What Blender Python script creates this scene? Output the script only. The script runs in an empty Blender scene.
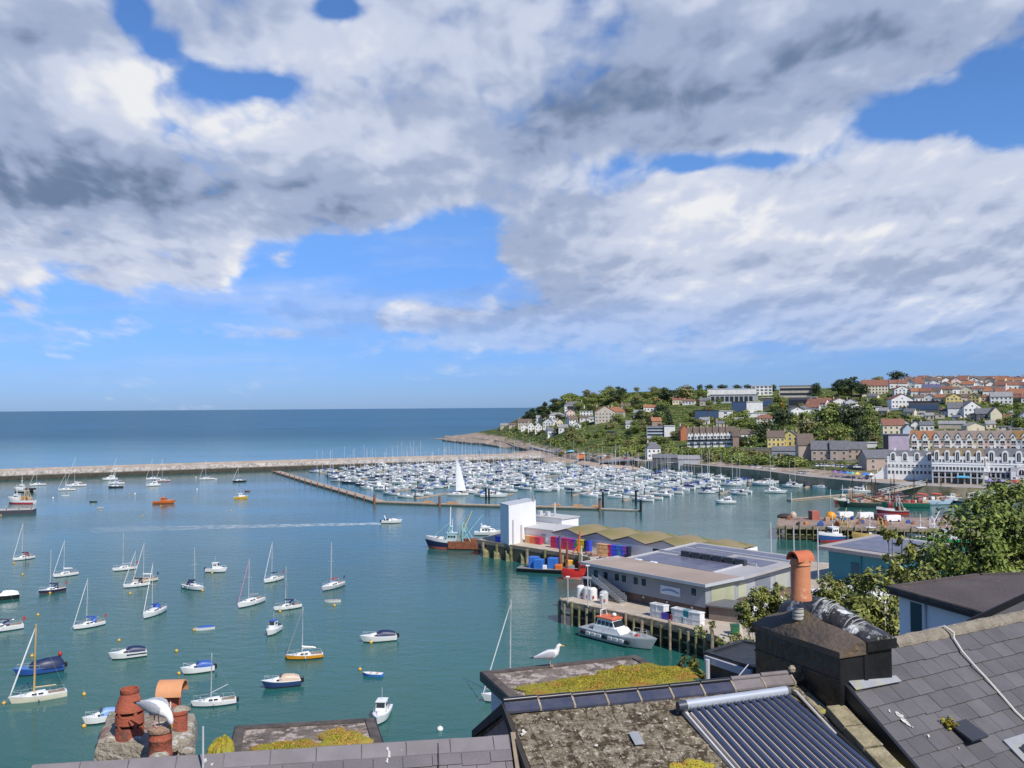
import bpy, math, random
from mathutils import Vector, Matrix, noise
RND = random.Random(11)
sc = bpy.context.scene
COL = sc.collection
PI = math.pi
# ------------------------------------------------------------------ camera
FPX, CX, CY = 900.0, 512.0, 384.0
CAMZ = 40.0
CAM = Vector((0, 0, CAMZ))
pitch, roll = math.atan2(23.5, FPX), math.atan(0.0073)
fw = Vector((0, math.cos(pitch), math.sin(pitch)))
r0 = Vector((1, 0, 0)); u0 = r0.cross(fw)
rt = r0 * math.cos(roll) - u0 * math.sin(roll)
up = r0 * math.sin(roll) + u0 * math.cos(roll)
cd = bpy.data.cameras.new('camera'); cam = bpy.data.objects.new('camera', cd); COL.objects.link(cam)
cd.sensor_width = 36; cd.lens = FPX / 1024 * 36; cd.clip_start = 0.1; cd.clip_end = 200000
m = Matrix((rt, up, -fw)).transposed().to_4x4(); m.translation = CAM
cam.matrix_world = m
sc.camera = cam
# ------------------------------------------------------------------ exposure, sun
sc.view_settings.view_transform = 'Standard'; sc.view_settings.look = 'None'
sc.view_settings.exposure = 0.0; sc.view_settings.gamma = 1.0; sc.view_settings.use_curve_mapping = False
sc.cycles.max_bounces = 6; sc.cycles.transparent_max_bounces = 8
sc.cycles.use_denoising = True
SUN_AZ, SUN_EL = math.radians(146), math.radians(47)
sv = Vector((math.sin(SUN_AZ) * math.cos(SUN_EL), math.cos(SUN_AZ) * math.cos(SUN_EL), math.sin(SUN_EL)))
sl = bpy.data.lights.new('sun', 'SUN'); so = bpy.data.objects.new('sun', sl); COL.objects.link(so)
sl.energy = 4.7; sl.angle = math.radians(0.5); sl.color = (1.0, 0.94, 0.85)
so.rotation_euler = (-sv).to_track_quat('-Z', 'Y').to_euler(); so.location = (300, -200, 400)
# ------------------------------------------------------------------ sky
wd = bpy.data.worlds.new('World'); sc.world = wd; wd.use_nodes = True
nt = wd.node_tree; nt.nodes.clear(); N = nt.nodes; LK = nt.links
def nd(t, **k):
    n = N.new(t)
    for a, b in k.items(): setattr(n, a, b)
    return n
def sock(v, s):
    if isinstance(v, (int, float)): s.default_value = v
    elif isinstance(v, tuple): s.default_value = v
    else: LK.new(v, s)
def mth(op, a, b=0.0, c=0.0, clamp=False):
    n = nd('ShaderNodeMath', operation=op, use_clamp=clamp)
    sock(a, n.inputs[0]); sock(b, n.inputs[1]); sock(c, n.inputs[2]); return n.outputs[0]
def smooth(a, lo, hi):
    n = nd('ShaderNodeMapRange', interpolation_type='SMOOTHSTEP', clamp=True)
    sock(a, n.inputs[0]); n.inputs[1].default_value = lo; n.inputs[2].default_value = hi; return n.outputs[0]
def mixc(f, a, b):
    n = nd('ShaderNodeMix', data_type='RGBA'); sock(f, n.inputs[0]); sock(a, n.inputs[6]); sock(b, n.inputs[7]); return n.outputs[2]
tc = nd('ShaderNodeTexCoord'); sep = nd('ShaderNodeSeparateXYZ'); LK.new(tc.outputs['Generated'], sep.inputs[0])
ay = mth('MAXIMUM', mth('ABSOLUTE', sep.outputs[1]), 0.08)
U = mth('DIVIDE', sep.outputs[0], ay); V = mth('DIVIDE', sep.outputs[2], ay)
def vec(x, y, z=0.0):
    n = nd('ShaderNodeCombineXYZ'); sock(x, n.inputs[0]); sock(y, n.inputs[1]); sock(z, n.inputs[2]); return n.outputs[0]
UV = vec(U, V)
def blobs(lst):
    tot = None
    for (px, py, sx, sy, w) in lst:
        s = nd('ShaderNodeVectorMath', operation='SUBTRACT'); LK.new(UV, s.inputs[0])
        s.inputs[1].default_value = ((px - 512) / 900, (407 - py) / 900, 0)
        k = nd('ShaderNodeVectorMath', operation='MULTIPLY'); LK.new(s.outputs[0], k.inputs[0]); k.inputs[1].default_value = (900 / sx, 900 / sy, 0)
        q = nd('ShaderNodeVectorMath', operation='DOT_PRODUCT'); LK.new(k.outputs[0], q.inputs[0]); LK.new(k.outputs[0], q.inputs[1])
        e = mth('POWER', 2.718, mth('MULTIPLY', q.outputs['Value'], -1.0))
        e = mth('MULTIPLY', e, w)
        tot = e if tot is None else mth('ADD', tot, e)
    return tot
COVER = [(90, 70, 200, 110, .8), (330, 70, 170, 90, .55), (300, 165, 190, 60, .5), (650, 70, 260, 110, .7), (880, 10, 230, 70, .55),
  (60, 190, 200, 70, .6), (70, 255, 120, 38, .42), (200, 262, 50, 22, .32), (620, 190, 200, 60, .5), (520, 110, 120, 80, .5), (480, 40, 120, 50, .4), (780, 120, 120, 30, .3), (300, 40, 60, 50, .3), (790, 215, 240, 70, .55),
  (980, 215, 150, 75, .5), (720, 290, 260, 48, .5), (930, 300, 170, 45, .5), (402, 312, 36, 15, .55), (480, 312, 22, 16, .5), (289, 258, 17, 11, .42),
  (281, 332, 42, 7, .35), (520, 330, 150, 18, .25), (350, 200, 70, 35, .35), (860, 150, 60, 22, .4), (200, 325, 150, 8, .15), (560, 345, 260, 8, .12), (880, 342, 200, 8, .12),
  (132, 8, 16, 18, -.5), (160, 40, 20, 18, -.42), (190, 66, 24, 18, -.36), (222, 84, 32, 20, -.46), (268, 80, 30, 14, -.42), (338, 2, 28, 15, -.62),
  (690, 163, 46, 13, -.55), (960, 112, 85, 36, -.68), (885, 122, 45, 20, -.35), (1015, 70, 50, 30, -.5), (400, 255, 95, 38, -.6), (470, 220, 35, 20, -.35), (330, 275, 60, 40, -.3), (775, 158, 60, 12, -.4)]
cov = mth('ADD', mth('MULTIPLY', mth('MINIMUM', blobs([b for b in COVER if b[4] > 0]), .5), 1.95), mth('MULTIPLY', blobs([b for b in COVER if b[4] < 0]), 1.55))
BRIGHT = [(135, 75, 75, 45, .55), (215, 130, 80, 35, .35), (300, 130, 90, 40, .4), (655, 185, 80, 30, .45), (850, 150, 55, 18, .55), (790, 228, 110, 26, .45),
  (400, 50, 120, 60, .22), (560, 30, 100, 40, .15), (690, 258, 30, 12, .3), (402, 308, 36, 12, .5), (480, 308, 24, 12, .5), (720, 285, 150, 25, .12), (150, 262, 160, 25, .25), (960, 180, 90, 30, .2),
  (40, 25, 110, 35, -.45), (80, 178, 170, 45, -.75), (20, 120, 40, 60, -.3), (355, 205, 80, 32, -.5), (720, 90, 240, 55, -.5), (860, 40, 160, 50, -.3), (530, 245, 60, 40, -.35),
  (760, 265, 200, 12, -.2), (940, 265, 120, 40, -.2), (640, 135, 120, 25, -.25), (500, 140, 60, 40, -.15), (600, 320, 200, 20, -.12)]
bri = mth('MULTIPLY', blobs(BRIGHT), .95)
# cloud-deck coordinates: the same direction pushed out to a flat layer, so that clouds flatten towards the horizon
den = mth('ADD', mth('MAXIMUM', V, 0.0), 0.33)
PXc = mth('DIVIDE', U, den); PYc = mth('DIVIDE', 1.0, den)
def cloudnoise(dy, scale, detail, rough, seed, dist=0.0):
    n = nd('ShaderNodeTexNoise', noise_dimensions='3D'); n.inputs['Scale'].default_value = scale
    n.inputs['Detail'].default_value = detail; n.inputs['Roughness'].default_value = rough; n.inputs['Distortion'].default_value = dist
    LK.new(vec(mth('ADD', PXc, dy * 0.5), mth('MULTIPLY', mth('ADD', PYc, dy), .85), seed), n.inputs['Vector'])
    return n.outputs['Fac']
n0 = cloudnoise(0, 2.3, 10, .55, 3.3, .15)
n0b = cloudnoise(0, 2.3, 4, .5, 3.3, .15); n1 = cloudnoise(.06, 2.3, 4, .5, 3.3, .15)
n2 = cloudnoise(0, 6.0, 8, .58, 9.1, .2); n2b = cloudnoise(0, 6.0, 4, .55, 9.1, .2)
n3 = cloudnoise(.035, 6.0, 4, .55, 9.1, .2)
def puffs(dy, scale):   # rounded cauliflower lumps
    n = nd('ShaderNodeTexVoronoi', feature='F1', voronoi_dimensions='3D'); n.inputs['Scale'].default_value = scale; n.inputs['Detail'].default_value = 3; n.inputs['Roughness'].default_value = .55
    w = nd('ShaderNodeTexNoise'); w.inputs['Scale'].default_value = 5; w.inputs['Detail'].default_value = 4
    base = vec(mth('ADD', PXc, dy * .5), mth('MULTIPLY', mth('ADD', PYc, dy), .85), 1.7); LK.new(base, w.inputs['Vector'])
    a = nd('ShaderNodeVectorMath', operation='MULTIPLY_ADD'); LK.new(w.outputs['Color'], a.inputs[0]); a.inputs[1].default_value = (.16, .16, .16); LK.new(base, a.inputs[2]); LK.new(a.outputs[0], n.inputs['Vector'])
    return mth('SUBTRACT', .5, n.outputs['Distance'])
v0 = puffs(0, 6.0); v1 = puffs(.035, 6.0)
dens = mth('ADD', mth('ADD', mth('ADD', mth('MULTIPLY', mth('SUBTRACT', n0, .5), 2.3), mth('MULTIPLY', mth('SUBTRACT', n2, .5), .8)), mth('MULTIPLY', v0, .5)), cov)
alpha = smooth(dens, .0, .48)
relief = mth('ADD', mth('MULTIPLY', mth('SUBTRACT', n1, n0b), -2.3), mth('ADD', mth('MULTIPLY', mth('SUBTRACT', n3, n2b), -.75), mth('MULTIPLY', mth('SUBTRACT', v1, v0), -.42)))
body = mth('MULTIPLY', mth('SUBTRACT', n0b, .5), 1.0)
B = mth('ADD', mth('ADD', mth('ADD', relief, body), bri), .52)
B = mth('ADD', B, mth('MULTIPLY', mth('SUBTRACT', 1.0, smooth(dens, .2, .9)), .10))
B = mth('ADD', mth('MULTIPLY', B, .80), .13); rmp = nd('ShaderNodeValToRGB'); LK.new(B, rmp.inputs[0])
cr = rmp.color_ramp; cr.interpolation = 'EASE'
cr.elements[0].position = 0.0; cr.elements[0].color = (.155, .22, .36, 1)
cr.elements[1].position = 1.0; cr.elements[1].color = (.85, .86, .89, 1)
e = cr.elements.new(.35); e.color = (.37, .445, .625, 1)
e = cr.elements.new(.68); e.color = (.585, .645, .80, 1)
sky = nd('ShaderNodeTexSky', sky_type='NISHITA', sun_disc=False, sun_elevation=SUN_EL, sun_rotation=SUN_AZ, altitude=20, air_density=1.0, dust_density=0.25, ozone_density=3.0)
skm = nd('ShaderNodeMix', data_type='RGBA', blend_type='MULTIPLY'); skm.inputs[0].default_value = 1.0
LK.new(sky.outputs[0], skm.inputs[6]); LK.new(mixc(smooth(V, -.02, .30), (.36, .58, 1.22, 1), (.70, 1.0, 1.42, 1)), skm.inputs[7])
hz = smooth(V, .02, .16)      # clouds thin out into the haze over the horizon
alpha = mth('MULTIPLY', alpha, mth('ADD', mth('MULTIPLY', hz, .75), .25))
thn = nd('ShaderNodeTexNoise'); thn.inputs['Scale'].default_value = 3.0; thn.inputs['Detail'].default_value = 7; thn.inputs['Roughness'].default_value = .6; LK.new(vec(U, mth('MULTIPLY', V, 7.0), 4.0), thn.inputs['Vector'])
thin = mth('MULTIPLY', mth('MULTIPLY', smooth(thn.outputs['Fac'], .42, .68), .42), mth('MULTIPLY', smooth(V, .015, .07), mth('SUBTRACT', 1.0, smooth(V, .10, .26))))
alpha = mth('SUBTRACT', 1.0, mth('MULTIPLY', mth('SUBTRACT', 1.0, alpha), mth('SUBTRACT', 1.0, thin)))
bg1 = nd('ShaderNodeBackground'); LK.new(skm.outputs[2], bg1.inputs[0]); bg1.inputs[1].default_value = 0.105
bg2 = nd('ShaderNodeBackground'); LK.new(rmp.outputs[0], bg2.inputs[0]); bg2.inputs[1].default_value = 1.0
ms = nd('ShaderNodeMixShader'); LK.new(alpha, ms.inputs[0]); LK.new(bg1.outputs[0], ms.inputs[1]); LK.new(bg2.outputs[0], ms.inputs[2])
wo = nd('ShaderNodeOutputWorld'); LK.new(ms.outputs[0], wo.inputs[0])
# ------------------------------------------------------------------ pixel <-> place helpers (read real places off the photograph)
def ray(px, py): return fw + rt * ((px - CX) / FPX) + up * ((CY - py) / FPX)
def W(px, py, z=0.0):
    r = ray(px, py); return CAM + r * ((z - CAMZ) / r.z)
def FG(px, py, d): return CAM + ray(px, py) * d
def hor(px): return 407.5 - .0073 * (px - 512)
def lerp(a, b, t): return a + (b - a) * t
def tab(T, x):
    if x <= T[0][0]: return T[0][1]
    for (a, b), (c, d) in zip(T, T[1:]):
        if x <= c: return b + (d - b) * (x - a) / (c - a)
    return T[-1][1]
# ------------------------------------------------------------------ mesh builder
class MB:
    def __init__(s): s.v = []; s.f = []; s.m = []
    def add(s, vs, fs, mi=0):
        o = len(s.v); s.v += [tuple(v) for v in vs]
        s.f += [tuple(i + o for i in f) for f in fs]; s.m += [mi] * len(fs); return s
    def box(s, c, sz, mi=0, rz=0.0):
        hx, hy, hz = sz[0] / 2, sz[1] / 2, sz[2] / 2; ca, sa = math.cos(rz), math.sin(rz)
        vs = [(c[0] + x * ca - y * sa, c[1] + x * sa + y * ca, c[2] + z) for x, y, z in ((-hx, -hy, -hz), (hx, -hy, -hz), (hx, hy, -hz), (-hx, hy, -hz), (-hx, -hy, hz), (hx, -hy, hz), (hx, hy, hz), (-hx, hy, hz))]
        return s.add(vs, [(0, 3, 2, 1), (4, 5, 6, 7), (0, 1, 5, 4), (1, 2, 6, 5), (2, 3, 7, 6), (3, 0, 4, 7)], mi)
    def bev(s, c, sz, b, mi=0, rz=0.0):
        hx, hy, hz = sz[0] / 2, sz[1] / 2, sz[2] / 2; ca, sa = math.cos(rz), math.sin(rz)
        def ring(i, z):
            pts = [(-hx + i, -hy), (hx - i, -hy), (hx, -hy + i), (hx, hy - i), (hx - i, hy), (-hx + i, hy), (-hx, hy - i), (-hx, -hy + i)]
            return [(c[0] + x * ca - y * sa, c[1] + x * sa + y * ca, c[2] + z) for x, y in pts]
        k = max(0, 1 - b / max(hx, hy))
        def shr(r):
            return [(c[0] + (p[0] - c[0]) * k, c[1] + (p[1] - c[1]) * k, p[2]) for p in r]
        return s.loft([ring(b, -hz), ring(b, hz - b), shr(ring(b, hz))], mi)
    def par(s, o, a, b, c, mi=0):
        o, a, b, c = map(Vector, (o, a, b, c))
        vs = [o, o + a, o + a + b, o + b, o + c, o + a + c, o + a + b + c, o + b + c]
        return s.add(vs, [(0, 3, 2, 1), (4, 5, 6, 7), (0, 1, 5, 4), (1, 2, 6, 5), (2, 3, 7, 6), (3, 0, 4, 7)], mi)
    def prism(s, poly, z0, z1, mi=0):
        n = len(poly); vs = [(p[0], p[1], z0) for p in poly] + [(p[0], p[1], z1) for p in poly]
        return s.add(vs, [tuple(range(n - 1, -1, -1)), tuple(range(n, 2 * n))] + [(i, (i + 1) % n, n + (i + 1) % n, n + i) for i in range(n)], mi)
    def extr(s, poly, d, mi=0):
        n = len(poly); d = Vector(d); poly = [Vector(p) for p in poly]
        return s.add(poly + [p + d for p in poly], [tuple(range(n - 1, -1, -1)), tuple(range(n, 2 * n))] + [(i, (i + 1) % n, n + (i + 1) % n, n + i) for i in range(n)], mi)
    def loft(s, rings, mi=0, cap=True):
        n = len(rings[0]); vs = [p for r in rings for p in r]; fs = []
        for k in range(len(rings) - 1):
            for i in range(n): fs.append((k * n + i, k * n + (i + 1) % n, (k + 1) * n + (i + 1) % n, (k + 1) * n + i))
        if cap: fs += [tuple(range(n - 1, -1, -1)), tuple(range((len(rings) - 1) * n, len(rings) * n))]
        return s.add(vs, fs, mi)
    def tube(s, p0, p1, r0, r1=None, n=8, mi=0):
        return s.path([p0, p1], [r0, r0 if r1 is None else r1], n, mi)
    def path(s, pts, r, n=8, mi=0):
        pts = [Vector(p) for p in pts]; rings = []
        for i, p in enumerate(pts):
            t = (pts[min(i + 1, len(pts) - 1)] - pts[max(i - 1, 0)]).normalized()
            a = t.cross(Vector((0, 0, 1)) if abs(t.z) < .9 else Vector((1, 0, 0))).normalized(); b = t.cross(a)
            rr = r[i] if isinstance(r, (list, tuple)) else r
            rings.append([p + (a * math.cos(2 * PI * k / n) + b * math.sin(2 * PI * k / n)) * rr for k in range(n)])
        return s.loft(rings, mi)
    def lathe(s, prof, n=16, c=(0, 0, 0), mi=0):
        return s.loft([[(c[0] + r * math.cos(2 * PI * k / n), c[1] + r * math.sin(2 * PI * k / n), c[2] + z) for k in range(n)] for r, z in prof], mi)
    def ell(s, c, r, n=10, k=6, mi=0):
        return s.lathe_e(c, r, n, k, mi)
    def lathe_e(s, c, r, n, k, mi):
        rings = []
        for j in range(k + 1):
            a = -PI / 2 + PI * j / k; cr_ = max(math.cos(a), .03)
            rings.append([(c[0] + r[0] * cr_ * math.cos(2 * PI * i / n), c[1] + r[1] * cr_ * math.sin(2 * PI * i / n), c[2] + r[2] * math.sin(a)) for i in range(n)])
        return s.loft(rings, mi)
    def mesh(s, name, mats, smooth_=False, ang=40):
        me = bpy.data.meshes.new(name); me.from_pydata(s.v, [], s.f)
        for q in (mats if isinstance(mats, (list, tuple)) else [mats]): me.materials.append(q)
        me.polygons.foreach_set('material_index', s.m)
        if smooth_:
            me.polygons.foreach_set('use_smooth', [True] * len(s.f)); me.update()
            me.set_sharp_from_angle(angle=math.radians(ang))
        me.update(); return me
    def build(s, name, mats, parent=None, smooth_=False, ang=40, loc=None):
        o = bpy.data.objects.new(name, s.mesh(name, mats, smooth_, ang)); COL.objects.link(o)
        if parent is not None: o.parent = parent
        if loc is not None: o.location = loc
        return o
def put(name, me, parent=None, loc=(0, 0, 0), rz=0.0, scale=None):
    o = bpy.data.objects.new(name, me); COL.objects.link(o); o.parent = parent; o.location = loc; o.rotation_euler = (0, 0, rz)
    if scale is not None: o.scale = scale
    return o
def tag(o, label=None, cat=None, group=None, kind=None):
    if label: o['label'] = label
    if cat: o['category'] = cat
    if group: o['group'] = group
    if kind: o['kind'] = kind
    return o
def thing(name, label, cat, loc=(0, 0, 0), rz=0.0, group=None, scale=None):
    o = bpy.data.objects.new(name, None); COL.objects.link(o); o.location = loc; o.rotation_euler = (0, 0, rz); o.empty_display_size = .2
    if scale is not None: o.scale = scale
    return tag(o, label, cat, group)
def copy_tree(o, parent=None):
    c = o.copy(); COL.objects.link(c)
    if parent is not None: c.parent = parent
    for ch in list(o.children): copy_tree(ch, c)
    return c
# ------------------------------------------------------------------ materials
MC = {}
def mat(name, col, rough=.7, col2=None, scale=3.0, var=.25, bump=0.0, bscale=None, metal=0.0, island=0.0, coord='Object', spots=None, detail=6, spec=None, contrast=.0):
    """plain or two-tone noisy Principled material; spots = (colour, scale, threshold) adds blotches"""
    if name in MC: return MC[name]
    m = bpy.data.materials.new(name); m.use_nodes = True; t = m.node_tree; p = t.nodes['Principled BSDF']; L = t.links
    p.inputs['Roughness'].default_value = rough; p.inputs['Metallic'].default_value = metal
    if spec is not None: p.inputs['Specular IOR Level'].default_value = spec
    tcn = t.nodes.new('ShaderNodeTexCoord'); nz = t.nodes.new('ShaderNodeTexNoise'); nz.inputs['Scale'].default_value = scale; nz.inputs['Detail'].default_value = detail; nz.inputs['Roughness'].default_value = .6
    L.new(tcn.outputs[coord], nz.inputs['Vector'])
    mr = t.nodes.new('ShaderNodeMapRange'); mr.inputs[1].default_value = .35 + contrast; mr.inputs[2].default_value = .65 - contrast; L.new(nz.outputs['Fac'], mr.inputs[0])
    mx = t.nodes.new('ShaderNodeMix'); mx.data_type = 'RGBA'; L.new(mr.outputs[0], mx.inputs[0])
    c2 = col2 if col2 else tuple(c * (1 - var) for c in col)
    mx.inputs[6].default_value = (*col, 1); mx.inputs[7].default_value = (*c2, 1); out = mx.outputs[2]
    if spots:
        for q in (spots if isinstance(spots, list) else [spots]):
            n2_ = t.nodes.new('ShaderNodeTexNoise'); n2_.inputs['Scale'].default_value = q[1]; n2_.inputs['Detail'].default_value = 8; n2_.inputs['Roughness'].default_value = .65
            of = t.nodes.new('ShaderNodeVectorMath'); of.inputs[1].default_value = (q[1] * 3.1, 7.7, 1.3); L.new(tcn.outputs[coord], of.inputs[0]); L.new(of.outputs[0], n2_.inputs['Vector'])
            m2 = t.nodes.new('ShaderNodeMapRange'); m2.inputs[1].default_value = q[2]; m2.inputs[2].default_value = q[2] + .06; L.new(n2_.outputs['Fac'], m2.inputs[0])
            x2 = t.nodes.new('ShaderNodeMix'); x2.data_type = 'RGBA'; L.new(m2.outputs[0], x2.inputs[0]); L.new(out, x2.inputs[6]); x2.inputs[7].default_value = (*q[0], 1); out = x2.outputs[2]
    if island:
        g = t.nodes.new('ShaderNodeNewGeometry'); r_ = t.nodes.new('ShaderNodeMapRange'); L.new(g.outputs['Random Per Island'], r_.inputs[0]); r_.inputs[3].default_value = 1 - island; r_.inputs[4].default_value = 1 + island
        hs = t.nodes.new('ShaderNodeHueSaturation'); L.new(out, hs.inputs['Color']); L.new(r_.outputs[0], hs.inputs['Value']); out = hs.outputs[0]
    L.new(out, p.inputs['Base Color'])
    if bump:
        nb = t.nodes.new('ShaderNodeTexNoise'); nb.inputs['Scale'].default_value = bscale or scale * 4; nb.inputs['Detail'].default_value = 5; L.new(tcn.outputs[coord], nb.inputs['Vector'])
        bp = t.nodes.new('ShaderNodeBump'); bp.inputs['Strength'].default_value = bump; bp.inputs['Distance'].default_value = .05; L.new(nb.outputs['Fac'], bp.inputs['Height']); L.new(bp.outputs[0], p.inputs['Normal'])
    MC[name] = m; return m
def paint(c, rough=.45):
    return mat('paint_%02x%02x%02x_%d' % tuple([int(max(0, min(1, x)) * 255) for x in c] + [int(rough * 100)]), c, rough, var=.10, scale=.9)
def wallm(c):
    return mat('render_%02x%02x%02x' % tuple(int(x * 255) for x in c), c, .85, var=.16, scale=.35)
def roofm(c):
    return mat('tiles_%02x%02x%02x' % tuple(int(x * 255) for x in c), c, .85, var=.35, scale=.9)
GLASS = mat('window_glass', (.025, .035, .045), .08, var=.2)
WHITE = mat('gelcoat_white', (.80, .80, .78), .4, var=.05, scale=.8, spots=((.62, .60, .54), .7, .64)); NAVY = paint((.018, .03, .085)); BLUE = paint((.03, .10, .38)); RED = paint((.45, .035, .025)); ORANGE = paint((.70, .17, .03)); YELLOW = paint((.72, .42, .04))
BLACK = paint((.015, .015, .017)); GREY = paint((.30, .31, .32)); LGREY = paint((.52, .53, .54)); TAN = paint((.55, .40, .27)); GREEN = paint((.01, .20, .09)); ALU = mat('mast_aluminium', (.72, .72, .72), .35, metal=.25)
WOODM = mat('varnished_spar', (.62, .40, .14), .4, var=.2); RUST = mat('rusty_steel', (.30, .10, .045), .85, col2=(.17, .06, .035), scale=1.2)
# ================================================================== SETTING
# ---- water
def water_mat():
    m = bpy.data.materials.new('sea_water'); m.use_nodes = True; t = m.node_tree; p = t.nodes['Principled BSDF']; L = t.links
    g = t.nodes.new('ShaderNodeNewGeometry'); s = t.nodes.new('ShaderNodeSeparateXYZ'); L.new(g.outputs['Position'], s.inputs[0])
    def nz(sc_, det, sx=1.0, sy=1.0, rough=.55):
        mp = t.nodes.new('ShaderNodeMapping'); mp.inputs['Scale'].default_value = (sx, sy, 1); mp.inputs['Rotation'].default_value = (0, 0, .35); L.new(g.outputs['Position'], mp.inputs[0])
        n = t.nodes.new('ShaderNodeTexNoise'); n.inputs['Scale'].default_value = sc_; n.inputs['Detail'].default_value = det; n.inputs['Roughness'].default_value = rough; L.new(mp.outputs[0], n.inputs['Vector']); return n.outputs['Fac']
    def M_(op, a, b):
        n = t.nodes.new('ShaderNodeMath'); n.operation = op
        for i, q in enumerate((a, b)):
            if isinstance(q, (int, float)): n.inputs[i].default_value = q
            else: L.new(q, n.inputs[i])
        return n.outputs[0]
    def rng(a, lo, hi):
        n = t.nodes.new('ShaderNodeMapRange'); n.interpolation_type = 'SMOOTHSTEP'; L.new(a, n.inputs[0]); n.inputs[1].default_value = lo; n.inputs[2].default_value = hi; return n.outputs[0]
    def mx(f, a, b):
        n = t.nodes.new('ShaderNodeMix'); n.data_type = 'RGBA'; L.new(f, n.inputs[0])
        for i, q in ((6, a), (7, b)):
            if isinstance(q, tuple): n.inputs[i].default_value = (*q, 1)
            else: L.new(q, n.inputs[i])
        return n.outputs[2]
    # shallow green water inside the harbour, deep blue outside
    depth = M_('ADD', s.outputs[1], M_('MULTIPLY', nz(.006, 3), 120))
    c1 = mx(rng(depth, 150, 480), (.020, .110, .092), (.028, .118, .110))
    c2 = mx(rng(M_('SUBTRACT', s.outputs[1], M_('MULTIPLY', s.outputs[0], .5)), 690, 1900), c1, (.024, .112, .210))
    c3 = mx(M_('MULTIPLY', rng(nz(.0022, 4, .35, 1.0), .5, .62), rng(s.outputs[1], 800, 1600)), c2, (.020, .095, .17))
    c4 = mx(M_('MULTIPLY', rng(nz(.012, 5, .5, 1.0), .40, .68), .5), c3, (.010, .070, .078))
    L.new(c4, p.inputs['Base Color'])
    L.new(M_('ADD', .09, M_('MULTIPLY', rng(s.outputs[1], 500, 1500), .25)), p.inputs['Roughness']); p.inputs['IOR'].default_value = 1.33; L.new(M_('SUBTRACT', .37, M_('MULTIPLY', rng(M_('SUBTRACT', s.outputs[1], M_('MULTIPLY', s.outputs[0], .5)), 560, 1100), .30)), p.inputs['Specular IOR Level'])
    h = M_('ADD', M_('MULTIPLY', nz(.22, 4, 1.0, 1.7), 1.0), M_('MULTIPLY', nz(1.3, 3, 1.0, 1.6), .28))
    b = t.nodes.new('ShaderNodeBump'); wp = rng(nz(.018, 4, .45, 1.0), .38, .66); L.new(M_('ADD', .26, M_('MULTIPLY', wp, .34)), b.inputs['Strength']); b.inputs['Distance'].default_value = .35; L.new(h, b.inputs['Height']); L.new(b.outputs[0], p.inputs['Normal'])
    return m
wm = MB(); S = 60000
wm.add([(-S, -200, 0), (S, -200, 0), (S, S * 2, 0), (-S, S * 2, 0)], [(0, 1, 2, 3)])
tag(wm.build('sea_water', water_mat()), kind='structure')
# ---- hill across the harbour
SHORE_D = [(430, 1170), (470, 1075), (500, 935), (520, 850), (540, 745), (560, 672), (600, 607), (650, 581), (700, 543), (760, 496), (800, 455), (850, 425), (900, 402), (950, 389), (1024, 375), (1100, 362), (1400, 335)]
SHORE_Z = [(430, 0.2), (500, 1.0), (540, 2.0), (560, 4.6), (1400, 4.6)]
CREST_D = [(430, 1290), (500, 1180), (520, 1130), (560, 1020), (640, 920), (700, 890), (800, 860), (900, 810), (1024, 790), (1400, 760)]
CREST_Y = [(430, 438.5), (445, 437), (470, 433.5), (500, 428), (512, 422), (520, 418), (540, 411), (556, 402), (570, 397), (590, 395), (620, 393), (660, 391), (700, 390), (760, 390), (800, 389), (860, 387), (900, 382), (960, 380.5), (1024, 380), (1100, 379), (1400, 384)]
def shore(px):
    d, z = tab(SHORE_D, px), tab(SHORE_Z, px); return d, hor(px) + (CAMZ - z) * FPX / d
def GT(px, t):
    d0, y0 = shore(px); d1, y1 = tab(CREST_D, px), tab(CREST_Y, px)
    return FG(px, lerp(y0, y1, t), lerp(d0, d1, max(t, 0) ** 1.12))
def G(px, py):
    d0, y0 = shore(px); y1 = tab(CREST_Y, px)
    return GT(px, min(max((y0 - py) / (y0 - y1), 0.0), 1.0))
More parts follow.
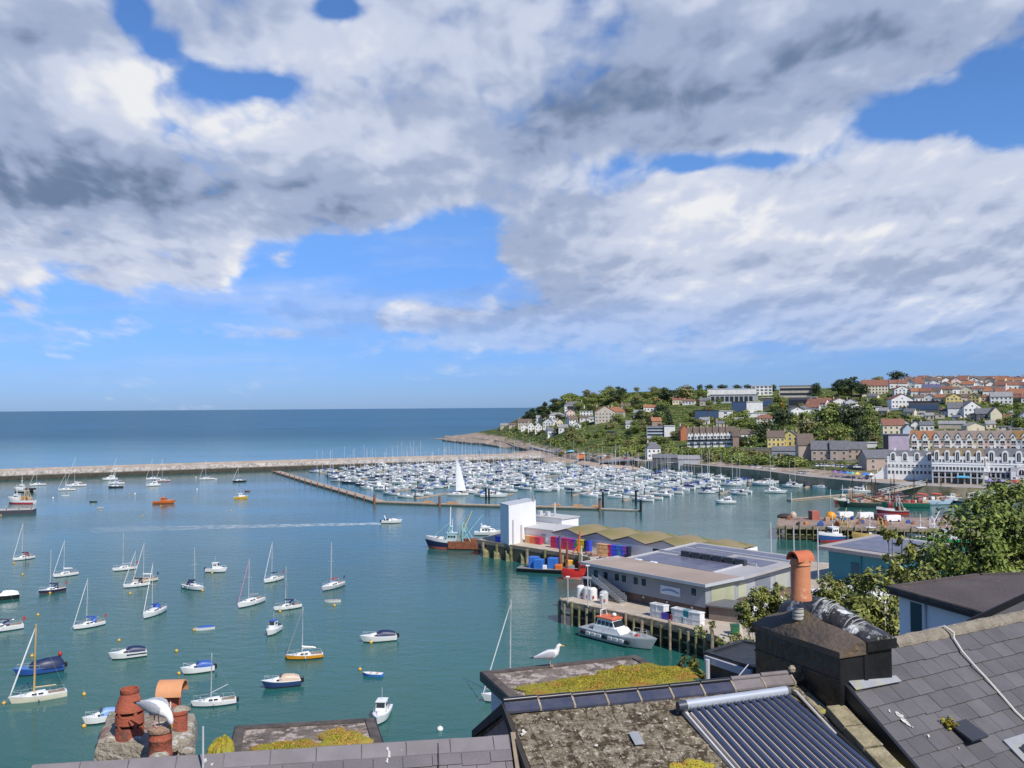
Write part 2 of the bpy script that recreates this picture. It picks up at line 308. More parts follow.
def hill_mat():
    m = bpy.data.materials.new('hillside_ground'); m.use_nodes = True; t = m.node_tree; p = t.nodes['Principled BSDF']; L = t.links; p.inputs['Roughness'].default_value = .95; p.inputs['Specular IOR Level'].default_value = .1
    g = t.nodes.new('ShaderNodeNewGeometry'); s = t.nodes.new('ShaderNodeSeparateXYZ'); L.new(g.outputs['Position'], s.inputs[0])
    def nz(k, d=6):
        n = t.nodes.new('ShaderNodeTexNoise'); n.inputs['Scale'].default_value = k; n.inputs['Detail'].default_value = d; n.inputs['Roughness'].default_value = .65; L.new(g.outputs['Position'], n.inputs['Vector']); return n.outputs['Fac']
    def ramp(f, els):
        r = t.nodes.new('ShaderNodeValToRGB'); L.new(f, r.inputs[0]); e = r.color_ramp.elements
        e[0].position, e[0].color = els[0][0], (*els[0][1], 1); e[1].position, e[1].color = els[-1][0], (*els[-1][1], 1)
        for q in els[1:-1]:
            a = e.new(q[0]); a.color = (*q[1], 1)
        return r.outputs[0]
    green = ramp(nz(.11), [(.3, (.022, .045, .010)), (.45, (.055, .085, .022)), (.55, (.10, .12, .035)), (.64, (.16, .145, .075)), (.74, (.24, .20, .14))])
    rock = ramp(nz(.16), [(.3, (.16, .10, .075)), (.5, (.35, .275, .21)), (.7, (.46, .38, .30))])
    ad = t.nodes.new('ShaderNodeMath'); ad.operation = 'MULTIPLY_ADD'; L.new(nz(.05, 4), ad.inputs[0]); ad.inputs[1].default_value = 9.0; ad.inputs[2].default_value = -4.5
    ad2 = t.nodes.new('ShaderNodeMath'); ad2.operation = 'ADD'; L.new(ad.outputs[0], ad2.inputs[0]); L.new(s.outputs[2], ad2.inputs[1])
    r = t.nodes.new('ShaderNodeMapRange'); L.new(ad2.outputs[0], r.inputs[0]); r.inputs[1].default_value = 5.5; r.inputs[2].default_value = 7.5
    mx = t.nodes.new('ShaderNodeMix'); mx.data_type = 'RGBA'; L.new(r.outputs[0], mx.inputs[0]); L.new(rock, mx.inputs[6]); L.new(green, mx.inputs[7]); L.new(mx.outputs[2], p.inputs['Base Color'])
    return m
HILLM = hill_mat()
tm = MB(); cols = [430 + 5 * i for i in range(100)] + [930 + 15 * i for i in range(32)]; NT = 30
vs = []
for px in cols:
    for j in range(NT + 1):
        p = GT(px, j / NT); k = 1.4 if px < 545 else .5
        if 0 < j < NT: p = p + Vector((0, 0, k * noise.noise(p * .06) + k * .5 * noise.noise(p * .2)))
        vs.append(p)
    for q, dz in ((150, -6), (500, -30), (1500, -75)):
        p = GT(px, 1); vs.append(p + Vector((p.x, p.y, 0)).normalized() * q + Vector((0, 0, dz)))
    p = GT(px, 0); vs.append(Vector((p.x, p.y, -4)))
K = NT + 5; fs = []
for i in range(len(cols) - 1):
    seq = [K - 1] + list(range(K - 1))
    for a, b in zip(seq, seq[1:]): fs.append((i * K + a, (i + 1) * K + a, (i + 1) * K + b, i * K + b))
tm.add(vs, fs); tag(tm.build('hillside', HILLM, smooth_=True, ang=80), kind='structure')
# ---- land under the camera: the steep near shore
def near_z(x, y):
    s = min(max((x - 7) / 12, 0), 1); return max(4.0, 31 - .46 * y + 7 * s * s * (3 - 2 * s))
nm = MB(); xs = [-220 + 10 * i for i in range(60)]; ys = [-60 + 4.5 * i for i in range(31)]
nm.add([(x, y, near_z(x, y) - .02) for y in ys for x in xs], [(j * 60 + i, j * 60 + i + 1, (j + 1) * 60 + i + 1, (j + 1) * 60 + i) for j in range(30) for i in range(59)])
nm.add([(-220, 75, 3.98), (370, 75, 3.98), (370, 75, -3), (-220, 75, -3)], [(0, 1, 2, 3)])
NEARM = mat('near_slope', (.06, .09, .03), .95, col2=(.12, .11, .07), scale=.15)
tag(nm.build('near_hillside', NEARM), kind='structure')
# ---- fish quay, a filled pier reaching out into the harbour
QZ = 4.0
CONC = mat('quay_concrete', (.50, .42, .32), .9, col2=(.36, .30, .24), scale=.12, spots=((.56, .49, .40), .5, .57), bump=.2)
TIMBER = mat('weathered_timber', (.36, .29, .20), .9, col2=(.19, .155, .11), scale=1.5)
WEED = mat('weedy_pile', (.25, .235, .115), .9, col2=(.10, .10, .045), scale=1.1)
QP = [W(478, 540, QZ), W(520, 546.5, QZ), W(556, 552, QZ), W(590, 557.5, QZ), W(598, 594, QZ), W(562, 598, QZ), W(563, 601, QZ), W(600, 608.5, QZ), W(640, 617, QZ), W(687, 628, QZ), W(719, 637, QZ), Vector((34.5, 120, QZ)), Vector((34.5, 70, QZ)),
      Vector((420, 70, QZ)), Vector((420, 250, QZ)), W(1024, 549, QZ), W(900, 556, QZ), W(830, 563, QZ), W(770, 558, QZ), W(720, 554, QZ), W(600, 536, QZ), W(500, 531, QZ)]
qm = MB(); qm.prism([(p.x, p.y) for p in QP], 2.9, QZ); tag(qm.build('fish_quay', CONC), kind='structure')
qc = Vector((60, 150)) # the fill under the deck, set back behind the piles
def inset(ps, k, c): return [(lerp(p.x, c[0], k), lerp(p.y, c[1], k)) for p in ps]
qm = MB(); qm.prism(inset(QP, .045, (44, 175)), -4, 2.9); tag(qm.build('quay_wall', mat('quay_fill', (.10, .095, .07), .95, col2=(.05, .05, .035), scale=.3)), 'dark weedy stone wall under the fish quay deck', 'quay wall', kind='structure')
def edge_piles(name, label, pts, zt, step, r=.22, group=None, fend=None, deckw=.5, brace=True, cat='jetty'):
    """timber face of a quay: a deck-edge beam, piles and braces"""
    root = thing(name, label, cat, (pts[0].x, pts[0].y, 0)); o = root.location
    for a, b in zip(pts, pts[1:]):
        a = Vector((a.x, a.y, 0)) - o; b = Vector((b.x, b.y, 0)) - o; a.z = b.z = 0; L = (b - a).length; n = max(2, int(L / step)); t = (b - a) / L; q = Vector((t.y, -t.x, 0))
        if (q + (o + a)).length > (o + a).length: q = -q
        bm = MB(); bm.par(a + q * .05 + Vector((0, 0, zt - .72)), b - a, q * .4, (0, 0, .9)); bm.build('edge_beam', TIMBER, root)
        if brace:
            bm = MB(); bm.par(a + q * .05 + Vector((0, 0, 1.5)), b - a, q * .28, (0, 0, .32)); bm.build('brace', WEED, root)
        for i in range(n):
            p = a + (b - a) * ((i + .5) / n) + q * (.55 + RND.uniform(0, .1)); h = zt + (RND.choice((.35, -.3, -.35, 0.9)) if i % 2 else -.3)
            bm = MB(); bm.tube((p.x, p.y, -3), (p.x + RND.uniform(-.05, .05), p.y, h), r * RND.uniform(.85, 1.15), n=8, mi=0); bm.build('pile', WEED if i % 3 else TIMBER, root, True)
    return root
edge_piles('timber_jetty', 'long timber piled jetty face beside the white pilot boat', [W(562, 598, QZ), W(563, 601, QZ), W(600, 608.5, QZ), W(640, 617, QZ), W(687, 628, QZ), W(719, 637, QZ)], QZ, 1.75, .25)
edge_piles('timber_jetty', 'piled quay edge in front of the mossy roofed sheds', [W(478, 540, QZ), W(520, 546.5, QZ), W(556, 552, QZ), W(590, 557.5, QZ)], QZ, 5.2, .38)
for (a, b) in ((486, 541.6), (497, 543.3), (509, 545.2), (524, 547.3), (543, 550.3)):   # weedy stone buttresses between the piles
    p = W(a, b, QZ); bm = MB(); bm.loft([[(-1.6, -2.1, -3), (1.6, -2.1, -3), (1.7, 1, -3), (-1.7, 1, -3)], [(-1.2, -1.2, 1.6), (1.2, -1.3, 1.3), (1.6, 1, 2.8), (-1.6, 1, 2.8)]])
    o = bm.build('stone_buttress', mat('weedy_stone', (.30, .27, .13), .95, col2=(.10, .10, .04), scale=.8, bump=.6), loc=(p.x + .5, p.y + .5, 0)); tag(o, 'green weedy stone buttress under the piled quay edge', 'buttress', 'stone buttresses under the quay edge')
# ---- second pier on the right
P2 = [W(776, 526, QZ), W(900, 529, QZ), W(1060, 531, QZ), W(1060, 518, QZ), W(900, 517.5, QZ), W(779, 516.5, QZ)]
PIERTOP = mat('pier_deck', (.36, .25, .19), .9, col2=(.24, .17, .13), scale=.15, spots=((.16, .12, .10), .25, .58))
qm = MB(); qm.prism([(p.x, p.y) for p in P2], 3.0, QZ); qm.prism(inset(P2, .06, (W(920, 523, QZ).x, W(920, 523, QZ).y)), -4, 3.0, 1)
tag(qm.build('outer_pier', [PIERTOP, mat('pier_core', (.07, .08, .03), .95, col2=(.03, .035, .015), scale=.4)]), 'brown decked trawler pier on dark weedy piles', 'pier')
edge_piles('timber_jetty', 'dark close set piles along the trawler pier', [W(779, 516.5, QZ), W(776, 526, QZ), W(900, 529, QZ), W(980, 530, QZ)], QZ, 1.9, .2)
# ---- town quay under the hill
WALLM = mat('harbour_wall_stone', (.44, .365, .25), .95, col2=(.28, .235, .15), scale=.22, spots=((.19, .165, .085), .12, .55), bump=.4)
def strip(px0, px1, step, off0, off1, z0, z1):
    a = []; b = []
    px = px0
    while px <= px1 + .1:
        d = tab(SHORE_D, px); a.append(FG(px, hor(px), d + off0)); b.append(FG(px, hor(px), d + off1)); px += step
    m_ = MB(); n = len(a)
    vs = [(p.x, p.y, z0) for p in a] + [(p.x, p.y, z1) for p in a] + [(p.x, p.y, z1) for p in b] + [(p.x, p.y, z0) for p in b]
    for i in range(n - 1):
        for k in range(3): m_.add([vs[k * n + i], vs[k * n + i + 1], vs[(k + 1) * n + i + 1], vs[(k + 1) * n + i]], [(0, 1, 2, 3)], 1 if k == 1 else 0)
    return m_
ROADM = mat('quay_road', (.37, .335, .30), .95, col2=(.27, .245, .22), scale=.1)
tag(strip(636, 1390, 13, -7, 26, -3, 5.0).build('town_quay', [WALLM, ROADM]), kind='structure')
def bank(px0, px1, step, prof):
    bm = MB(); px = px0
    while px < px1:
        c = []
        for q in (px, min(px + step, px1)):
            for o_, z in prof: p = FG(q, hor(q), tab(SHORE_D, q) + o_); c.append((p.x, p.y, z))
        n = len(prof); bm.add(c, [(i, n + i, n + i + 1, i + 1) for i in range(n - 1)]); px += step
    return bm
SAND = mat('pink_sand', (.54, .39, .28), .95, var=.2, scale=.2, spots=((.42, .34, .27), .15, .57))
tag(bank(530, 640, 8, [(-16, -1.5), (-9, .5), (4, 3.4)]).build('beach', SAND), kind='structure'); tag(bank(530, 640, 8, [(4, 3.38), (5, 4.9), (32, 5.2)]).build('boat_yard', ROADM), kind='structure')
tag(strip(640, 700, 6, -9, -6.6, -2, 4.0).build('slipway_wall', [WALLM, ROADM]), 'low stone slipway wall behind the marina', 'wall')
# cove shelf of rocks beside the headland
ROCK = mat('cove_rock', (.40, .315, .24), .95, col2=(.21, .16, .12), scale=.12, bump=.5, spots=((.52, .44, .36), .3, .6))
def rock_shelf(pts, h, label, nm_='rock_shelf'):
    bm = MB(); c = Vector((0, 0, 0))
    P = [W(x, y, 0) for x, y in pts]; c = sum(P, Vector()) / len(P); o = c.copy()
    rings = []
    dense = []
    for a, b in zip(P, P[1:] + P[:1]):
        for k in range(6): dense.append(a.lerp(b, k / 6))
    for k, hh in ((1.0, -2), (.96, h * .45), (.8, h * .75), (.5, h), (.05, h * 1.1)):
        rings.append([(lerp(c.x, p.x, k) - o.x, lerp(c.y, p.y, k) - o.y, hh + (0 if hh < 0 else h * .5 * noise.noise(Vector((p.x * .05, p.y * .05, k * 5))))) for p in dense])
    bm.loft(rings); return tag(bm.build(nm_, ROCK, loc=(o.x, o.y, 0)), label, 'rocks')
rock_shelf([(441, 441), (460, 443.5), (484, 445.5), (500, 447.8), (516, 449), (530, 452.5), (560, 456), (570, 449), (530, 444), (495, 440), (460, 437.5), (443, 437)], 3.5, 'flat peach coloured rock shelf at the foot of the headland')
rock_shelf([(508, 455.5), (545, 462.5), (572, 463), (570, 455), (540, 452.5), (520, 452.6)], 3.2, 'broken brown rocks at the landward end of the breakwater')
# ---- breakwater
def breakwater():
    pts = [W(-190, 486.5), W(-80, 483.2), W(0, 480.6), W(120, 476), W(250, 471.2), W(380, 466.8), W(470, 463.8), W(548, 461.5)]
    bm = MB(); prof = [(0, -3), (0, .3), (1.2, 1.5), (2.4, 2.6), (3.6, 3.7), (5.0, 4.7), (5.05, 4.95), (10.5, 5.0), (10.55, 6.0), (11.6, 6.0), (15, 3), (19, -3)]
    line = []
    for a, b in zip(pts, pts[1:]):
        n = int((b - a).length / 1.3)
        for k in range(n): line.append(a.lerp(b, k / n))
    rings = []
    for i, p in enumerate(line):
        t = (line[min(i + 1, len(line) - 1)] - line[max(i - 1, 0)]).normalized(); q = Vector((-t.y, t.x, 0)); r = []
        for (u, z) in prof:
            jit = .75 if .2 < z < 4.3 and u < 5 else 0
            r.append(p + q * (u + jit * RND.uniform(-1, 1)) + Vector((0, 0, z + jit * .6 * RND.uniform(-1, 1))))
        rings.append(r)
    n = len(prof)
    vs = [p for r in rings for p in r]; 
    for k in range(len(rings) - 1):
        for i in range(n - 1):
            bm.f.append((k * n + i, (k + 1) * n + i, (k + 1) * n + i + 1, k * n + i + 1)); bm.m.append(1 if i == 6 else (2 if i >= 7 else 0))
    bm.v = [tuple(p) for p in vs]
    m = bpy.data.materials.new('breakwater_rubble'); m.use_nodes = True; t = m.node_tree; p_ = t.nodes['Principled BSDF']; L = t.links; p_.inputs['Roughness'].default_value = .95
    g = t.nodes.new('ShaderNodeNewGeometry'); vo = t.nodes.new('ShaderNodeTexVoronoi'); vo.inputs['Scale'].default_value = .65; L.new(g.outputs['Position'], vo.inputs['Vector'])
    rr = t.nodes.new('ShaderNodeValToRGB'); L.new(vo.outputs['Color'], rr.inputs[0]); e = rr.color_ramp.elements; e[0].color = (.20, .18, .155, 1); e[1].color = (.50, .45, .40, 1)
    s = t.nodes.new('ShaderNodeSeparateXYZ'); L.new(g.outputs['Position'], s.inputs[0]); mr = t.nodes.new('ShaderNodeMapRange'); L.new(s.outputs[2], mr.inputs[0]); mr.inputs[1].default_value = 2.1; mr.inputs[2].default_value = 2.9
    mx = t.nodes.new('ShaderNodeMix'); mx.data_type = 'RGBA'; L.new(mr.outputs[0], mx.inputs[0]); mx.inputs[6].default_value = (.045, .04, .028, 1); L.new(rr.outputs[0], mx.inputs[7]); L.new(mx.outputs[2], p_.inputs['Base Color'])
    tag(bm.build('breakwater', [m, mat('breakwater_path', (.43, .37, .31), .9, scale=.1), mat('parapet_stone', (.46, .37, .30), .9, scale=.2)]), 'long rubble stone breakwater with a dark weed line', 'breakwater')
breakwater()
lb = thing('beacon_post', 'small beacon on the breakwater top near the headland rocks', 'beacon', W(480, 457, 5) )
MB().tube((0, 0, 0), (0, 0, 3), .35, .3).build('post', GREY, lb); MB().lathe([(.5, 3), (.6, 3.6), (.1, 4.2)]).build('lamp_head', BLACK, lb)
# ---- floating wave screen of the marina
PONT = mat('pontoon_deck', (.45, .36, .28), .9, col2=(.30, .24, .18), scale=.5)
def pontoon(label, pts, w, h=.7, pstep=0, pcol=None, pr=.3, ph=2.4, name='pontoon', dm=None, capped=False):
    root = thing(name, label, 'pontoon', (pts[0].x, pts[0].y, 0)); o = root.location
    for a, b in zip(pts, pts[1:]):
        a = a - o; b = b - o; a.z = b.z = 0; t = (b - a).normalized(); q = Vector((-t.y, t.x, 0)) * w
        MB().par(a + Vector((0, 0, -.5)), b - a, q, (0, 0, .5 + h)).build('deck', dm or PONT, root)
        MB().par(a - q * .03 + Vector((0, 0, h - .42)), b - a, -q * .05, (0, 0, .36)).build('rubbing_strip', TIMBER, root)
        if pstep:
            n = max(1, int((b - a).length / pstep))
            for i in range(n + 1):
                p = a + (b - a) * (i / n) - q * .12; MB().tube((p.x, p.y, -3), (p.x, p.y, h + ph), pr, n=8).build('pile', pcol, root, True)
    return root
PILER = mat('pile_rust', (.28, .12, .07), .9, col2=(.18, .085, .06), scale=1)
pontoon('long tan wave screen pontoon slanting from the breakwater with rusty piles', [W(273, 472.5), W(306, 483), W(340, 493), W(375, 503.5)], 4.5, .9, 13, PILER, .32, 1.2)
pontoon('tan wave screen pontoon in front of the marina yachts', [W(375, 503.5), W(440, 505.8), W(520, 508), W(600, 510)], 3.4, .8, 24, PILER, .5, 3.0)
pontoon('short pale end pontoon at the tip of the wave screen', [W(600, 510), W(641, 511.6)], 2.2, .5, 12, BLACK, .5, 4.0, dm=mat('pale_deck', (.5, .48, .44), .9))
for (x, y) in ((428, 504.5), (452, 505.5), (513, 506.8), (528, 507), (556, 507.8), (578, 508.5), (597, 509)):
    p = W(x, y); bm = MB(); bm.bev((0, 0, 1.05), (RND.uniform(3, 5), 2, .6), .15, 0, -.25); tag(bm.build('deck_hut', mat('rusty_cover', (.50, .27, .10), .9, col2=(.36, .19, .09), scale=.4), loc=(p.x, p.y + 1, 0)), 'rusty orange cover standing on the wave screen pontoon', 'cover', 'rusty covers on the wave screen')
pontoon('narrow brown pontoon in open water left of the sailing ships', [W(791, 501.5), W(830, 497.8), W(866, 494.5)], 2.2, .8, 30, WHITE, .12, 3)
# ================================================================== BOATS
def hull_mb(L, B, F, transom=.72, rake=.06, sheer=.28, flare=.86, fine=2.1, bz=.17, mid=.42):
    """bow at +X. materials: 0 topside, 1 boot stripe / underbody, 2 deck, 3 rail"""
    bm = MB(); n = 13; rings = []
    for i in range(n):
        s = i / (n - 1); b = B / 2 * (transom + (1 - transom) * math.sin(min(1, s / mid) * PI / 2)) * (1 - max(0, (s - mid) / (1 - mid)) ** fine)
        b = max(b, .02); zt = F * (1 + sheer * max(0, (s - .25) / .75) ** 2); x = L * (s - .5)
        def X(z): return x + L * rake * (z / F) * s ** 3 * (1 if z > 0 else .4)
        zk = -.45 * (1 - s ** 5) - .05
        half = [(.02, zk), (b * .70, -.22 * (1 - s ** 6)), (b * flare, .05), (b * (flare + .04), bz), (b, zt * .92), (b * 1.01, zt)]
        rings.append([(X(z), -y, z) for y, z in reversed(half)] + [(X(z), y, z) for y, z in half])
    m = len(rings[0]); vs = [p for r in rings for p in r]; bm.v = [tuple(p) for p in vs]
    order = [3, 0, 1, 1, 1, 1, 1, 1, 1, 0, 3]
    for k in range(n - 1):
        for i in range(m - 1): bm.f.append((k * m + i, k * m + i + 1, (k + 1) * m + i + 1, (k + 1) * m + i)); bm.m.append(order[i])
        bm.f.append((k * m + m - 1, k * m, (k + 1) * m, (k + 1) * m + m - 1)); bm.m.append(2)
    bm.f.append(tuple(range(m - 1, -1, -1))); bm.m.append(0)
    bm.f.append(tuple(range((n - 1) * m, n * m))); bm.m.append(0)
    return bm
def cabin_mb(x0, x1, w0, w1, z0, h, slope0=.15, slope1=.5, top=.8):
    """tapered coachroof from x0 (aft) to x1 (fore)"""
    bm = MB(); a = [(x0, -w0 / 2, z0), (x1, -w1 / 2, z0), (x1, w1 / 2, z0), (x0, w0 / 2, z0)]
    b = [(x0 + slope0 * h, -w0 / 2 * .92, z0 + h * .8), (x1 - slope1 * h, -w1 / 2 * .85, z0 + h * .72), (x1 - slope1 * h, w1 / 2 * .85, z0 + h * .72), (x0 + slope0 * h, w0 / 2 * .92, z0 + h * .8)]
    c = [(x0 + slope0 * h * 1.3, -w0 / 2 * top, z0 + h), (x1 - slope1 * h * 1.6, -w1 / 2 * top * .8, z0 + h * .9), (x1 - slope1 * h * 1.6, w1 / 2 * top * .8, z0 + h * .9), (x0 + slope0 * h * 1.3, w0 / 2 * top, z0 + h)]
    return bm.loft([a, b, c])
def side_windows(x0, x1, w, z, h, n, parent, m=GLASS, tilt=.04):
    for sgn in (-1, 1):
        for i in range(n):
            a = lerp(x0, x1, (i + .12) / n); b = lerp(x0, x1, (i + .88) / n)
            MB().extr([(a, sgn * w / 2, z), (b, sgn * w / 2 * .97, z), (b, sgn * w / 2 * .95, z + h), (a, sgn * w / 2 * .97, z + h)], (0, sgn * .03, 0)).build('window', m, parent)
def yacht(label, loc, rz, L=8.0, hull=WHITE, boot=None, cover=BLUE, mast=ALU, mh=None, furl=WHITE, group=None, hood=None, deck=None, boom=True, simple=False, boomup=0, motor=False, mastk=1.0, name='sailing_yacht', mz=None):
    k = L / 8.0; B = 2.65 * k ** .8; F = .88 * k ** .7; mh = mh or 9.6 * k; deck = deck or WHITE
    root = thing(name, label, 'yacht', loc, rz, group)
    hull_mb(L, B, F, .62, .05, .30).build('hull', [hull, boot or NAVY, deck, WHITE if hull != WHITE else hull], root, True, 35)
    cb = cabin_mb(-L * .12, L * .27, B * .60, B * .36, F * .98, .48 * k ** .5).build('cabin', deck, root, True, 25)
    side_windows(-L * .08, L * .16, B * .585, F * .98 + .13, .20, 1 if simple else 2, cb)
    bm = MB(); bm.box((-L * .31, 0, F + .06), (L * .30, B * .36, .12)); bm.build('cockpit', mat('cockpit_teak', (.30, .22, .15), .8), root)
    mx = L * .10; r = .075 * mastk
    mo = MB().tube((mx, 0, F), (mx - .02 * mh, 0, F + mh), r, r * .75, 6).build('mast', mast, root, True)
    if not simple:
        MB().tube((mx - .1, -B * .34, F + mh * .55), (mx - .1, B * .34, F + mh * .55), .03, n=5).build('spreader', mast, mo)
    top = (mx - .02 * mh, 0, F + mh * .97); bow = (L * .53, 0, F * 1.34)
    if furl and not (simple and group): MB().path([bow, (lerp(bow[0], top[0], .12), 0, lerp(bow[2], top[2], .12)), (lerp(bow[0], top[0], .8), 0, lerp(bow[2], top[2], .8)), top], [.05, .058 * mastk, .055 * mastk, .02], 6).build('furled_jib', furl, root, True)
    if not simple:
        bm = MB(); bm.tube((-L * .48, 0, F), top, .014, n=4)
        for sg in (-1, 1): bm.tube((mx - .15, sg * B * .46, F), (mx - .02 * mh, 0, F + mh * .95), .014, n=4)
        bm.build('rigging_wire', GREY, root)
        bm = MB()   # guard rails
        for sg in (-1, 1):
            pr = [(-L * .46, sg * B * .33, F + .55), (-L * .2, sg * B * .46, F + .55), (L * .1, sg * B * .48, F + .6), (L * .34, sg * B * .28, F + .68), (L * .5, sg * .04, F + .85)]
            bm.path(pr, .014, 4)
            for q in pr: bm.tube((q[0], q[1], F), q, .014, n=4)
        bm.build('guard_rail', ALU, root)
    if boom:
        be = (mx - L * .40, 0, F + .95 + boomup); bo = MB().tube((mx, 0, F + 1.0), be, .05, n=6).build('boom', mast, root, True)
        if cover: MB().path([(mx + .05, 0, F + 1.35), (mx - L * .05, 0, F + 1.2), (mx - L * .36, 0, F + 1.05 + boomup)], [.16, .17, .09], 8).build('sail_cover', cover, bo, True)
    if hood:
        bm = MB(); x0, x1 = -L * .20, -L * .07; rings = []
        for x, h in ((x0, .72), (x0 + .35, .78), (x1 - .2, .62), (x1 + .15, .2)):
            rings.append([(x, B * .30 * math.cos(PI * i / 8), F + .25 + h * math.sin(PI * i / 8)) for i in range(9)])
        bm.loft(rings, cap=False); bm.build('spray_hood', hood, root, True)
    if motor:
        bm = MB(); bm.bev((-L * .53, 0, F * .75), (.35, .3, .6), .06); bm.build('outboard_motor', BLACK, root)
    bm = MB(); bm.path([(-L * .30, 0, F), (-L * .38, 0, F + .45)], .025, 5); bm.build('tiller', WOODM, root)
    if not simple:
        MB().path([(L * .54, 0, F * 1.25), (L * .62, .1, .35), (L * .66, .15, -.1)], .022, 4).build('mooring_line', GREY, root)
        for sg, x in ((-1, -.05), (1, .02), (-1, -.28)): MB().ell((L * x, sg * (B * .5 + .06), F * .55), (.11, .1, .26), 8, 5).build('fender', RND.choice((WHITE, NAVY, LGREY)), root, True)
        for x in (.22, .36): MB().bev((L * x, 0, F + (.36 if x < .3 else .1)), (.5, .5, .06), .02).build('deck_hatch', GREY, root)
        if RND.random() < .5: MB().extr([(-L * .49, .3, F + .4), (-L * .49, .3, F + 1.3), (-L * .55, .3, F + 1.25), (-L * .55, .3, F + .9)], (0, .02, 0)).build('ensign', RND.choice((RED, NAVY)), root)
    return root
def cruiser(label, loc, rz, L=7.0, hull=WHITE, boot=None, canopy=NAVY, group=None, style='cabin', deck=None, ob=True, stripe=None, name='motor_boat'):
    B = L * .34 + .2; F = .62 + L * .055; deck = deck or WHITE
    root = thing(name, label, 'motor boat', loc, rz, group)
    hull_mb(L, B, F, .88, .09, .35, .80, 2.4, mid=.55).build('hull', [hull, boot or BLACK, deck, deck], root, True, 35)
    if stripe:
        for sg in (-1, 1):
            bm = MB(); bm.extr([(-L * .49, sg * B * .452, F * .62), (L * .1, sg * B * .51, F * .66), (L * .1, sg * B * .51, F * .84), (-L * .49, sg * B * .452, F * .80)], (0, sg * .02, 0)); bm.build('side_stripe', stripe, root)
    if style == 'cabin':      # cuddy cabin with canvas aft
        c = cabin_mb(-L * .05, L * .36, B * .80, B * .34, F, .55, .1, .9).build('cabin', deck, root, True, 25)
        side_windows(L * .0, L * .20, B * .74, F + .16, .20, 2, c)
        bm = MB(); rings = []
        for x, h in ((-L * .46, .55), (-L * .30, .85), (-L * .10, .95), (L * .02, .85), (L * .12, .5)):
            rings.append([(x, B * .40 * math.cos(PI * i / 8), F + h * math.sin(PI * i / 8) ** .7) for i in range(9)])
        bm.loft(rings); bm.build('canopy', canopy, root, True, 50)
        bm = MB(); bm.extr([(L * .10, -B * .34, F + .5), (L * .10, B * .34, F + .5), (L * .025, B * .31, F + 1.02), (L * .025, -B * .31, F + 1.02)], (.03, 0, .02)); bm.build('windscreen', GLASS, root)
    elif style == 'wheelhouse':
        w = MB(); w.loft([[(-L * .12, -B * .33, F - .1), (L * .20, -B * .33, F - .1), (L * .20, B * .33, F - .1), (-L * .12, B * .33, F - .1)], [(-L * .12, -B * .30, F + 1.35), (L * .12, -B * .30, F + 1.35), (L * .12, B * .30, F + 1.35), (-L * .12, B * .30, F + 1.35)]])
        w = w.build('wheelhouse', deck, root)
        side_windows(-L * .08, L * .10, B * .635, F + .72, .38, 2, w)
        bm = MB(); bm.extr([(L * .165, -B * .27, F + .7), (L * .165, B * .27, F + .7), (L * .135, B * .26, F + 1.2), (L * .135, -B * .26, F + 1.2)], (.03, 0, .01)); bm.build('windscreen', GLASS, root)
        bm = MB(); bm.box((0, 0, F + 1.40), (L * .34, B * .66, .08)); bm.build('cabin_roof', canopy, w)
        cabin_mb(L * .19, L * .42, B * .6, B * .24, F, .42, .0, .8).build('fore_cabin', deck, root, True, 25)
        MB().tube((-L * .02, 0, F + 1.4), (-L * .02, 0, F + 3.0), .03, n=5).build('aerial', ALU, root)
        bm = MB(); bm.box((-L * .30, 0, F + .02), (L * .32, B * .62, .08)); bm.build('aft_deck', GREY, root)
    elif style == 'express':   # fast open-backed cruiser with a radar arch
        c = cabin_mb(-L * .10, L * .42, B * .86, B * .30, F, .62, .1, 1.6).build('cabin', deck, root, True, 30)
        side_windows(-L * .02, L * .16, B * .80, F + .22, .16, 2, c, BLACK)
        bm = MB(); bm.extr([(L * .02, -B * .38, F + .5), (L * .02, B * .38, F + .5), (-L * .06, B * .34, F + 1.15), (-L * .06, -B * .34, F + 1.15)], (.05, 0, .03)); bm.build('windscreen', GLASS, root)
        bm = MB(); bm.path([(-L * .26, -B * .42, F), (-L * .34, -B * .36, F + 1.45), (-L * .36, 0, F + 1.65), (-L * .34, B * .36, F + 1.45), (-L * .26, B * .42, F)], .14, 6); bm.build('radar_arch', deck, root, True)
        bm = MB(); bm.box((-L * .26, 0, F + .15), (L * .22, B * .66, .5)); bm.build('cockpit_seat', canopy, root)
    elif style == 'fly':
        c = cabin_mb(-L * .28, L * .34, B * .82, B * .36, F, 1.15, .05, .9).build('cabin', deck, root, True, 25)
        side_windows(-L * .22, L * .12, B * .78, F + .5, .42, 3, c)
        bm = MB(); bm.extr([(L * .22, -B * .24, F + .5), (L * .22, B * .24, F + .5), (L * .15, B * .26, F + .98), (L * .15, -B * .26, F + .98)], (.06, 0, .02)); bm.build('windscreen', GLASS, root)
        bm = MB(); bm.loft([[(-L * .24, -B * .36, F + 1.16), (L * .06, -B * .32, F + 1.1), (L * .06, B * .32, F + 1.1), (-L * .24, B * .36, F + 1.16)], [(-L * .26, -B * .38, F + 1.65), (L * .10, -B * .34, F + 1.55), (L * .10, B * .34, F + 1.55), (-L * .26, B * .38, F + 1.65)]]); bm.build('flybridge', deck, root)
        bm = MB(); bm.path([(-L * .2, -B * .36, F + 1.6), (-L * .25, -B * .3, F + 2.5), (-L * .25, B * .3, F + 2.5), (-L * .2, B * .36, F + 1.6)], .08, 6); bm.build('radar_arch', deck, root, True)
        bm = MB(); bm.box((-L * .12, 0, F + 1.75), (L * .12, B * .5, .35)); bm.build('cockpit_seat', canopy, root)
    bm = MB()
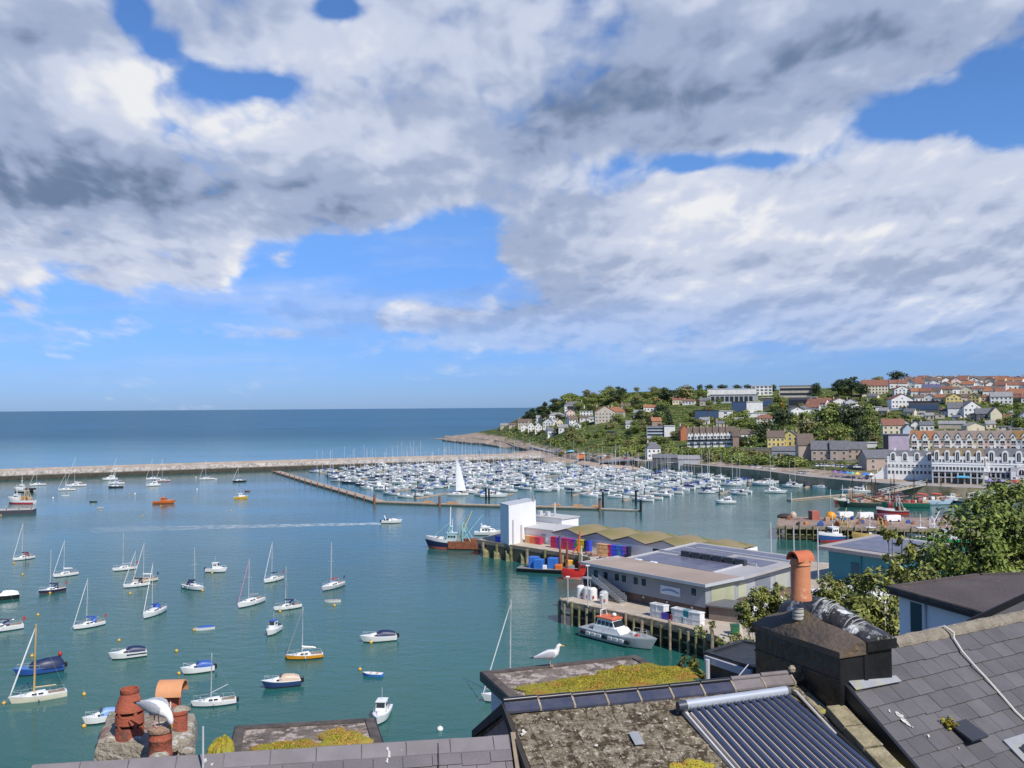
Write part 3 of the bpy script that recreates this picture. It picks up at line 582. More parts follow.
    for sg in (-1, 1):
        pr = [(L * .05, sg * B * .47, F + .45), (L * .28, sg * B * .38, F + .58), (L * .52, sg * .05, F + .85)]; bm.path(pr, .018, 4)
        for q in pr: bm.tube((q[0], q[1] * .98, F), q, .016, n=4)
    bm.build('bow_rail', ALU, root)
    if ob:
        bm = MB(); bm.bev((-L * .545, 0, F * .85), (.5, .42, .75), .08); bm.build('outboard_motor', BLACK, root)
    return root
def dinghy(label, loc, rz, L=3.2, hull=WHITE, cover=None, group=None, inside=None):
    B = L * .44; F = .42; root = thing('dinghy', label, 'dinghy', loc, rz, group)
    hull_mb(L, B, F, .8, .04, .3, .84, 2.2, mid=.5).build('hull', [hull, hull, inside or GREY, hull], root, True, 35)
    if cover:
        bm = MB(); rings = []
        for x, w, h in ((-L * .46, .40, .12), (-L * .1, .44, .3), (L * .2, .34, .26), (L * .42, .08, .12)): rings.append([(x, B * w * math.cos(PI * i / 6), F + .03 + h * math.sin(PI * i / 6)) for i in range(7)])
        bm.loft(rings); bm.build('boat_cover', cover, root, True, 50)
    else:
        for x in (-.22, .12): MB().box((L * x, 0, F + .03), (.24, B * .82, .05)).build('thwart', WOODM, root)
    return root
def place(xc, ywl, wpx, th, L=None, lo=3, hi=14):
    """centre point, heading and length from the photograph's waterline; th>0: bow towards the camera; |th|<90 bow left, 180-th bow right"""
    p = W(xc, ywl); a = math.radians(th); az = math.atan2(p.x, p.y)
    dx, dy = -math.cos(a), -math.sin(a); rz = math.atan2(dy, dx) - az
    if L is None:
        d = p.y; L = .86 * wpx * d / 900; c = abs(math.cos(a)); L = (L - abs(math.sin(a)) * 1.2) / max(c, .4)
    return Vector((p.x, p.y, 0)), rz, min(max(L, lo), hi)
def mh_px(ywl, ytop, loc): return (ywl - ytop) * loc.y / 900 - .9
def Y(label, xc, ywl, wpx, th, ytop, **k):
    loc, rz, L = place(xc, ywl, wpx, th, k.pop('L', None), 5.5, 11); return yacht(label, loc, rz, L, mh=mh_px(ywl, ytop, loc), **k)
def C(label, xc, ywl, wpx, th, **k):
    loc, rz, L = place(xc, ywl, wpx, th, k.pop('L', None), 4.0, 12); return cruiser(label, loc, rz, L, **k)
def D(label, xc, ywl, wpx, th, **k):
    loc, rz, L = place(xc, ywl, wpx, th, k.pop('L', None), 2.6, 5); return dinghy(label, loc, rz, L, **k)
DRED = paint((.16, .03, .03)); PINK = paint((.62, .20, .34)); CREAM = paint((.74, .69, .54)); BEIGE = paint((.55, .42, .32)); TEALB = paint((.05, .25, .28))
# ---- moored yachts of the outer harbour
Y('white yacht with maroon sail cover moored apart below the barge', 24, 559.5, 20.5, 30, 522, cover=DRED, hood=DRED)
Y('slim white yacht with furled jib moored behind the navy hulled one', 66, 576, 22.5, 22, 539, cover=WHITE)
Y('navy hulled yacht with bare mast and navy cockpit hood', 52.5, 592, 18, 25, 549, hull=NAVY, boot=DRED, cover=NAVY, hood=NAVY, furl=None)
Y('white yacht with uncovered boom at the rear of the left cluster', 125, 570, 20.5, 18, 532.5, cover=None, furl=None)
Y('cream yacht with a tan deck half hidden in the yacht cluster', 145.5, 582, 19.5, 25, 542, hull=CREAM, deck=TAN, cover=WHITE)
Y('white yacht with black cockpit hood in the yacht cluster', 137, 586.5, 23.5, 18, 550, cover=BLACK, hood=BLACK)
Y('white yacht with blue sail cover and bow towards the viewer', 154, 614.5, 17.5, 62, 562.5, cover=BLUE, hood=BLUE, L=7.5)
Y('white yacht with blue sail cover and long furled jib over open water', 89.5, 627, 27, 26, 577, cover=BLUE, hood=BLUE)
Y('white yacht with navy sprayhood and bow pointing right', 193, 589, 16.5, 125, 547, cover=NAVY, hood=NAVY, furl=None, L=7)
Y('white yacht with pink furled jib', 251, 604.5, 17, 52, 558, cover=GREY, furl=PINK, L=7.5)
Y('small white yacht with black boot stripe at the rear of the middle moorings', 273.5, 581, 13.5, 50, 541, cover=NAVY, boot=BLACK, L=6)
Y('white yacht with broad black underside', 288, 609, 21, 25, 565.5, cover=NAVY, boot=BLACK, hood=NAVY, furl=None)
Y('grey white yacht with red cover, last on the channel side', 333, 588, 15.5, 55, 542, hull=LGREY, cover=RED, furl=None, L=7.5, mastk=1.3)
Y('orange hulled yacht with white deck and stowed boom', 305.5, 658.5, 37.5, 3, 606, hull=paint((.78, .33, .02)), boot=BLACK, cover=WHITE, furl=GREY)
Y('white yacht with low boom struts, nearest to the chimney pots', 215, 705, 43.5, 0, 652, cover=None, boot=NAVY, furl=None, boomup=1.0, motor=True)
Y('white yacht with yellow wooden mast and boom', 39.5, 699.5, 57, 4, 624, mast=WOODM, boot=CREAM, cover=None, mastk=1.9, hull=CREAM)
C('low white sports boat with blue cockpit cover and black outboard', 199, 672.5, 34, 8, style='cabin', canopy=BLUE)
Y('yacht half hidden behind the mossy flat roof with its sail cover hanging', 516, 701, 40, 4, 601, L=8.4, cover=WHITE, boot=BLACK, mastk=1.3)
C('white cabin cruiser with navy canopy alone in open water', 129.5, 657.5, 37, 6, canopy=NAVY, ob=False, stripe=BLACK)
C('navy hulled motor boat with beige canopy', 283, 686.5, 40, 4, hull=paint((.03, .065, .18)), canopy=BEIGE)
C('white motor boat with navy bimini towards the channel', 380, 641, 24, 8, canopy=NAVY, L=5.6)
C('white fishing cruiser seen stern on beside the near flat roof', 382, 718, 18, 78, L=5.4, style='wheelhouse', canopy=WHITE, stripe=None)
C('small white and navy work boat among the yachts', 215.5, 572, 17, 160, style='wheelhouse', canopy=WHITE, boot=NAVY, L=4.8)
C('small white cabin boat with blue stripe between two yachts', 273.5, 633, 11.5, 66, L=4.6, style='wheelhouse', canopy=BLUE)
C('white speedboat with blue cover partly hidden by the louvred chimney pot', 103, 722, 26, 12, canopy=paint((.20, .35, .62)), ob=False)
C('white express cruiser running up the channel with a foam wake', 391, 523, 21.5, 178, style='express', canopy=NAVY)
C('white open cruiser under way between marina and sheds', 726, 503.5, 17, 8, style='fly', canopy=WHITE, ob=False, L=8)
D('small white boat with bright blue cover on a yellow mooring', 205, 629.5, 22, 12, cover=BLUE)
D('white tender lying in open water below the grey yacht', 333, 602, 9, 0, L=3.2)
D('bright blue dinghy with white bow', 373, 676, 12, -20, hull=paint((.06, .22, .62)), inside=WHITE, L=3)
D('dark dinghy on the left moorings', 93.5, 502, 8, 0, hull=BLACK)
D('grey inflatable dinghy near the white buoy', 100.5, 508, 7, 10, hull=LGREY)
D('dark tender beside the yellow motor boat', 247.5, 491.5, 6, 0, hull=DRED)
D('small white tender below the big white catamaran', 65.5, 495.8, 9, 0, L=3.4)
C('white motor launch with dark hood cut by the photo edge above the bimini boat', 3, 599.5, 20, 6, hull=BLACK, canopy=WHITE, ob=False, L=6)
Y('white yacht with raised black bimini at the edge of the harbour view', 0, 631, 30, 6, 560, cover=NAVY, hood=NAVY, L=7.5, furl=None)
# tarpaulined boat
loc, rz, L = place(41, 673, 48, 6)
t = cruiser('open boat under a humped navy tarpaulin', loc, rz, 6.2, hull=BLUE, canopy=NAVY, style='none', deck=paint((.08, .22, .55)))
bm = MB(); rings = []
for x, w, h in ((-3.1, .9, .75), (-2.6, 1.15, 1.5), (-.5, 1.2, 1.45), (1.2, 1.0, 1.15), (1.7, .7, .5)): rings.append([(x, w * math.cos(PI * i / 8), .75 + h * math.sin(PI * i / 8) ** .8) for i in range(9)])
bm.loft(rings); bm.build('tarpaulin', NAVY, t, True, 50)
bm = MB(); bm.ell((-2.6, .2, 2.55), (.3, .3, .4)); bm.build('fender_buoy', RED, t, True)
# ---- far row by the breakwater
FARY = [(38, 485.4, 14, 466, 'small white yacht nearest the fishing boats below the breakwater', {}), (67, 490.5, 11.5, 473, 'short masted white yacht above its white tender', {}), (117, 484, 14, 457.5, 'tall white yacht rafted beside a dark hulled boat', {}),
  (153.5, 479.5, 10, 458, 'rear white yacht of the rafted pair below the breakwater', {}), (163.5, 481.5, 9, 458.5, 'pale pink hulled yacht below the breakwater', dict(hull=paint((.6, .42, .42)))),
  (207, 479.5, 11, 460, 'lone white yacht below the middle of the left breakwater', {}), (239.5, 481.8, 6, 467, 'small dark yacht close to the yellow motor boat', dict(hull=BLACK))]
for x, y, w, yt, lb_, k in FARY: Y(lb_, x, y, w, RND.uniform(-5, 25), yt, simple=True, L=7.5, **k)
Y('dark hulled sailing boat rafted in front of the tall white yacht', 116, 487.5, 13, 5, 470, hull=BLACK, simple=True, L=7)
Y('large white catamaran like motor sailer below the breakwater', 76.5, 486.3, 17, 5, 457, simple=True, L=9.5, cover=WHITE)
C('white flybridge cruiser behind the tall white yacht', 110.5, 480, 11, 10, style='fly', L=7.5, ob=False)
C('white day cruiser in front of the rafted yacht pair', 153.5, 486, 10, 20, style='fly', L=6.5, ob=False)
D('white rowing tender astern of the lone white yacht', 214.5, 479, 5, 0, L=3)
# ---- small coloured working boats
C('bright orange launch with white wheelhouse alone on the left water', 163.5, 503.5, 19, 165, style='wheelhouse', hull=ORANGE, canopy=ORANGE, deck=paint((.55, .14, .04)), L=8.5, ob=False)
C('bright yellow motor boat with white cabin', 240.5, 498.5, 11, 175, style='wheelhouse', hull=YELLOW, canopy=WHITE, boot=YELLOW, L=5.6, ob=False)
# ---- buoys
bu = thing('mooring_buoy', 'small yellow mooring buoy floating among the boats', 'buoy', W(38, 615.5), group='yellow mooring buoys')
MB().ell((0, 0, .12), (.27, .27, .26), 12, 8).build('float', mat('buoy_yellow', (.75, .45, .06), .5), bu, True); MB().path([(.12, 0, .42), (.1, 0, .62), (-.1, 0, .62), (-.12, 0, .42)], .035, 6).build('pick_up_ring', GREY, bu)
BUOYS = [(14, 563.5), (6, 507), (1, 515.5), (93, 504.5), (100, 511), (129, 494), (142.5, 516.5), (194.5, 497.5), (231, 511), (161, 506), (4, 704), (32, 656.5), (84, 695), (84, 727), (119, 641), (176.5, 651.5), (179, 674), (194, 630.5),
  (115, 659), (76, 628), (149, 616), (202.5, 591), (130, 594), (50, 593.5), (246, 605), (268, 633.5), (280, 612), (269, 582), (327, 590), (334.5, 606), (286.5, 659), (360, 670), (371, 643), (193, 706), (22.5, 575), (212, 573.5), (241, 500), (90, 490)]
for x, y in BUOYS:
    c = copy_tree(bu); c.location = W(x, y); c.rotation_euler.z = RND.uniform(0, 6)
for x, y, s in ((440, 730, 1.0), (53, 498, 1), (196, 477.5, 1), (197, 489.5, 1), (135, 494, 1)):
    p = W(x, y); b_ = thing('mooring_buoy', 'white mooring buoy floating on open water', 'buoy', p, 0, 'white mooring buoys'); MB().ell((0, 0, .12), (.4 * s, .4 * s, .36 * s), 12, 8).build('float', WHITE, b_, True); MB().tube((0, 0, .3), (0, 0, .7), .05).build('ring_post', GREY, b_)
# ---- wake
def foam(name, lo, hi, sc_=.9):
    m = bpy.data.materials.new(name); m.use_nodes = True; t = m.node_tree; p = t.nodes['Principled BSDF']; L = t.links; p.inputs['Base Color'].default_value = (.72, .78, .80, 1); p.inputs['Roughness'].default_value = .8
    g = t.nodes.new('ShaderNodeTexCoord'); n = t.nodes.new('ShaderNodeTexNoise'); n.inputs['Scale'].default_value = sc_; n.inputs['Detail'].default_value = 8; n.inputs['Roughness'].default_value = .7; L.new(g.outputs['Object'], n.inputs['Vector'])
    u = t.nodes.new('ShaderNodeSeparateXYZ'); L.new(g.outputs['Generated'], u.inputs[0])
    a = t.nodes.new('ShaderNodeMapRange'); L.new(n.outputs['Fac'], a.inputs[0]); a.inputs[1].default_value = .40; a.inputs[2].default_value = .68
    b = t.nodes.new('ShaderNodeMapRange'); L.new(u.outputs[0], b.inputs[0]); b.inputs[3].default_value = lo; b.inputs[4].default_value = hi
    mu = t.nodes.new('ShaderNodeMath'); mu.operation = 'MULTIPLY'; L.new(a.outputs[0], mu.inputs[0]); L.new(b.outputs[0], mu.inputs[1]); L.new(mu.outputs[0], p.inputs['Alpha']); return m
def wake(pts, nm_, m):
    bm = MB(); n = len(pts); c = W(pts[0][0], pts[0][1]); up_ = []; dn = []
    for x, y, h in pts: up_.append(W(x, y - h) - c + Vector((0, 0, .03))); dn.append(W(x, y + h) - c + Vector((0, 0, .03)))
    for i in range(n - 1): bm.add([dn[i], dn[i + 1], up_[i + 1], up_[i]], [(0, 1, 2, 3)])
    return tag(bm.build(nm_, m, loc=c), 'pale foam wake trailing behind the express cruiser', 'wake', kind='stuff')
wake([(381, 523.8, 1.1), (350, 524.3, 1.1), (300, 525.3, 1.3), (250, 526.4, 1.6), (180, 528.0, 2.2), (90, 530.0, 2.8)], 'boat_wake', foam('wake_foam', .12, 1.0, .35))
# ---- marina
def mk(kind, lab, **k): return (kind, lab, k)
protos = [yacht('white sailing yacht with blue sail cover berthed in the packed marina', (0, 0, 0), 0, 9, simple=True, mh=13, mastk=1.5, cover=BLUE, hood=BLUE, group='blue covered marina yachts'),
  yacht('white sailing yacht with pale sail cover berthed in the packed marina', (0, 0, 0), 0, 9.4, simple=True, mh=14.5, mastk=1.5, cover=LGREY, group='pale covered marina yachts'),
  yacht('white sailing yacht with navy sail cover and hood berthed in the packed marina', (0, 0, 0), 0, 8.2, simple=True, mh=12, mastk=1.5, cover=NAVY, hood=NAVY, group='navy covered marina yachts'),
  yacht('navy hulled sailing yacht berthed in the packed marina', (0, 0, 0), 0, 9, simple=True, mh=13, mastk=1.5, hull=NAVY, cover=NAVY, group='navy hulled marina yachts'),
  cruiser('white flybridge motor cruiser berthed in the packed marina', (0, 0, 0), 0, 9.6, style='fly', ob=False, canopy=WHITE, group='flybridge marina cruisers'),
  cruiser('white sports cruiser with navy canopy berthed in the packed marina', (0, 0, 0), 0, 8, style='cabin', ob=False, canopy=NAVY, group='canopied marina cruisers'),
  cruiser('white express cruiser with radar arch berthed in the packed marina', (0, 0, 0), 0, 9, style='express', ob=False, canopy=LGREY, group='express marina cruisers')]
MAR = [(315, 472), (380, 464.6), (430, 463), (520, 461.6), (556, 464.5), (600, 468.5), (650, 471), (700, 474.5), (760, 480.5), (832, 487), (822, 489.5), (790, 488.5), (740, 485), (700, 489.5), (775, 493.5), (765, 495.5), (700, 494.5), (662, 495), (657, 503.2), (610, 501.5), (565, 495.5), (525, 489), (505, 497.5), (440, 496), (412, 499.5), (368, 490), (330, 480.5)]
def inpoly(x, y, P):
    c = False; n = len(P)
    for i in range(n):
        x1, y1 = P[i]; x2, y2 = P[i - 1]
        if (y1 > y) != (y2 > y) and x < (x2 - x1) * (y - y1) / (y2 - y1) + x1: c = not c
    return c
MW = [(W(x, y).x, W(x, y).y) for x, y in MAR]
x0, x1 = min(p[0] for p in MW), max(p[0] for p in MW); y0, y1 = min(p[1] for p in MW), max(p[1] for p in MW)
a = math.radians(62); tx = Vector((math.cos(a), math.sin(a))); ty = Vector((-tx.y, tx.x))   # pontoon direction
spots = []
for r in range(-60, 60):
    for q in range(-120, 120):
        c = Vector((60, 530)) + ty * (r * 29.0) + tx * (q * 7.4 + (r % 3))
        for sd in (-1, 1):
            w = c + ty * (sd * 7.2)
            if inpoly(w.x, w.y, MW): spots.append((w.x, w.y, sd))
RND.shuffle(spots)
print('MARINA BERTHS', len(spots))
wts = [5, 6, 4, 1, 3, 4, 3]; used = [0] * 7
pont_used = set()
for i, (x, y, sd) in enumerate(spots[:292]):
    k = RND.choices(range(7), wts)[0]; base = protos[k]
    o = base if not used[k] else copy_tree(base); used[k] += 1
    o.location = (x + RND.uniform(-.5, .5), y + RND.uniform(-.5, .5), 0); flip = RND.random() < .35
    o.rotation_euler.z = math.atan2(ty.y, ty.x) + (0 if (sd < 0) != flip else PI) + RND.uniform(-.04, .04); s = RND.uniform(.84, 1.14); o.scale = (s, s, s * RND.uniform(.95, 1.12))
# berths beyond the three hundred nearest: one mass of further yachts
bm = MB(); nrest = 0
for x, y, sd in spots[292::2]:
    L_ = RND.uniform(7, 11); h = hull_mb(L_, L_ * .32, .95, .7, .05, .3); an = math.atan2(ty.y, ty.x) + (0 if sd < 0 else PI); ca, sa = math.cos(an), math.sin(an); tf = lambda v: (x + v[0] * ca - v[1] * sa, y + v[0] * sa + v[1] * ca, v[2]); nrest += 1
    bm.add([tf(v) for v in h.v], h.f); c = cabin_mb(-L_ * .2, L_ * .25, L_ * .2, L_ * .12, .9, .7); bm.add([tf(v) for v in c.v], c.f)
    if RND.random() < .75: p0_ = tf((L_ * .08, 0, .9)); bm.tube(p0_, (p0_[0], p0_[1], RND.uniform(10, 14)), .07, .05, 5)
    w_ = MB().box((L_ * .02, 0, 1.3), (L_ * .25, L_ * .215, .2)); bm.add([tf(v) for v in w_.v], w_.f, 1)
print('REST', nrest)
if nrest: tag(bm.build('far_yachts', [WHITE, GLASS]), 'mass of further white yachts filling the marina', 'yachts', kind='stuff')
for r in range(-60, 60):
    run = []
    for q in range(-300, 300):
        w = Vector((60, 530)) + ty * (r * 29.0) + tx * (q * 3.0)
        if inpoly(w.x, w.y, MW): run.append(w)
        elif run:
            if len(run) > 3:
                a_, b_ = run[0], run[-1]; t_ = (b_ - a_).normalized(); n_ = Vector((-t_.y, t_.x))
                root = thing('berth_pontoon', 'long pale walkway pontoon between rows of marina boats', 'pontoon', (a_.x, a_.y, 0), 0, 'marina walkway pontoons')
                MB().par((-n_.x * .9, -n_.y * .9, -.3), ((b_ - a_).x, (b_ - a_).y, 0), (n_.x * 1.8, n_.y * 1.8, 0), (0, 0, .75)).build('deck', PONT, root)
                for j in range(0, len(run), 9):
                    w = run[j] - a_; MB().tube((w.x, w.y, -2), (w.x, w.y, 3.6), .22, n=6).build('pile', BLACK, root, True)
            run = []
# big white sail hoisted in the marina
loc, rz, L = place(458, 495.5, 18, 0); o = yacht('yacht with a tall white mainsail hoisted among the bare masts', loc, rz, 9.5, mh=17, simple=True, cover=None, mastk=1.3)
bm = MB(); rings = []
for k in range(9):
    t_ = k / 8; z = lerp(2.2, 16.8, t_); w = 4.4 * (1 - t_) ** .8 + .15; rings.append([(1.0 - .02 * z - .1, .0, z), (1.0 - .02 * z - .1 - w * .5, .5 * (1 - t_) + .04, z), (1.0 - .02 * z - .1 - w, .15, z), (1.0 - .02 * z - .1 - w * .5, .5 * (1 - t_), z)])
bm.loft(rings); bm.build('mainsail', mat('sail_cloth', (.88, .88, .87), .8, var=.04), o, True)
C('long low white motor yacht on the front edge of the marina below the tall sail', 493, 497, 27, 175, style='fly', canopy=WHITE, ob=False, L=11)
C('white and yellow motor boat on the outer edge of the marina', 713, 489, 12, 10, style='wheelhouse', hull=YELLOW, canopy=WHITE, L=6.5, ob=False)
C('pair like white cruiser lying off the marina end', 775, 493, 18, 175, style='fly', canopy=WHITE, ob=False, L=9)
for x, y, h in ((486, 499, 5), (489, 500, 5), (603, 507, 6), (636, 505, 6)):
    p = W(x, y); t = thing('mooring_dolphin', 'dark steel mooring pile standing in the marina entrance', 'pile', p, 0, 'dark marina entrance piles'); MB().tube((0, 0, -2), (0, 0, h), .45, n=10).build('pile', BLACK, t, True); MB().lathe([(.5, h), (.5, h + .3), (.05, h + .7)], 10).build('pile_cap', GREY, t)
# ================================================================== FISHING BOATS, QUAY BUILDINGS
def trawler(label, loc, rz, L=16, hull=NAVY, boot=RED, deckc=None, house=.12, housec=WHITE, gantry=None, rail=WHITE, aft=None, derricks=True, clutter=(), name='trawler'):
    B = L * .30; F = L * .085 + .5; root = thing(name, label, 'fishing boat', loc, rz)
    deckc = deckc or mat('worn_deck', (.26, .20, .16), .9)
    hull_mb(L, B, F, .80, .05, .55, .88, 2.6, bz=.6, mid=.5).build('hull', [hull, boot, deckc, rail], root, True, 35)
    # bulwark forward
    bm = MB(); n = 9
    for sg in (-1, 1):
        a = []; b = []
        for i in range(n):
            s = .5 + .5 * i / (n - 1); w = B / 2 * (1 - max(0, (s - .5) / .5) ** 2.6); zt = F * (1 + .55 * max(0, (s - .25) / .75) ** 2); x = L * (s - .5) + L * .05 * s ** 3
            a.append((x, sg * max(w, .05), zt)); b.append((x + .05, sg * max(w, .05) * 1.02, zt + .75))
        for i in range(n - 1): bm.add([a[i], a[i + 1], b[i + 1], b[i]], [(0, 1, 2, 3)])
    bm.build('bulwark', rail, root)
    hx = L * house; zf = F * 1.02
    w = MB(); w.loft([[(hx - L * .10, -B * .30, zf), (hx + L * .10, -B * .30, zf), (hx + L * .10, B * .30, zf), (hx - L * .10, B * .30, zf)], [(hx - L * .10, -B * .28, zf + 2.5), (hx + L * .075, -B * .28, zf + 2.5), (hx + L * .075, B * .28, zf + 2.5), (hx - L * .10, B * .28, zf + 2.5)]]); w = w.build('wheelhouse', housec, root)
    side_windows(hx - L * .085, hx + L * .07, B * .585, zf + 1.35, .6, 3, w)
    bm = MB(); bm.extr([(hx + L * .09, -B * .26, zf + 1.3), (hx + L * .09, B * .26, zf + 1.3), (hx + L * .082, B * .26, zf + 2.1), (hx + L * .082, -B * .26, zf + 2.1)], (.04, 0, 0)); bm.build('windscreen', GLASS, w)
    MB().box((hx - L * .01, 0, zf + 2.6), (L * .21, B * .62, .12)).build('house_roof', housec, w)
    MB().tube((hx, 0, zf + 2.6), (hx, 0, zf + 6.5), .12, .08).build('mast', WHITE, root, True)
    bm = MB(); bm.box((hx, 0, zf + 4.4), (.2, 1.6, .2)); bm.build('radar_bar', WHITE, root)
    if gantry:
        gx = -L * .18; bm = MB()
        for sg in (-1, 1): bm.path([(gx, sg * B * .42, F), (gx + .2, sg * B * .36, F + 5.2), (gx + .2, 0, F + 5.6)], .16, 6); bm.tube((gx - L * .16, sg * B * .38, F), (gx + .2, sg * B * .34, F + 4.6), .11, n=6)
        bm.tube((gx + .1, -B * .38, F + 3.2), (gx + .1, B * .38, F + 3.2), .12, n=6); bm.build('gantry', gantry, root, True)
        if derricks:
            bm = MB()
            for sg in (-1, 1): bm.tube((gx + 1, sg * B * .3, F + .5), (gx - L * .3, sg * B * .75, F + 7.5), .13, .09, 6)
            bm.build('derrick', gantry, root, True)
    if aft:
        bm = MB(); bm.box((-L * .25, 0, F * 1.0), (L * .46, B * .90, 1.5)); bm.build('aft_casing', aft, root)
    for i, (x, y, sx, sy, sz, mm) in enumerate(clutter):
        MB().bev((x * L, y * B, F + sz / 2 + .1), (sx, sy, sz), .1).build('deck_gear', mm, root)
    bm = MB(); bm.path([(-L * .45, 0, F + .3), (hx, 0, zf + 6.3), (L * .5, 0, F * 1.6 + .5)], .025, 4); bm.build('stay_wire', GREY, root)
    return root
p = W(455, 548.5)
LB = paint((.28, .58, .58))
t = trawler('navy and white trawler with pale blue gantry at the quay end', (p.x, p.y, 0), math.radians(172) - .05, 15.5, hull=paint((.02, .03, .08)), boot=paint((.5, .12, .08)), house=.05, housec=paint((.42, .60, .62)), gantry=LB, aft=None, clutter=((-.3, .0, 3, 2.5, 1.0, RUST), (-.1, .2, 1.5, 1.2, .8, GREY)), rail=WHITE)
for x in (-6.2, -4.0, -1.8, .4):
    MB().bev((x, 2.42, 1.35), (2.15, .2, 2.1), .06).build('rusty_side_plate', RUST, t); MB().bev((x, -2.42, 1.35), (2.15, .2, 2.1), .06).build('rusty_side_plate', RUST, t)
bm = MB()
for (a, b) in (((-1, .6, 2), (-4.5, 2.6, 10)), ((-1, -.6, 2), (-4.5, -2.6, 10.5))): bm.tube(a, b, .13, .1, 6)
bm.build('outrigger', paint((.62, .55, .22)), t, True)
bm = MB(); bm.tube((1.5, 0, 3.5), (1.2, 0, 11.8), .2, .14); bm.build('foremast', WHITE, t, True)
bm = MB()
for a, b in (((6.6, .3, 2.9), (1.3, 0, 7.5)), ((6.6, -.3, 2.9), (1.3, 0, 7.5)), ((3.0, 1.4, 2.2), (1.3, .2, 6.5)), ((3.0, -1.4, 2.2), (1.3, -.2, 6.5)), ((.2, 1.2, 2), (1.3, .2, 6.5)), ((.2, -1.2, 2), (1.3, -.2, 6.5))): bm.tube(a, b, .10, n=6)
bm.build('bow_frame', LB, t, True)
C('white cabin boat tied behind the trawler at the quay end', 488, 535, 22, 175, style='fly', canopy=WHITE, ob=False, L=8.5)
# blue container work boat
p = W(548, 572); t = thing('work_barge', 'dark work boat carrying bright blue tanks below the quay', 'work boat', (p.x, p.y, 0), math.radians(-18))
hull_mb(15, 4.2, .95, .9, .03, .2, .92, 3, mid=.6).build('hull', [BLACK, BLACK, mat('barge_deck', (.24, .24, .23), .9), GREY], t, True)
CBL = paint((.04, .17, .55))
for x, y, s in ((-3.6, .2, 2.6), (-2.0, -.8, 2.2), (1.2, .3, 2.5)): MB().bev((x, y, .95 + s * .5), (2.3, 2.0, s), .08).build('tank', CBL, t)
MB().bev((2.9, -.7, 1.5), (1.8, 1.4, 1.2), .2).build('net_pile', ORANGE, t); MB().bev((-.5, -1.2, 1.4), (1.0, .8, .9), .1).build('white_box', WHITE, t); MB().tube((4.8, 0, .9), (4.8, 0, 7.5), .3, .25).build('post', RUST, t, True)
MB().bev((5.4, .6, 1.4), (2, 1.2, .8), .1).build('winch', GREY, t)
# orange crane on its pontoon
p = W(573, 571); t = thing('crane_barge', 'orange and yellow crane pontoon between blue barge and red boat', 'crane', (p.x, p.y, 0), .1)
MB().bev((0, 0, .4), (7, 4, 1.2), .1).build('pontoon', GREY, t); MB().bev((-.6, 0, 1.9), (2.4, 2, 1.8), .15).build('machine_house', paint((.72, .38, .03)), t)
MB().path([(1.2, .4, 1), (1.5, .4, 6), (1.9, .4, 9.5)], [.35, .3, .2], 8).build('jib', paint((.66, .14, .03)), t, True); MB().path([(-.8, .4, 2.5), (.2, .4, 4.6), (1.5, .4, 6)], .2, 6).build('ram', paint((.62, .12, .03)), t, True)
MB().tube((-3, 1, .9), (-3, 1, 8.5), .3, .28).build('post', RUST, t, True)
p = W(582, 579); t = trawler('small bright red fishing boat under the grey building', (p.x, p.y, 0), math.radians(188), 8.5, hull=paint((.55, .03, .03)), boot=paint((.6, .25, .22)), rail=paint((.55, .03, .03)), house=.0, housec=RED, clutter=((-.25, 0, 1.2, 1, .7, BLACK), (.28, 0, 1, 1, .6, GREY)))
# pilot boat
p = W(617, 641.5); q = W(655, 651) - W(580, 632.5); t = thing('pilot_boat', 'grey and white pilot boat with orange wheelhouse roof at the jetty', 'pilot boat', (p.x, p.y, 0), math.atan2(q.y, q.x))
L = 14.6; F = 1.55; B = 4.3
HUL = paint((.44, .46, .48)); hull_mb(L, B, F, .88, .07, .35, .86, 2.6, mid=.55).build('hull', [HUL, BLACK, paint((.34, .36, .37)), WHITE], t, True, 35)
w = MB(); w.loft([[(-4.2, -1.5, F), (2.2, -1.5, F), (2.2, 1.5, F), (-4.2, 1.5, F)], [(-3.9, -1.42, F + .9), (1.2, -1.42, F + .9), (1.2, 1.42, F + .9), (-3.9, 1.42, F + .9)]]); w.build('lower_cabin', WHITE, t)
w = MB(); w.loft([[(-3.6, -1.35, F + .9), (.6, -1.35, F + .9), (.6, 1.35, F + .9), (-3.6, 1.35, F + .9)], [(-3.3, -1.2, F + 2.2), (-.1, -1.2, F + 2.2), (-.1, 1.2, F + 2.2), (-3.3, 1.2, F + 2.2)]]); w = w.build('wheelhouse', WHITE, t)
side_windows(-3.3, .35, 2.68, F + 1.15, .65, 4, w)
bm = MB(); bm.extr([(.58, -1.2, F + 1.1), (.58, 1.2, F + 1.1), (.1, 1.1, F + 1.95), (.1, -1.1, F + 1.95)], (.05, 0, .02)); bm.build('windscreen', GLASS, w)
MB().bev((-1.75, 0, F + 2.32), (3.9, 2.8, .24), .08).build('wheelhouse_roof', paint((.66, .16, .07)), w)
bm = MB(); bm.path([(-2.9, -.9, F + 2.3), (-3.1, -.6, F + 3.4), (-3.1, .6, F + 3.4), (-2.9, .9, F + 2.3)], .09, 6); bm.tube((-3.1, 0, F + 3.4), (-3.1, 0, F + 5.6), .05, n=6); bm.build('radar_mast', WHITE, t, True)
MB().ell((-1.0, .5, F + 2.75), (.4, .4, .34)).build('radar_dome', WHITE, t, True)
for i in range(9):
    for sg in (-1, 1): MB().bev((-6 + i * 1.25, sg * 2.13, .95), (1.1, .28, .55), .1).build('fender', paint((.55, .55, .54)) if i % 4 else BLACK, t)
bm = MB()
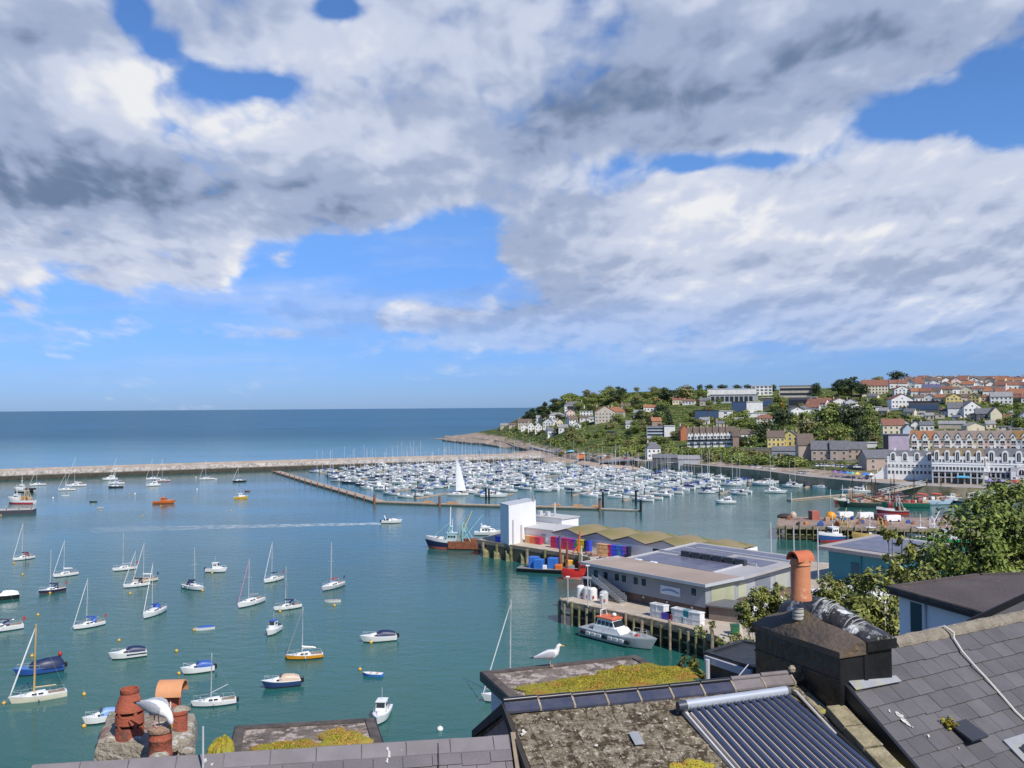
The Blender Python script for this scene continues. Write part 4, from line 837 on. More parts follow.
for sg in (-1, 1):
    pr = [(2.2, sg * 1.7, F + 1), (4, sg * 1.5, F + 1.1), (5.6, sg * 1.0, F + 1.25), (6.8, sg * .2, F + 1.4)]; bm.path(pr, .03, 5)
    for q in pr: bm.tube((q[0], q[1], F), q, .03, n=5)
bm.build('bow_rail', ALU, t, True)
MB().ell((-6.9, -1.6, .9), (.35, .35, .35)).build('stern_buoy', ORANGE, t, True); MB().bev((3.2, .3, F + .35), (1.1, .9, .6), .15).build('deck_hatch', LGREY, t); MB().bev((4.6, -.2, F + .3), (.8, .8, .45), .15).build('deck_hatch', RED, t)
# left-hand fishing boats and barge
p = W(-2, 514); t = thing('mooring_barge', 'long dark steel barge with pale deck and yellow buoys', 'barge', (p.x, p.y, 0), math.radians(14))
MB().par((-16, -2.6, -.4), (29, 0, 0), (0, 5.2, 0), (0, 0, 1.9)).build('hull', paint((.06, .06, .075)), t); MB().par((-16.05, -2.65, 1.5), (29.1, 0, 0), (0, 5.3, 0), (0, 0, .22)).build('deck', mat('barge_top', (.5, .45, .42), .9), t)
for i in range(7): MB().tube((-14 + i * 4.4, -2.4, 1.7), (-14 + i * 4.4, -2.4, 2.2), .15).build('bollard', BLACK, t)
MB().ell((-6, 2, 2.2), (.7, .7, .6)).build('deck_buoy', YELLOW, t, True)
p = W(22, 503.5); trawler('red and white fishing boat with tan deck gear beside the barge', (p.x, p.y, 0), math.radians(176), 11.5, hull=WHITE, boot=paint((.5, .03, .06)), rail=WHITE, house=.2, gantry=TAN, clutter=((-.1, .1, 2, 1.5, 1.6, paint((.5, .28, .1))), (-.3, 0, 1.6, 1.5, 1.2, TAN)), derricks=False)
p = W(25, 492.5); trawler('white fishing boat with dark stern behind the red and white one', (p.x, p.y, 0), math.radians(178), 10, hull=paint((.5, .5, .5)), boot=BLACK, house=.15, aft=BLACK, derricks=False)
# trawlers at the second pier
p = W(838, 541); trawler('blue and white trawler with yellow gantry at the trawler pier', (p.x, p.y, 0), math.radians(203), 13, hull=paint((.03, .09, .25)), boot=RED, gantry=paint((.62, .48, .16)), house=.15)
p = W(874, 541.5); t = trawler('yellow fishing boat with white wheelhouse beside the turquoise building', (p.x, p.y, 0), math.radians(185), 12, hull=paint((.58, .38, .12)), boot=BLUE, rail=paint((.62, .42, .14)), gantry=paint((.66, .46, .16)), house=.1, derricks=False)
p = W(925, 542); trawler('green and white trawler half hidden by the big tree', (p.x, p.y, 0), math.radians(180), 12.5, hull=paint((.03, .28, .14)), boot=paint((.03, .22, .1)), house=.1, gantry=WHITE)
p = W(955, 544); trawler('second green trawler with pale house further behind the tree', (p.x, p.y, 0), math.radians(178), 12, hull=paint((.02, .36, .15)), boot=BLACK, house=.2, housec=LGREY, gantry=LGREY, derricks=False)
# old sailing ships in the inner harbour
def ship(label, px, py, L, rz, hull, nm, col, trim, ob=0):
    p = W(px, py); t = thing('sailing_ship', label, 'sailing ship', (p.x, p.y, 0), rz); F = 1.9; B = L * .25
    hull_mb(L, B, F, .7, .08, .4, .9, 2.5).build('hull', [hull, BLACK, mat('ship_deck', (.33, .25, .2), .9), trim], t, True)
    for i in range(nm):
        x = L * (.22 - .42 * i); MB().tube((x, 0, F), (x, 0, F + L * .62), .2, .12).build('mast', WOODM if ob else mat('dark_spar', (.16, .09, .05), .6), t, True)
        MB().path([(x, 0, F + 2.0), (x - L * .3, 0, F + 2.6)], [.45, .3], 8).build('furled_sail', col, t, True); bm = MB()
        for sg in (-1, 1): bm.tube((x - .6, sg * B * .45, F), (x, 0, F + L * .55), .05, n=4); bm.tube((x + .6, sg * B * .45, F), (x, 0, F + L * .55), .05, n=4)
        bm.build('shroud', BLACK, t)
    MB().tube((L * .5, 0, F * 1.3), (L * .78, 0, F * 1.3 + 1.4), .15, .08).build('bowsprit', WOODM, t, True)
    for q in range(13): MB().bev((L * RND.uniform(-.42, .36), B * RND.uniform(-.32, .32), F + .5), (RND.uniform(.6, 2), RND.uniform(.6, 1.6), RND.uniform(.6, 1.6)), .08).build('deck_gear', RND.choice((RUST, RED, TAN, LGREY, paint((.45, .24, .22)), paint((.28, .16, .14)))), t)
    for q in (-.3, -.05, .2): MB().bev((L * q, 0, F + .7), (L * .1, B * .5, 1.1), .1).build('deck_house', trim, t)
    return t
ship('old sailing trawler with dark hull and brown deck clutter', 863, 507, 17, math.radians(172), paint((.03, .06, .05)), 2, DRED, TAN)
ship('old sailing ship with green hull and dark red sails', 905, 507.5, 18, math.radians(176), paint((.01, .13, .08)), 2, DRED, paint((.3, .1, .08)))
ship('pale blue hulled sailing yacht with red sail covers in the inner harbour', 934, 504.5, 14, math.radians(4), paint((.45, .56, .66)), 2, RED, WHITE, 1)
ship('small sailing trawler with red brown hull behind the green one', 884, 503.5, 14, math.radians(170), paint((.20, .06, .04)), 2, DRED, TAN)
trawler('small rust red fishing boat with cream house in the inner harbour', (W(846, 504).x, W(846, 504).y, 0), math.radians(184), 9, hull=paint((.32, .07, .05)), housec=CREAM, gantry=TAN, derricks=False, house=.15, clutter=((-.2, 0, 1.5, 1.5, 1.2, paint((.4, .15, .1))), (-.35, .1, 1, 1, .8, TAN)))
C('white motor yacht with dark flybridge canopy in front of the quay', 857, 493, 26, 6, style='fly', canopy=NAVY, ob=False, L=11.5)
C('white day boat between the sailing yacht and gangway', 953, 499.5, 15, 10, style='wheelhouse', canopy=WHITE, ob=False, L=6.5)
C('navy blue motor boat beside the white day boat', 960, 503, 16, 5, style='cabin', hull=NAVY, canopy=NAVY, ob=False, L=6.5)
C('white launch tied under the second gangway', 897, 496, 14, 10, style='cabin', canopy=LGREY, ob=False, L=6)
# gangways
def gangway(label, a, b, za, zb, w, col, deckc):
    A = W(*a, za); Bp = W(*b, zb); t = thing('gangway', label, 'gangway', A); d = Bp - A; q = Vector((-d.y, d.x, 0)).normalized() * w
    MB().par((0, 0, -.15), d, q, (0, 0, .2)).build('walkway', deckc, t)
    for k in (0, 1):
        bm = MB(); n = 9; o = q * k
        bm.tube(o + Vector((0, 0, 1.6)), o + d + Vector((0, 0, 1.6)), .14, n=6); bm.tube(o, o + d, .16, n=6)
        for i in range(n):
            bm.tube(o + d * (i / n), o + d * ((i + .5) / n) + Vector((0, 0, 1.6)), .09, n=5); bm.tube(o + d * ((i + .5) / n) + Vector((0, 0, 1.6)), o + d * ((i + 1) / n), .09, n=5)
        bm.build('truss_side', col, t)
gangway('white truss gangway with yellow walkway below the hotel', (881, 494.5), (926, 485), 1.2, 5.3, 4.0, LGREY, paint((.62, .44, .12)))
gangway('pale truss gangway reaching the quay behind the big tree', (973, 498.8), (1022, 488.5), 1.2, 5.3, 4.5, LGREY, LGREY)
# ---- generic oriented building from pixel corners
def obuild(name, label, cat, A, Bp, depth, zb, h, wallc, over=.4, roofc=None, slab=.35, roofname='roof', side=1, slope=0.0, parapet=False, rise=0.0):
    """front bottom edge A->B (world points), body extends behind by depth; returns root, axes (local: X along front, Y back)"""
    A = Vector((A.x, A.y, zb)); Bp = Vector((Bp.x, Bp.y, zb)); d = Bp - A; L = d.length; rz = math.atan2(d.y, d.x)
    t = thing(name, label, cat, A, rz)
    MB().par((0, 0, 0), (L, 0, 0), (0, depth * side, 0), (0, 0, h)).build('wall', wallc, t)
    if roofc:
        bm = MB(); y0, y1 = (-over, depth + over) if side > 0 else (-depth - over, over)
        bm.add([(-over, y0, h), (L + over, y0, h), (L + over, y1, h + slope), (-over, y1, h + slope), (-over, y0, h + slab), (L + over, y0, h + slab), (L + over, y1, h + slab + slope), (-over, y1, h + slab + slope)], [(0, 3, 2, 1), (4, 5, 6, 7), (0, 1, 5, 4), (1, 2, 6, 5), (2, 3, 7, 6), (3, 0, 4, 7)])
        bm.build(roofname, roofc, t)
    return t, L
def wbox(t, nm, x0, x1, z0, z1, y, thick, mm, up_=None): return MB().par((x0, y - thick / 2, z0), (x1 - x0, 0, 0), (0, thick, 0), (0, 0, z1 - z0)).build(nm, mm, up_ or t)
GREYW = mat('grey_cladding', (.29, .31, .335), .7, var=.1, scale=.2); BROWNST = mat('brown_stone', (.19, .125, .095), .95, col2=(.12, .085, .07), scale=.6)
ROOFTAN = mat('tan_felt_roof', (.40, .315, .25), .95, col2=(.32, .25, .20), scale=.08, spots=((.46, .42, .38), .1, .62)); FASC = mat('pale_fascia', (.46, .48, .50), .6, var=.1)
A = W(593.5, 593.2, QZ); Bq = W(705.5, 617.6, QZ); d = Bq - A; A = A + d.normalized() * -1
t, L = obuild('fish_market_building', 'long grey clad fish market building with tan roof and outside stair', 'building', A, Bq, 8.2, QZ, 1.7, BROWNST)
MB().par((0, -.25, 1.7), (L + .25, 0, 0), (0, 8.6, 0), (0, 0, 3.9)).build('upper_wall', GREYW, t)
MB().par((L + .24, 1.2, 2.0), (.1, 0, 0), (0, 6.4, 0), (0, 0, 3.2)).build('end_panel', mat('olive_panel', (.40, .41, .27), .8, var=.15, scale=.4), t)
MB().par((-.9, -1.3, 5.6), (L + 1.9, 0, 0), (0, 10.4, 0), (0, 0, .28)).build('roof', ROOFTAN, t)
rr = t.children[-1]
for (o_, a_, b_) in (((-.95, -1.5, 5.45), (L + 2.0, 0, 0), (0, .18, 0)), ((L + 1.02, -1.5, 5.45), (.2, 0, 0), (0, 10.8, 0)), ((-1.15, -1.5, 5.45), (.18, 0, 0), (0, 10.8, 0))): MB().par(o_, a_, b_, (0, 0, .52)).build('fascia', FASC, rr)
for f in (.035, .13, .235, .30, .405, .475, .885):
    f0 = f * L + .5; fr = wbox(t, 'window', f0 - .1, f0 + 1.15, 3.3, 4.75, -.27, .1, LGREY); wbox(t, 'pane', f0, f0 + 1.05, 3.38, 4.67, -.34, .06, GLASS, fr)
sg = wbox(t, 'sign_board', L * .655, L * .815, 2.7, 4.2, -.34, .1, paint((.70, .74, .80)))
for k, (zz, hh) in enumerate(((3.10, .16), (3.34, .10))):   # the two blue wave bands of the emblem
    bm = MB(); n = 14; x0_, x1_ = L * .665, L * .805
    for i in range(n):
        xa, xb = lerp(x0_, x1_, i / n), lerp(x0_, x1_, (i + 1) / n); za, zb_ = zz + .35 * math.sin(PI * i / n), zz + .35 * math.sin(PI * (i + 1) / n); bm.par((xa, -.42, za), (xb - xa, 0, zb_ - za), (0, .03, 0), (0, 0, hh))
    bm.build('wave_emblem', paint((.12, .24, .48)), sg)
bm = MB(); bm.par((L * .02, -3.0, 3.2), (3.0, 0, 0), (0, 2.7, 0), (0, 0, .2)); land = bm.build('stair_landing', GREY, t)
bm = MB(); n = 14
for i in range(n): bm.par((L * .02 + 3 + i * .52, -2.9, 3.2 - (i + 1) * .228), (.55, 0, 0), (0, 1.6, 0), (0, 0, .12))
bm.build('stair_flight', GREY, t)
bm = MB()
for y in (-3.0, -1.25): bm.par((L * .02 + 3, y, 3.3), (7.3, 0, -3.15), (0, .06, 0), (0, 0, 1.0))
bm.build('stair_side', mat('galvanised', (.42, .43, .44), .5, metal=.3), t)
for x in (.5, 2.6): MB().tube((L * .02 + x, -2.9, 0), (L * .02 + x, -2.9, 3.2), .12).build('stair_post', GREY, t)
for f in (.1, .33, .5, .7, .9): MB().bev((f * L, -.12, 1.3), (.3, .3, .3), .05).build('wall_lamp', WHITE, t)
# end annexe lower slab
p = W(716, 631, QZ)
t2, L2 = obuild('low_store', 'low timber store with grey flat roof at the end of the fish market', 'store', W(709, 619.5, QZ), W(744, 624, QZ), 5, QZ, 2.3, mat('store_boards', (.24, .19, .16), .9, scale=1.5), .5, mat('store_roof', (.16, .16, .16), .9), .25)
# the wide solar-roofed hall built on behind
SOLAR = mat('dark_solar_sheet', (.10, .105, .16), .35, col2=(.16, .16, .21), scale=.35, spots=((.22, .22, .25), .6, .6)); ROOFG = mat('pale_roof_sheet', (.42, .40, .40), .7, col2=(.34, .325, .32), scale=.12)
PANELW = mat('hall_panel', (.36, .38, .40), .7, var=.12, scale=.2); rzf = math.atan2(d.y, d.x)
t = thing('market_hall', 'wide panelled market hall with solar covered roof behind the tan roof', 'building', A, rzf); y0, dp = 8.7, 22.0; xe = L - .8; hb = MB().par
MB().par((2, y0, 0), (xe - 2, 0, 0), (0, dp, 0), (0, 0, 1.7)).build('base_wall', BROWNST, t); MB().par((2, y0, 1.7), (xe - 1.8, 0, 0), (0, dp, 0), (0, 0, 3.5)).build('upper_wall', PANELW, t)
for i, (ya, yb_, mm) in enumerate(((1.2, 3.6, paint((.46, .47, .33))), (6.5, 11, paint((.19, .21, .25))), (12.5, 16.5, paint((.42, .43, .38))), (17.5, 20.5, paint((.18, .2, .24))))): MB().par((xe + .18, y0 + ya, 1.9), (.1, 0, 0), (0, yb_ - ya, 0), (0, 0, 2.6)).build('wall_panel', mm, t)
MB().par((1, y0 - .1, 5.15), (xe + .4, 0, 0), (0, dp + 1, .9), (0, 0, .55)).build('roof', ROOFG, t); rr = t.children[-1]; rz_ = lambda y: 5.71 + .9 * y / (dp + 1)
def sheet(nm, x0, x1, ya, yb_, th, mm): MB().par((x0, y0 + ya, rz_(ya)), (x1 - x0, 0, 0), (0, yb_ - ya, .9 * (yb_ - ya) / (dp + 1)), (0, 0, th)).build(nm, mm, rr)
sheet('solar_sheet', 2.5, xe - 5.5, 1.0, 8.6, .06, SOLAR); sheet('solar_sheet', 2.5, xe - 12, 10.2, 16.6, .06, SOLAR); sheet('solar_sheet', xe - 10, xe - 1, 10.2, 15.4, .06, SOLAR); sheet('solar_sheet', 2.5, xe - 1, 17.6, 21.6, .06, SOLAR)
for i in range(6): MB().bev((xe - 18 + i * 2.6, y0 + 9.3, rz_(9) + .55), (2.2, .9, 1.1), .05).build('roof_plant', paint((.05, .055, .065)), rr)
sheet('roof_rail', 1.5, xe - 2, 9.95, 10.15, .45, LGREY); sheet('roof_rail', xe - 22, xe + 1, 17.1, 17.4, .3, LGREY); sheet('roof_rail', xe - 4.6, xe - 4.3, .3, 9.0, .3, LGREY); sheet('roof_rail', 1.1, 1.3, .3, dp, .16, LGREY)
for x in (4.5, 8.5): MB().bev((x, y0 + .2, 5.85), (1.6, .8, .3), .05).build('roof_light', WHITE, rr)
# poles on the far hall
for px, a, b in ((771, 549, 520), (794, 551, 523), (818, 556, 525)):
    p = W(px, a, 9.0); h = (a - b) * p.y / 900; q = thing('light_pole', 'thin white pole standing by the far end of the market hall', 'pole', (p.x, p.y, QZ), 0, 'white poles by the market hall'); MB().tube((0, 0, 0), (0, 0, h + 4.4), .16, .12).build('shaft', LGREY, q, True); MB().bev((0, 0, .15), (.7, .7, .3), .05).build('base', GREY, q)
# ---- white ice house, low white store
WHITEW = mat('white_cladding', (.80, .80, .80), .7, var=.05, scale=.3)
A = W(500.5, 542.5, QZ); Bq = W(509, 545.5, QZ); Cq = W(536, 538.5, QZ)
t = thing('ice_house', 'tall blank white ice house at the quay end', 'building', (Bq.x, Bq.y, QZ), 0)
a1 = A - Bq; a2 = Cq - Bq; a1.z = a2.z = 0
MB().par((0, 0, 0), a2, a1, (0, 0, 10.3)).build('wall', WHITEW, t); MB().par((-.1, -.1, 10.3), a2 * 1.02, a1 * 1.04, (0, 0, .25)).build('roof', LGREY, t)
for f in (.12, .42): bm = MB(); bm.par(a2 * f + a1.normalized() * -.25, a2.normalized() * .7, a1.normalized() * .2, (0, 0, 7.2 - 6 * f)); bm.build('duct', mat('duct_grey', (.55, .56, .57), .6), t)
MB().tube(a2 * .9 + Vector((0, 0, 10.3)), a2 * .9 + Vector((0, 0, 12)), .3).build('roof_vent', GREY, t, True)
t, L = obuild('white_store', 'long low white store with grey doors beside the ice house', 'building', W(510.5, 539.5, QZ), W(553, 545, QZ), 10, QZ, 3.6, WHITEW, .4, mat('pale_flat_roof', (.55, .54, .53), .8), .3)
for x0_, x1_ in ((.22, .36), (.74, .84)): wbox(t, 'door', L * x0_, L * x1_, 0, 2.6, -.05, .12, paint((.36, .37, .38)))
t, L = obuild('white_store', 'stepped white plant room between ice house and mossy sheds', 'building', W(531, 534.5, QZ), W(562, 538.5, QZ), 7, QZ, 5.2, WHITEW, .3, mat('pale_flat_roof', (.55, .54, .53), .8), .3)
for x in (.15, .4): MB().bev((L * x, 2, 6.0), (1.2, 1.2, 1.4), .1).build('roof_plant', LGREY, t)
MB().tube((L * .55, 3, 5.5), (L * .55, 3, 9.2), .3, .25).build('flue', LGREY, t, True)
# ---- mossy curved-roof sheds
MOSSR = mat('mossy_roof', (.185, .16, .055), .95, col2=(.27, .21, .13), scale=.10, spots=[((.12, .15, .025), .18, .54), ((.40, .33, .24), .25, .64)], bump=.4)
base0 = W(553, 545.2, QZ); base1 = W(693, 565, QZ); d = base1 - base0; Ls = d.length; rz = math.atan2(d.y, d.x)
NS = 5; wS = Ls / 4.3
GRG = mat('shed_gable', (.56, .555, .58), .8, var=.1)
for i in range(NS):
    o = base0 + d.normalized() * (i * wS)
    t = thing('quay_shed', ('white fronted quay shed with mossy humped roof, first from the ice house', 'mossy roofed shed with a dark doorway behind the salmon tubs', 'mossy roofed shed behind the blue and black tubs, third along the quay', 'mossy roofed shed with a small dark opening, fourth along the quay', 'mossy roofed shed half hidden by the solar hall, last of the row')[i], 'shed', o, rz)
    hE, hR, dp = 3.2, 4.6, 16
    wbox(t, 'front_wall', 0, wS, 0, hE - .35, .1, .3, WHITEW); MB().par((.15, .3, 0), (wS - .3, 0, 0), (0, dp, 0), (0, 0, hE - .2)).build('wall', WHITEW, t)
    bm = MB(); bm.extr([(0, -.05, hE - .35), (wS, -.05, hE - .35), (wS, -.05, hE), (wS / 2, -.05, hR), (0, -.05, hE)], (0, .3, 0)); bm.build('gable', GRG, t)
    bm = MB(); n = 12; m_ = 10; vs = []; 
    for j in range(m_ + 1):
        y = -.5 + (dp + .5) * j / m_; hump = 1 + .16 * math.sin(PI * min(1, j / m_ * 1.0)) ; drop = 0 if j < m_ - 3 else (j - m_ + 3) / 3
        for k in range(n + 1):
            f = k / n; a_ = 1 - abs(2 * f - 1); cz = lerp(a_, math.sin(a_ * PI / 2), min(1, j / 3)); vs.append((f * wS, y, hE + .15 + (hR - hE) * cz * hump * (1 - drop * .75)))
    bm.add(vs, [(j * (n + 1) + k, j * (n + 1) + k + 1, (j + 1) * (n + 1) + k + 1, (j + 1) * (n + 1) + k) for j in range(m_) for k in range(n)]); bm.build('roof', MOSSR, t, True, 50)
    bm = MB()
    for x0_, z0_, x1_, z1_ in ((0, hE, wS / 2, hR), (wS / 2, hR, wS, hE)): bm.par((x0_, -.6, z0_ + .05), (x1_ - x0_, 0, z1_ - z0_), (0, .25, 0), (0, 0, .16))
    bm.build('barge_board', paint((.07, .07, .08)), t)
    if i in (1, 3): wbox(t, 'door', wS * .10 if i == 1 else wS * .2, wS * .30 if i == 1 else wS * .42, .1 if i == 1 else 1.2, 2.6, -.1, .1, BLACK)
# ---- fish tubs along the sheds
TCOL = {'r': ((.55, .03, .09), 'crimson'), 'b': ((.05, .08, .60), 'blue'), 'm': ((.45, .04, .26), 'magenta'), 'g': ((.03, .28, .10), 'green'), 'y': ((.75, .52, .03), 'yellow'), 'o': ((.78, .16, .03), 'orange red'), 's': ((.72, .42, .20), 'salmon'), 'k': ((.015, .02, .05), 'black'), 'w': ((.75, .75, .73), 'white'), 't': ((.02, .28, .33), 'teal'), 'v': ((.22, .07, .42), 'violet')}
def tub_mesh(c, s):
    bm = MB(); bm.bev((0, 0, s * .5), (1.35 * s, 1.15 * s, .92 * s), .06); bm.box((0, 0, s * .86), (1.45 * s, 1.25 * s, .12 * s)); bm.box((0, 0, .06), (1.2 * s, .2, .12)); return bm.mesh('fish_tub', paint(c))
TM = {}
def tubs(start, end, seq, rows, zb, where, s=1.0, off=-1.7):
    A = W(*start, zb); B_ = W(*end, zb); n = len(seq); dr = math.atan2((B_ - A).y, (B_ - A).x)
    for i, ch in enumerate(seq):
        if ch == ' ': continue
        for k in range(rows - (1 if RND.random() < .12 else 0)):
            key = (ch, s)
            if key not in TM: TM[key] = tub_mesh(TCOL[ch][0], s)
            p = A.lerp(B_, (i + .5) / n); o = put('fish_tub', TM[key], None, (p.x, p.y, zb + k * .93 * s), dr + RND.uniform(-.08, .08)); tag(o, '%s plastic fish tub stacked %s' % (TCOL[ch][1], where), 'fish tub', '%s tubs %s' % (TCOL[ch][1], where))
tubs((552.5, 547.5), (590, 552.2), 'rrbbrrmrvgyykb', 3, QZ, 'in front of the first sheds')
tubs((599, 555), (629, 558.5), 'ssssrbbbtbvk', 3, QZ, 'in front of the middle sheds')
tubs((527, 542.3), (541, 544.5), 'ssoorr', 2, QZ, 'in front of the white store')
tubs((498.5, 541.5), (502, 542), 'b', 1, QZ, 'alone beside the ice house', 1.6)
tubs((655, 616), (664, 618), 'wwww', 2, QZ, 'on the front jetty', 1.2); tubs((665, 618.3), (676, 620.8), 'bvrk', 1, QZ, 'between white stacks on the front jetty', 1.2); tubs((676, 620.8), (700, 626), 'wwwtwww', 2, QZ, 'at the near end of the front jetty', 1.2)
for (x, y) in ((588, 554.5), (593, 556), (602, 559), (610, 560.5)):
    p = W(x, y, QZ); t = thing('pallet', 'flat grey pallet lying on the quay deck', 'pallet', p, .3, 'pallets on the quay deck'); MB().bev((0, 0, .1), (2.2, 1.6, .2), .02).build('deck', paint((.10, .10, .10)), t); MB().bev((.2, 0, .45), (1.5, 1.1, .5), .1).build('load', paint((.3, .16, .12)), t)
# lamp posts and rails on the front jetty
for px, y0_, y1_ in ((568, 603, 577), (602, 611, 595), (588, 607, 566)):
    p = W(px, y0_, QZ); h = (y0_ - y1_) * p.y / 900; t = thing('jetty_post', 'slim grey lamp post at the corner of the front jetty', 'lamp post', p, 0, 'jetty lamp posts'); MB().tube((0, 0, 0), (0, 0, h), .10, .08).build('post', LGREY, t, True); MB().bev((0, 0, h), (.7, .35, .2), .04).build('lamp_head', WHITE, t)
for i, (x, y) in enumerate(((581, 597.5), (587, 599), (593, 600), (604, 603.5))):
    p = W(x, y, QZ); t = thing('fuel_tank', 'grey white tank standing by the foot of the stair', 'tank', p, 0, 'tanks on the front jetty'); MB().lathe([(.05, 0), (.8, .05), (.8, 2.0), (.5, 2.3), (.05, 2.35)], 14).build('tank_body', LGREY if i % 2 else WHITE, t, True); MB().bev((0, -.8, .7), (.3, .3, .5), .05).build('valve_box', RED, t)
p = W(741, 640, QZ); t = thing('marker_post', 'cream timber marker post at the shore end of the jetty', 'post', p); MB().box((0, 0, 2.2), (.45, .45, 4.4)).build('post', paint((.60, .55, .42)), t); MB().box((0, 0, .3), (.9, .9, .6)).build('base', CONC, t)
p = W(735, 634, QZ); t = thing('wheelie_bin', 'dark green wheelie bin by the cream post', 'bin', p); MB().loft([[(-.5, -.5, 0), (.5, -.5, 0), (.5, .5, 0), (-.5, .5, 0)], [(-.65, -.65, 1.4), (.65, -.65, 1.4), (.65, .65, 1.4), (-.65, .65, 1.4)]]).build('bin_body', paint((.02, .14, .06)), t); MB().box((0, 0, 1.45), (1.4, 1.4, .1)).build('lid', paint((.015, .1, .05)), t)
# ---- turquoise building
TURQ = mat('turquoise_cladding', (.045, .26, .34), .6, var=.12, scale=.3)
A = W(829, 580, QZ); Bq = W(896, 592, QZ)
t, L = obuild('turquoise_building', 'turquoise clad building with grey solar roof behind the trees', 'building', A, Bq, 17, QZ, 6.3, TURQ)
MB().par((-1.6, -1.8, 6.3), (L + 3.2, 0, 0), (0, 20.5, .6), (0, 0, .7)).build('roof', mat('stone_roof_edge', (.42, .38, .35), .8), t); rr = t.children[-1]
MB().par((.6, .4, 7.1), (L - 1.2, 0, 0), (0, 16, .47), (0, 0, .06)).build('solar_sheet', SOLAR, rr)
for f in (.35, .72): wbox(t, 'window', L * f, L * f + 1.8, 2.4, 4.4, -.03, .12, paint((.03, .12, .18)))
wbox(t, 'downpipe', L * .5, L * .5 + .2, 0, 6.3, -.12, .2, paint((.03, .18, .25)))
# ---- clutter on the trawler pier
def van(label, p, rz, L=5.0, h=2.2, col=WHITE, group=None):
    t = thing('van', label, 'van', p, rz, group); MB().bev((-.2, 0, h * .55), (L, 1.9, h * .86), .12).build('body', col, t, True, 30)
    MB().extr([(L * .40 - .2, -.8, h * .62), (L * .40 - .2, .8, h * .62), (L * .30, .75, h * .92), (L * .30, -.75, h * .92)], (.28, 0, 0)).build('windscreen', GLASS, t)
    for x in (-.3, .3):
        for y in (-.88, .88): MB().extr([(x * L + .33 * math.cos(a_), y - .1, .33 + .33 * math.sin(a_)) for a_ in [k * PI / 5 for k in range(10)]], (0, .2, 0)).build('wheel', BLACK, t)
    return t
for x, y, lb_, c_, r_ in ((846, 516.5, 'white van parked by the yellow gantry on the trawler pier', WHITE, .1), (866, 517, 'white van parked in the middle of the trawler pier', WHITE, .15), (883, 518.5, 'dark red truck parked on the trawler pier', paint((.12, .02, .03)), .2), (893, 520, 'white pickup with a red load on the trawler pier', WHITE, .1)): van(lb_, W(x, y + 1.5, QZ), r_, 4.7, 2.0, c_)
p = W(814, 519.5, QZ); t = thing('shipping_container', 'small rusty red container on the trawler pier', 'container', p, .2); MB().bev((0, 0, 1.4), (2.6, 2.4, 2.8), .06).build('body', paint((.40, .13, .10)), t); MB().box((-1.33, 0, 1.4), (.06, 2.0, 2.4)).build('door', paint((.07, .04, .04)), t)
p = W(831, 520.5, QZ); t = thing('orange_buoy', 'big round orange buoy lying on the trawler pier', 'buoy', p); MB().ell((0, 0, 1.4), (1.6, 1.5, 1.4)).build('float', paint((.80, .33, .01)), t, True); MB().tube((1.4, 0, 1.4), (2, 0, 1.4), .2).build('shackle', GREY, t)
p = W(785, 518, QZ); t = thing('net_pile', 'tan and black heap of nets on the pier corner', 'net pile', p); MB().ell((0, 0, .5), (2.6, 1.6, 1.0)).build('net', mat('net_heap', (.05, .045, .04), .95), t, True); MB().ell((2.6, 0, .6), (1.2, 1.1, 1.5)).build('sack', paint((.5, .4, .3)), t, True)

trawler('dark red fishing boat moored behind the trawler pier vans', (W(893, 514.5).x, W(893, 514.5).y, 0), math.radians(182), 11, hull=paint((.13, .02, .03)), housec=paint((.30, .06, .06)), gantry=LGREY, derricks=False, house=.1, clutter=((-.2, 0, 1.5, 1.5, 1.4, RUST), (-.36, .1, 1, 1, .8, TAN)))
for i in range(26):
    px = RND.uniform(788, 950); q = W(px, RND.uniform(519, 526), QZ); nm_, c_ = RND.choice((('tan', (.42, .30, .2)), ('rusty', (.30, .12, .06)), ('blue', (.05, .12, .35)), ('black', (.03, .03, .035)), ('orange', (.6, .22, .05)), ('grey', (.35, .35, .35))))
    s_ = RND.uniform(.7, 1.7); bm = MB(); bm.bev((0, 0, s_ * .4), (s_ * 1.3, s_, s_ * .8), .12, 0, RND.uniform(0, 3)); bm.bev((s_ * .2, 0, s_ * .95), (s_ * .7, s_ * .6, s_ * .35), .1, 0, RND.uniform(0, 3)); tag(bm.build('fishing_gear', paint(c_, .8), None, False, loc=q), '%s heap of fishing gear on the trawler pier deck' % nm_, 'fishing gear', '%s gear heaps on the trawler pier' % nm_)
# ================================================================== TOWN ON THE HILL
WC = {'w': (.80, .79, .76), 'c': (.74, .66, .48), 'y': (.72, .56, .20), 'p': (.62, .50, .62), 'k': (.70, .53, .48), 'g': (.40, .41, .43), 's': (.50, .385, .32), 'b': (.34, .235, .19), 'd': (.10, .10, .11), 'u': (.48, .54, .62), 'o': (.42, .15, .075), 'e': (.50, .45, .37)}
RC = {'r': (.27, .120, .080), 'o': (.38, .165, .085), 'g': (.17, .17, .185), 'b': (.17, .125, .10), 'w': (.72, .72, .71), 'v': (.12, .12, .21), 'd': (.05, .05, .055), 'l': (.32, .31, .31), 't': (.30, .17, .06), 'n': (.29, .23, .195)}
def window_mesh(w, h, frame=None, key=None):
    bm = MB(); bm.box((0, 0, h / 2), (w + .24, .10, h + .24), 0); bm.box((0, -.06, h / 2), (w, .06, h), 1); bm.box((0, -.10, h / 2), (.07, .05, h), 0); return bm.mesh('window', [frame or WHITE, GLASS])
WM_ = window_mesh(1.15, 1.25); WMW = window_mesh(2.3, 1.3)
DM_ = MB().box((0, 0, 1.0), (1.0, .12, 2.0)).mesh('door', paint((.10, .05, .04)))
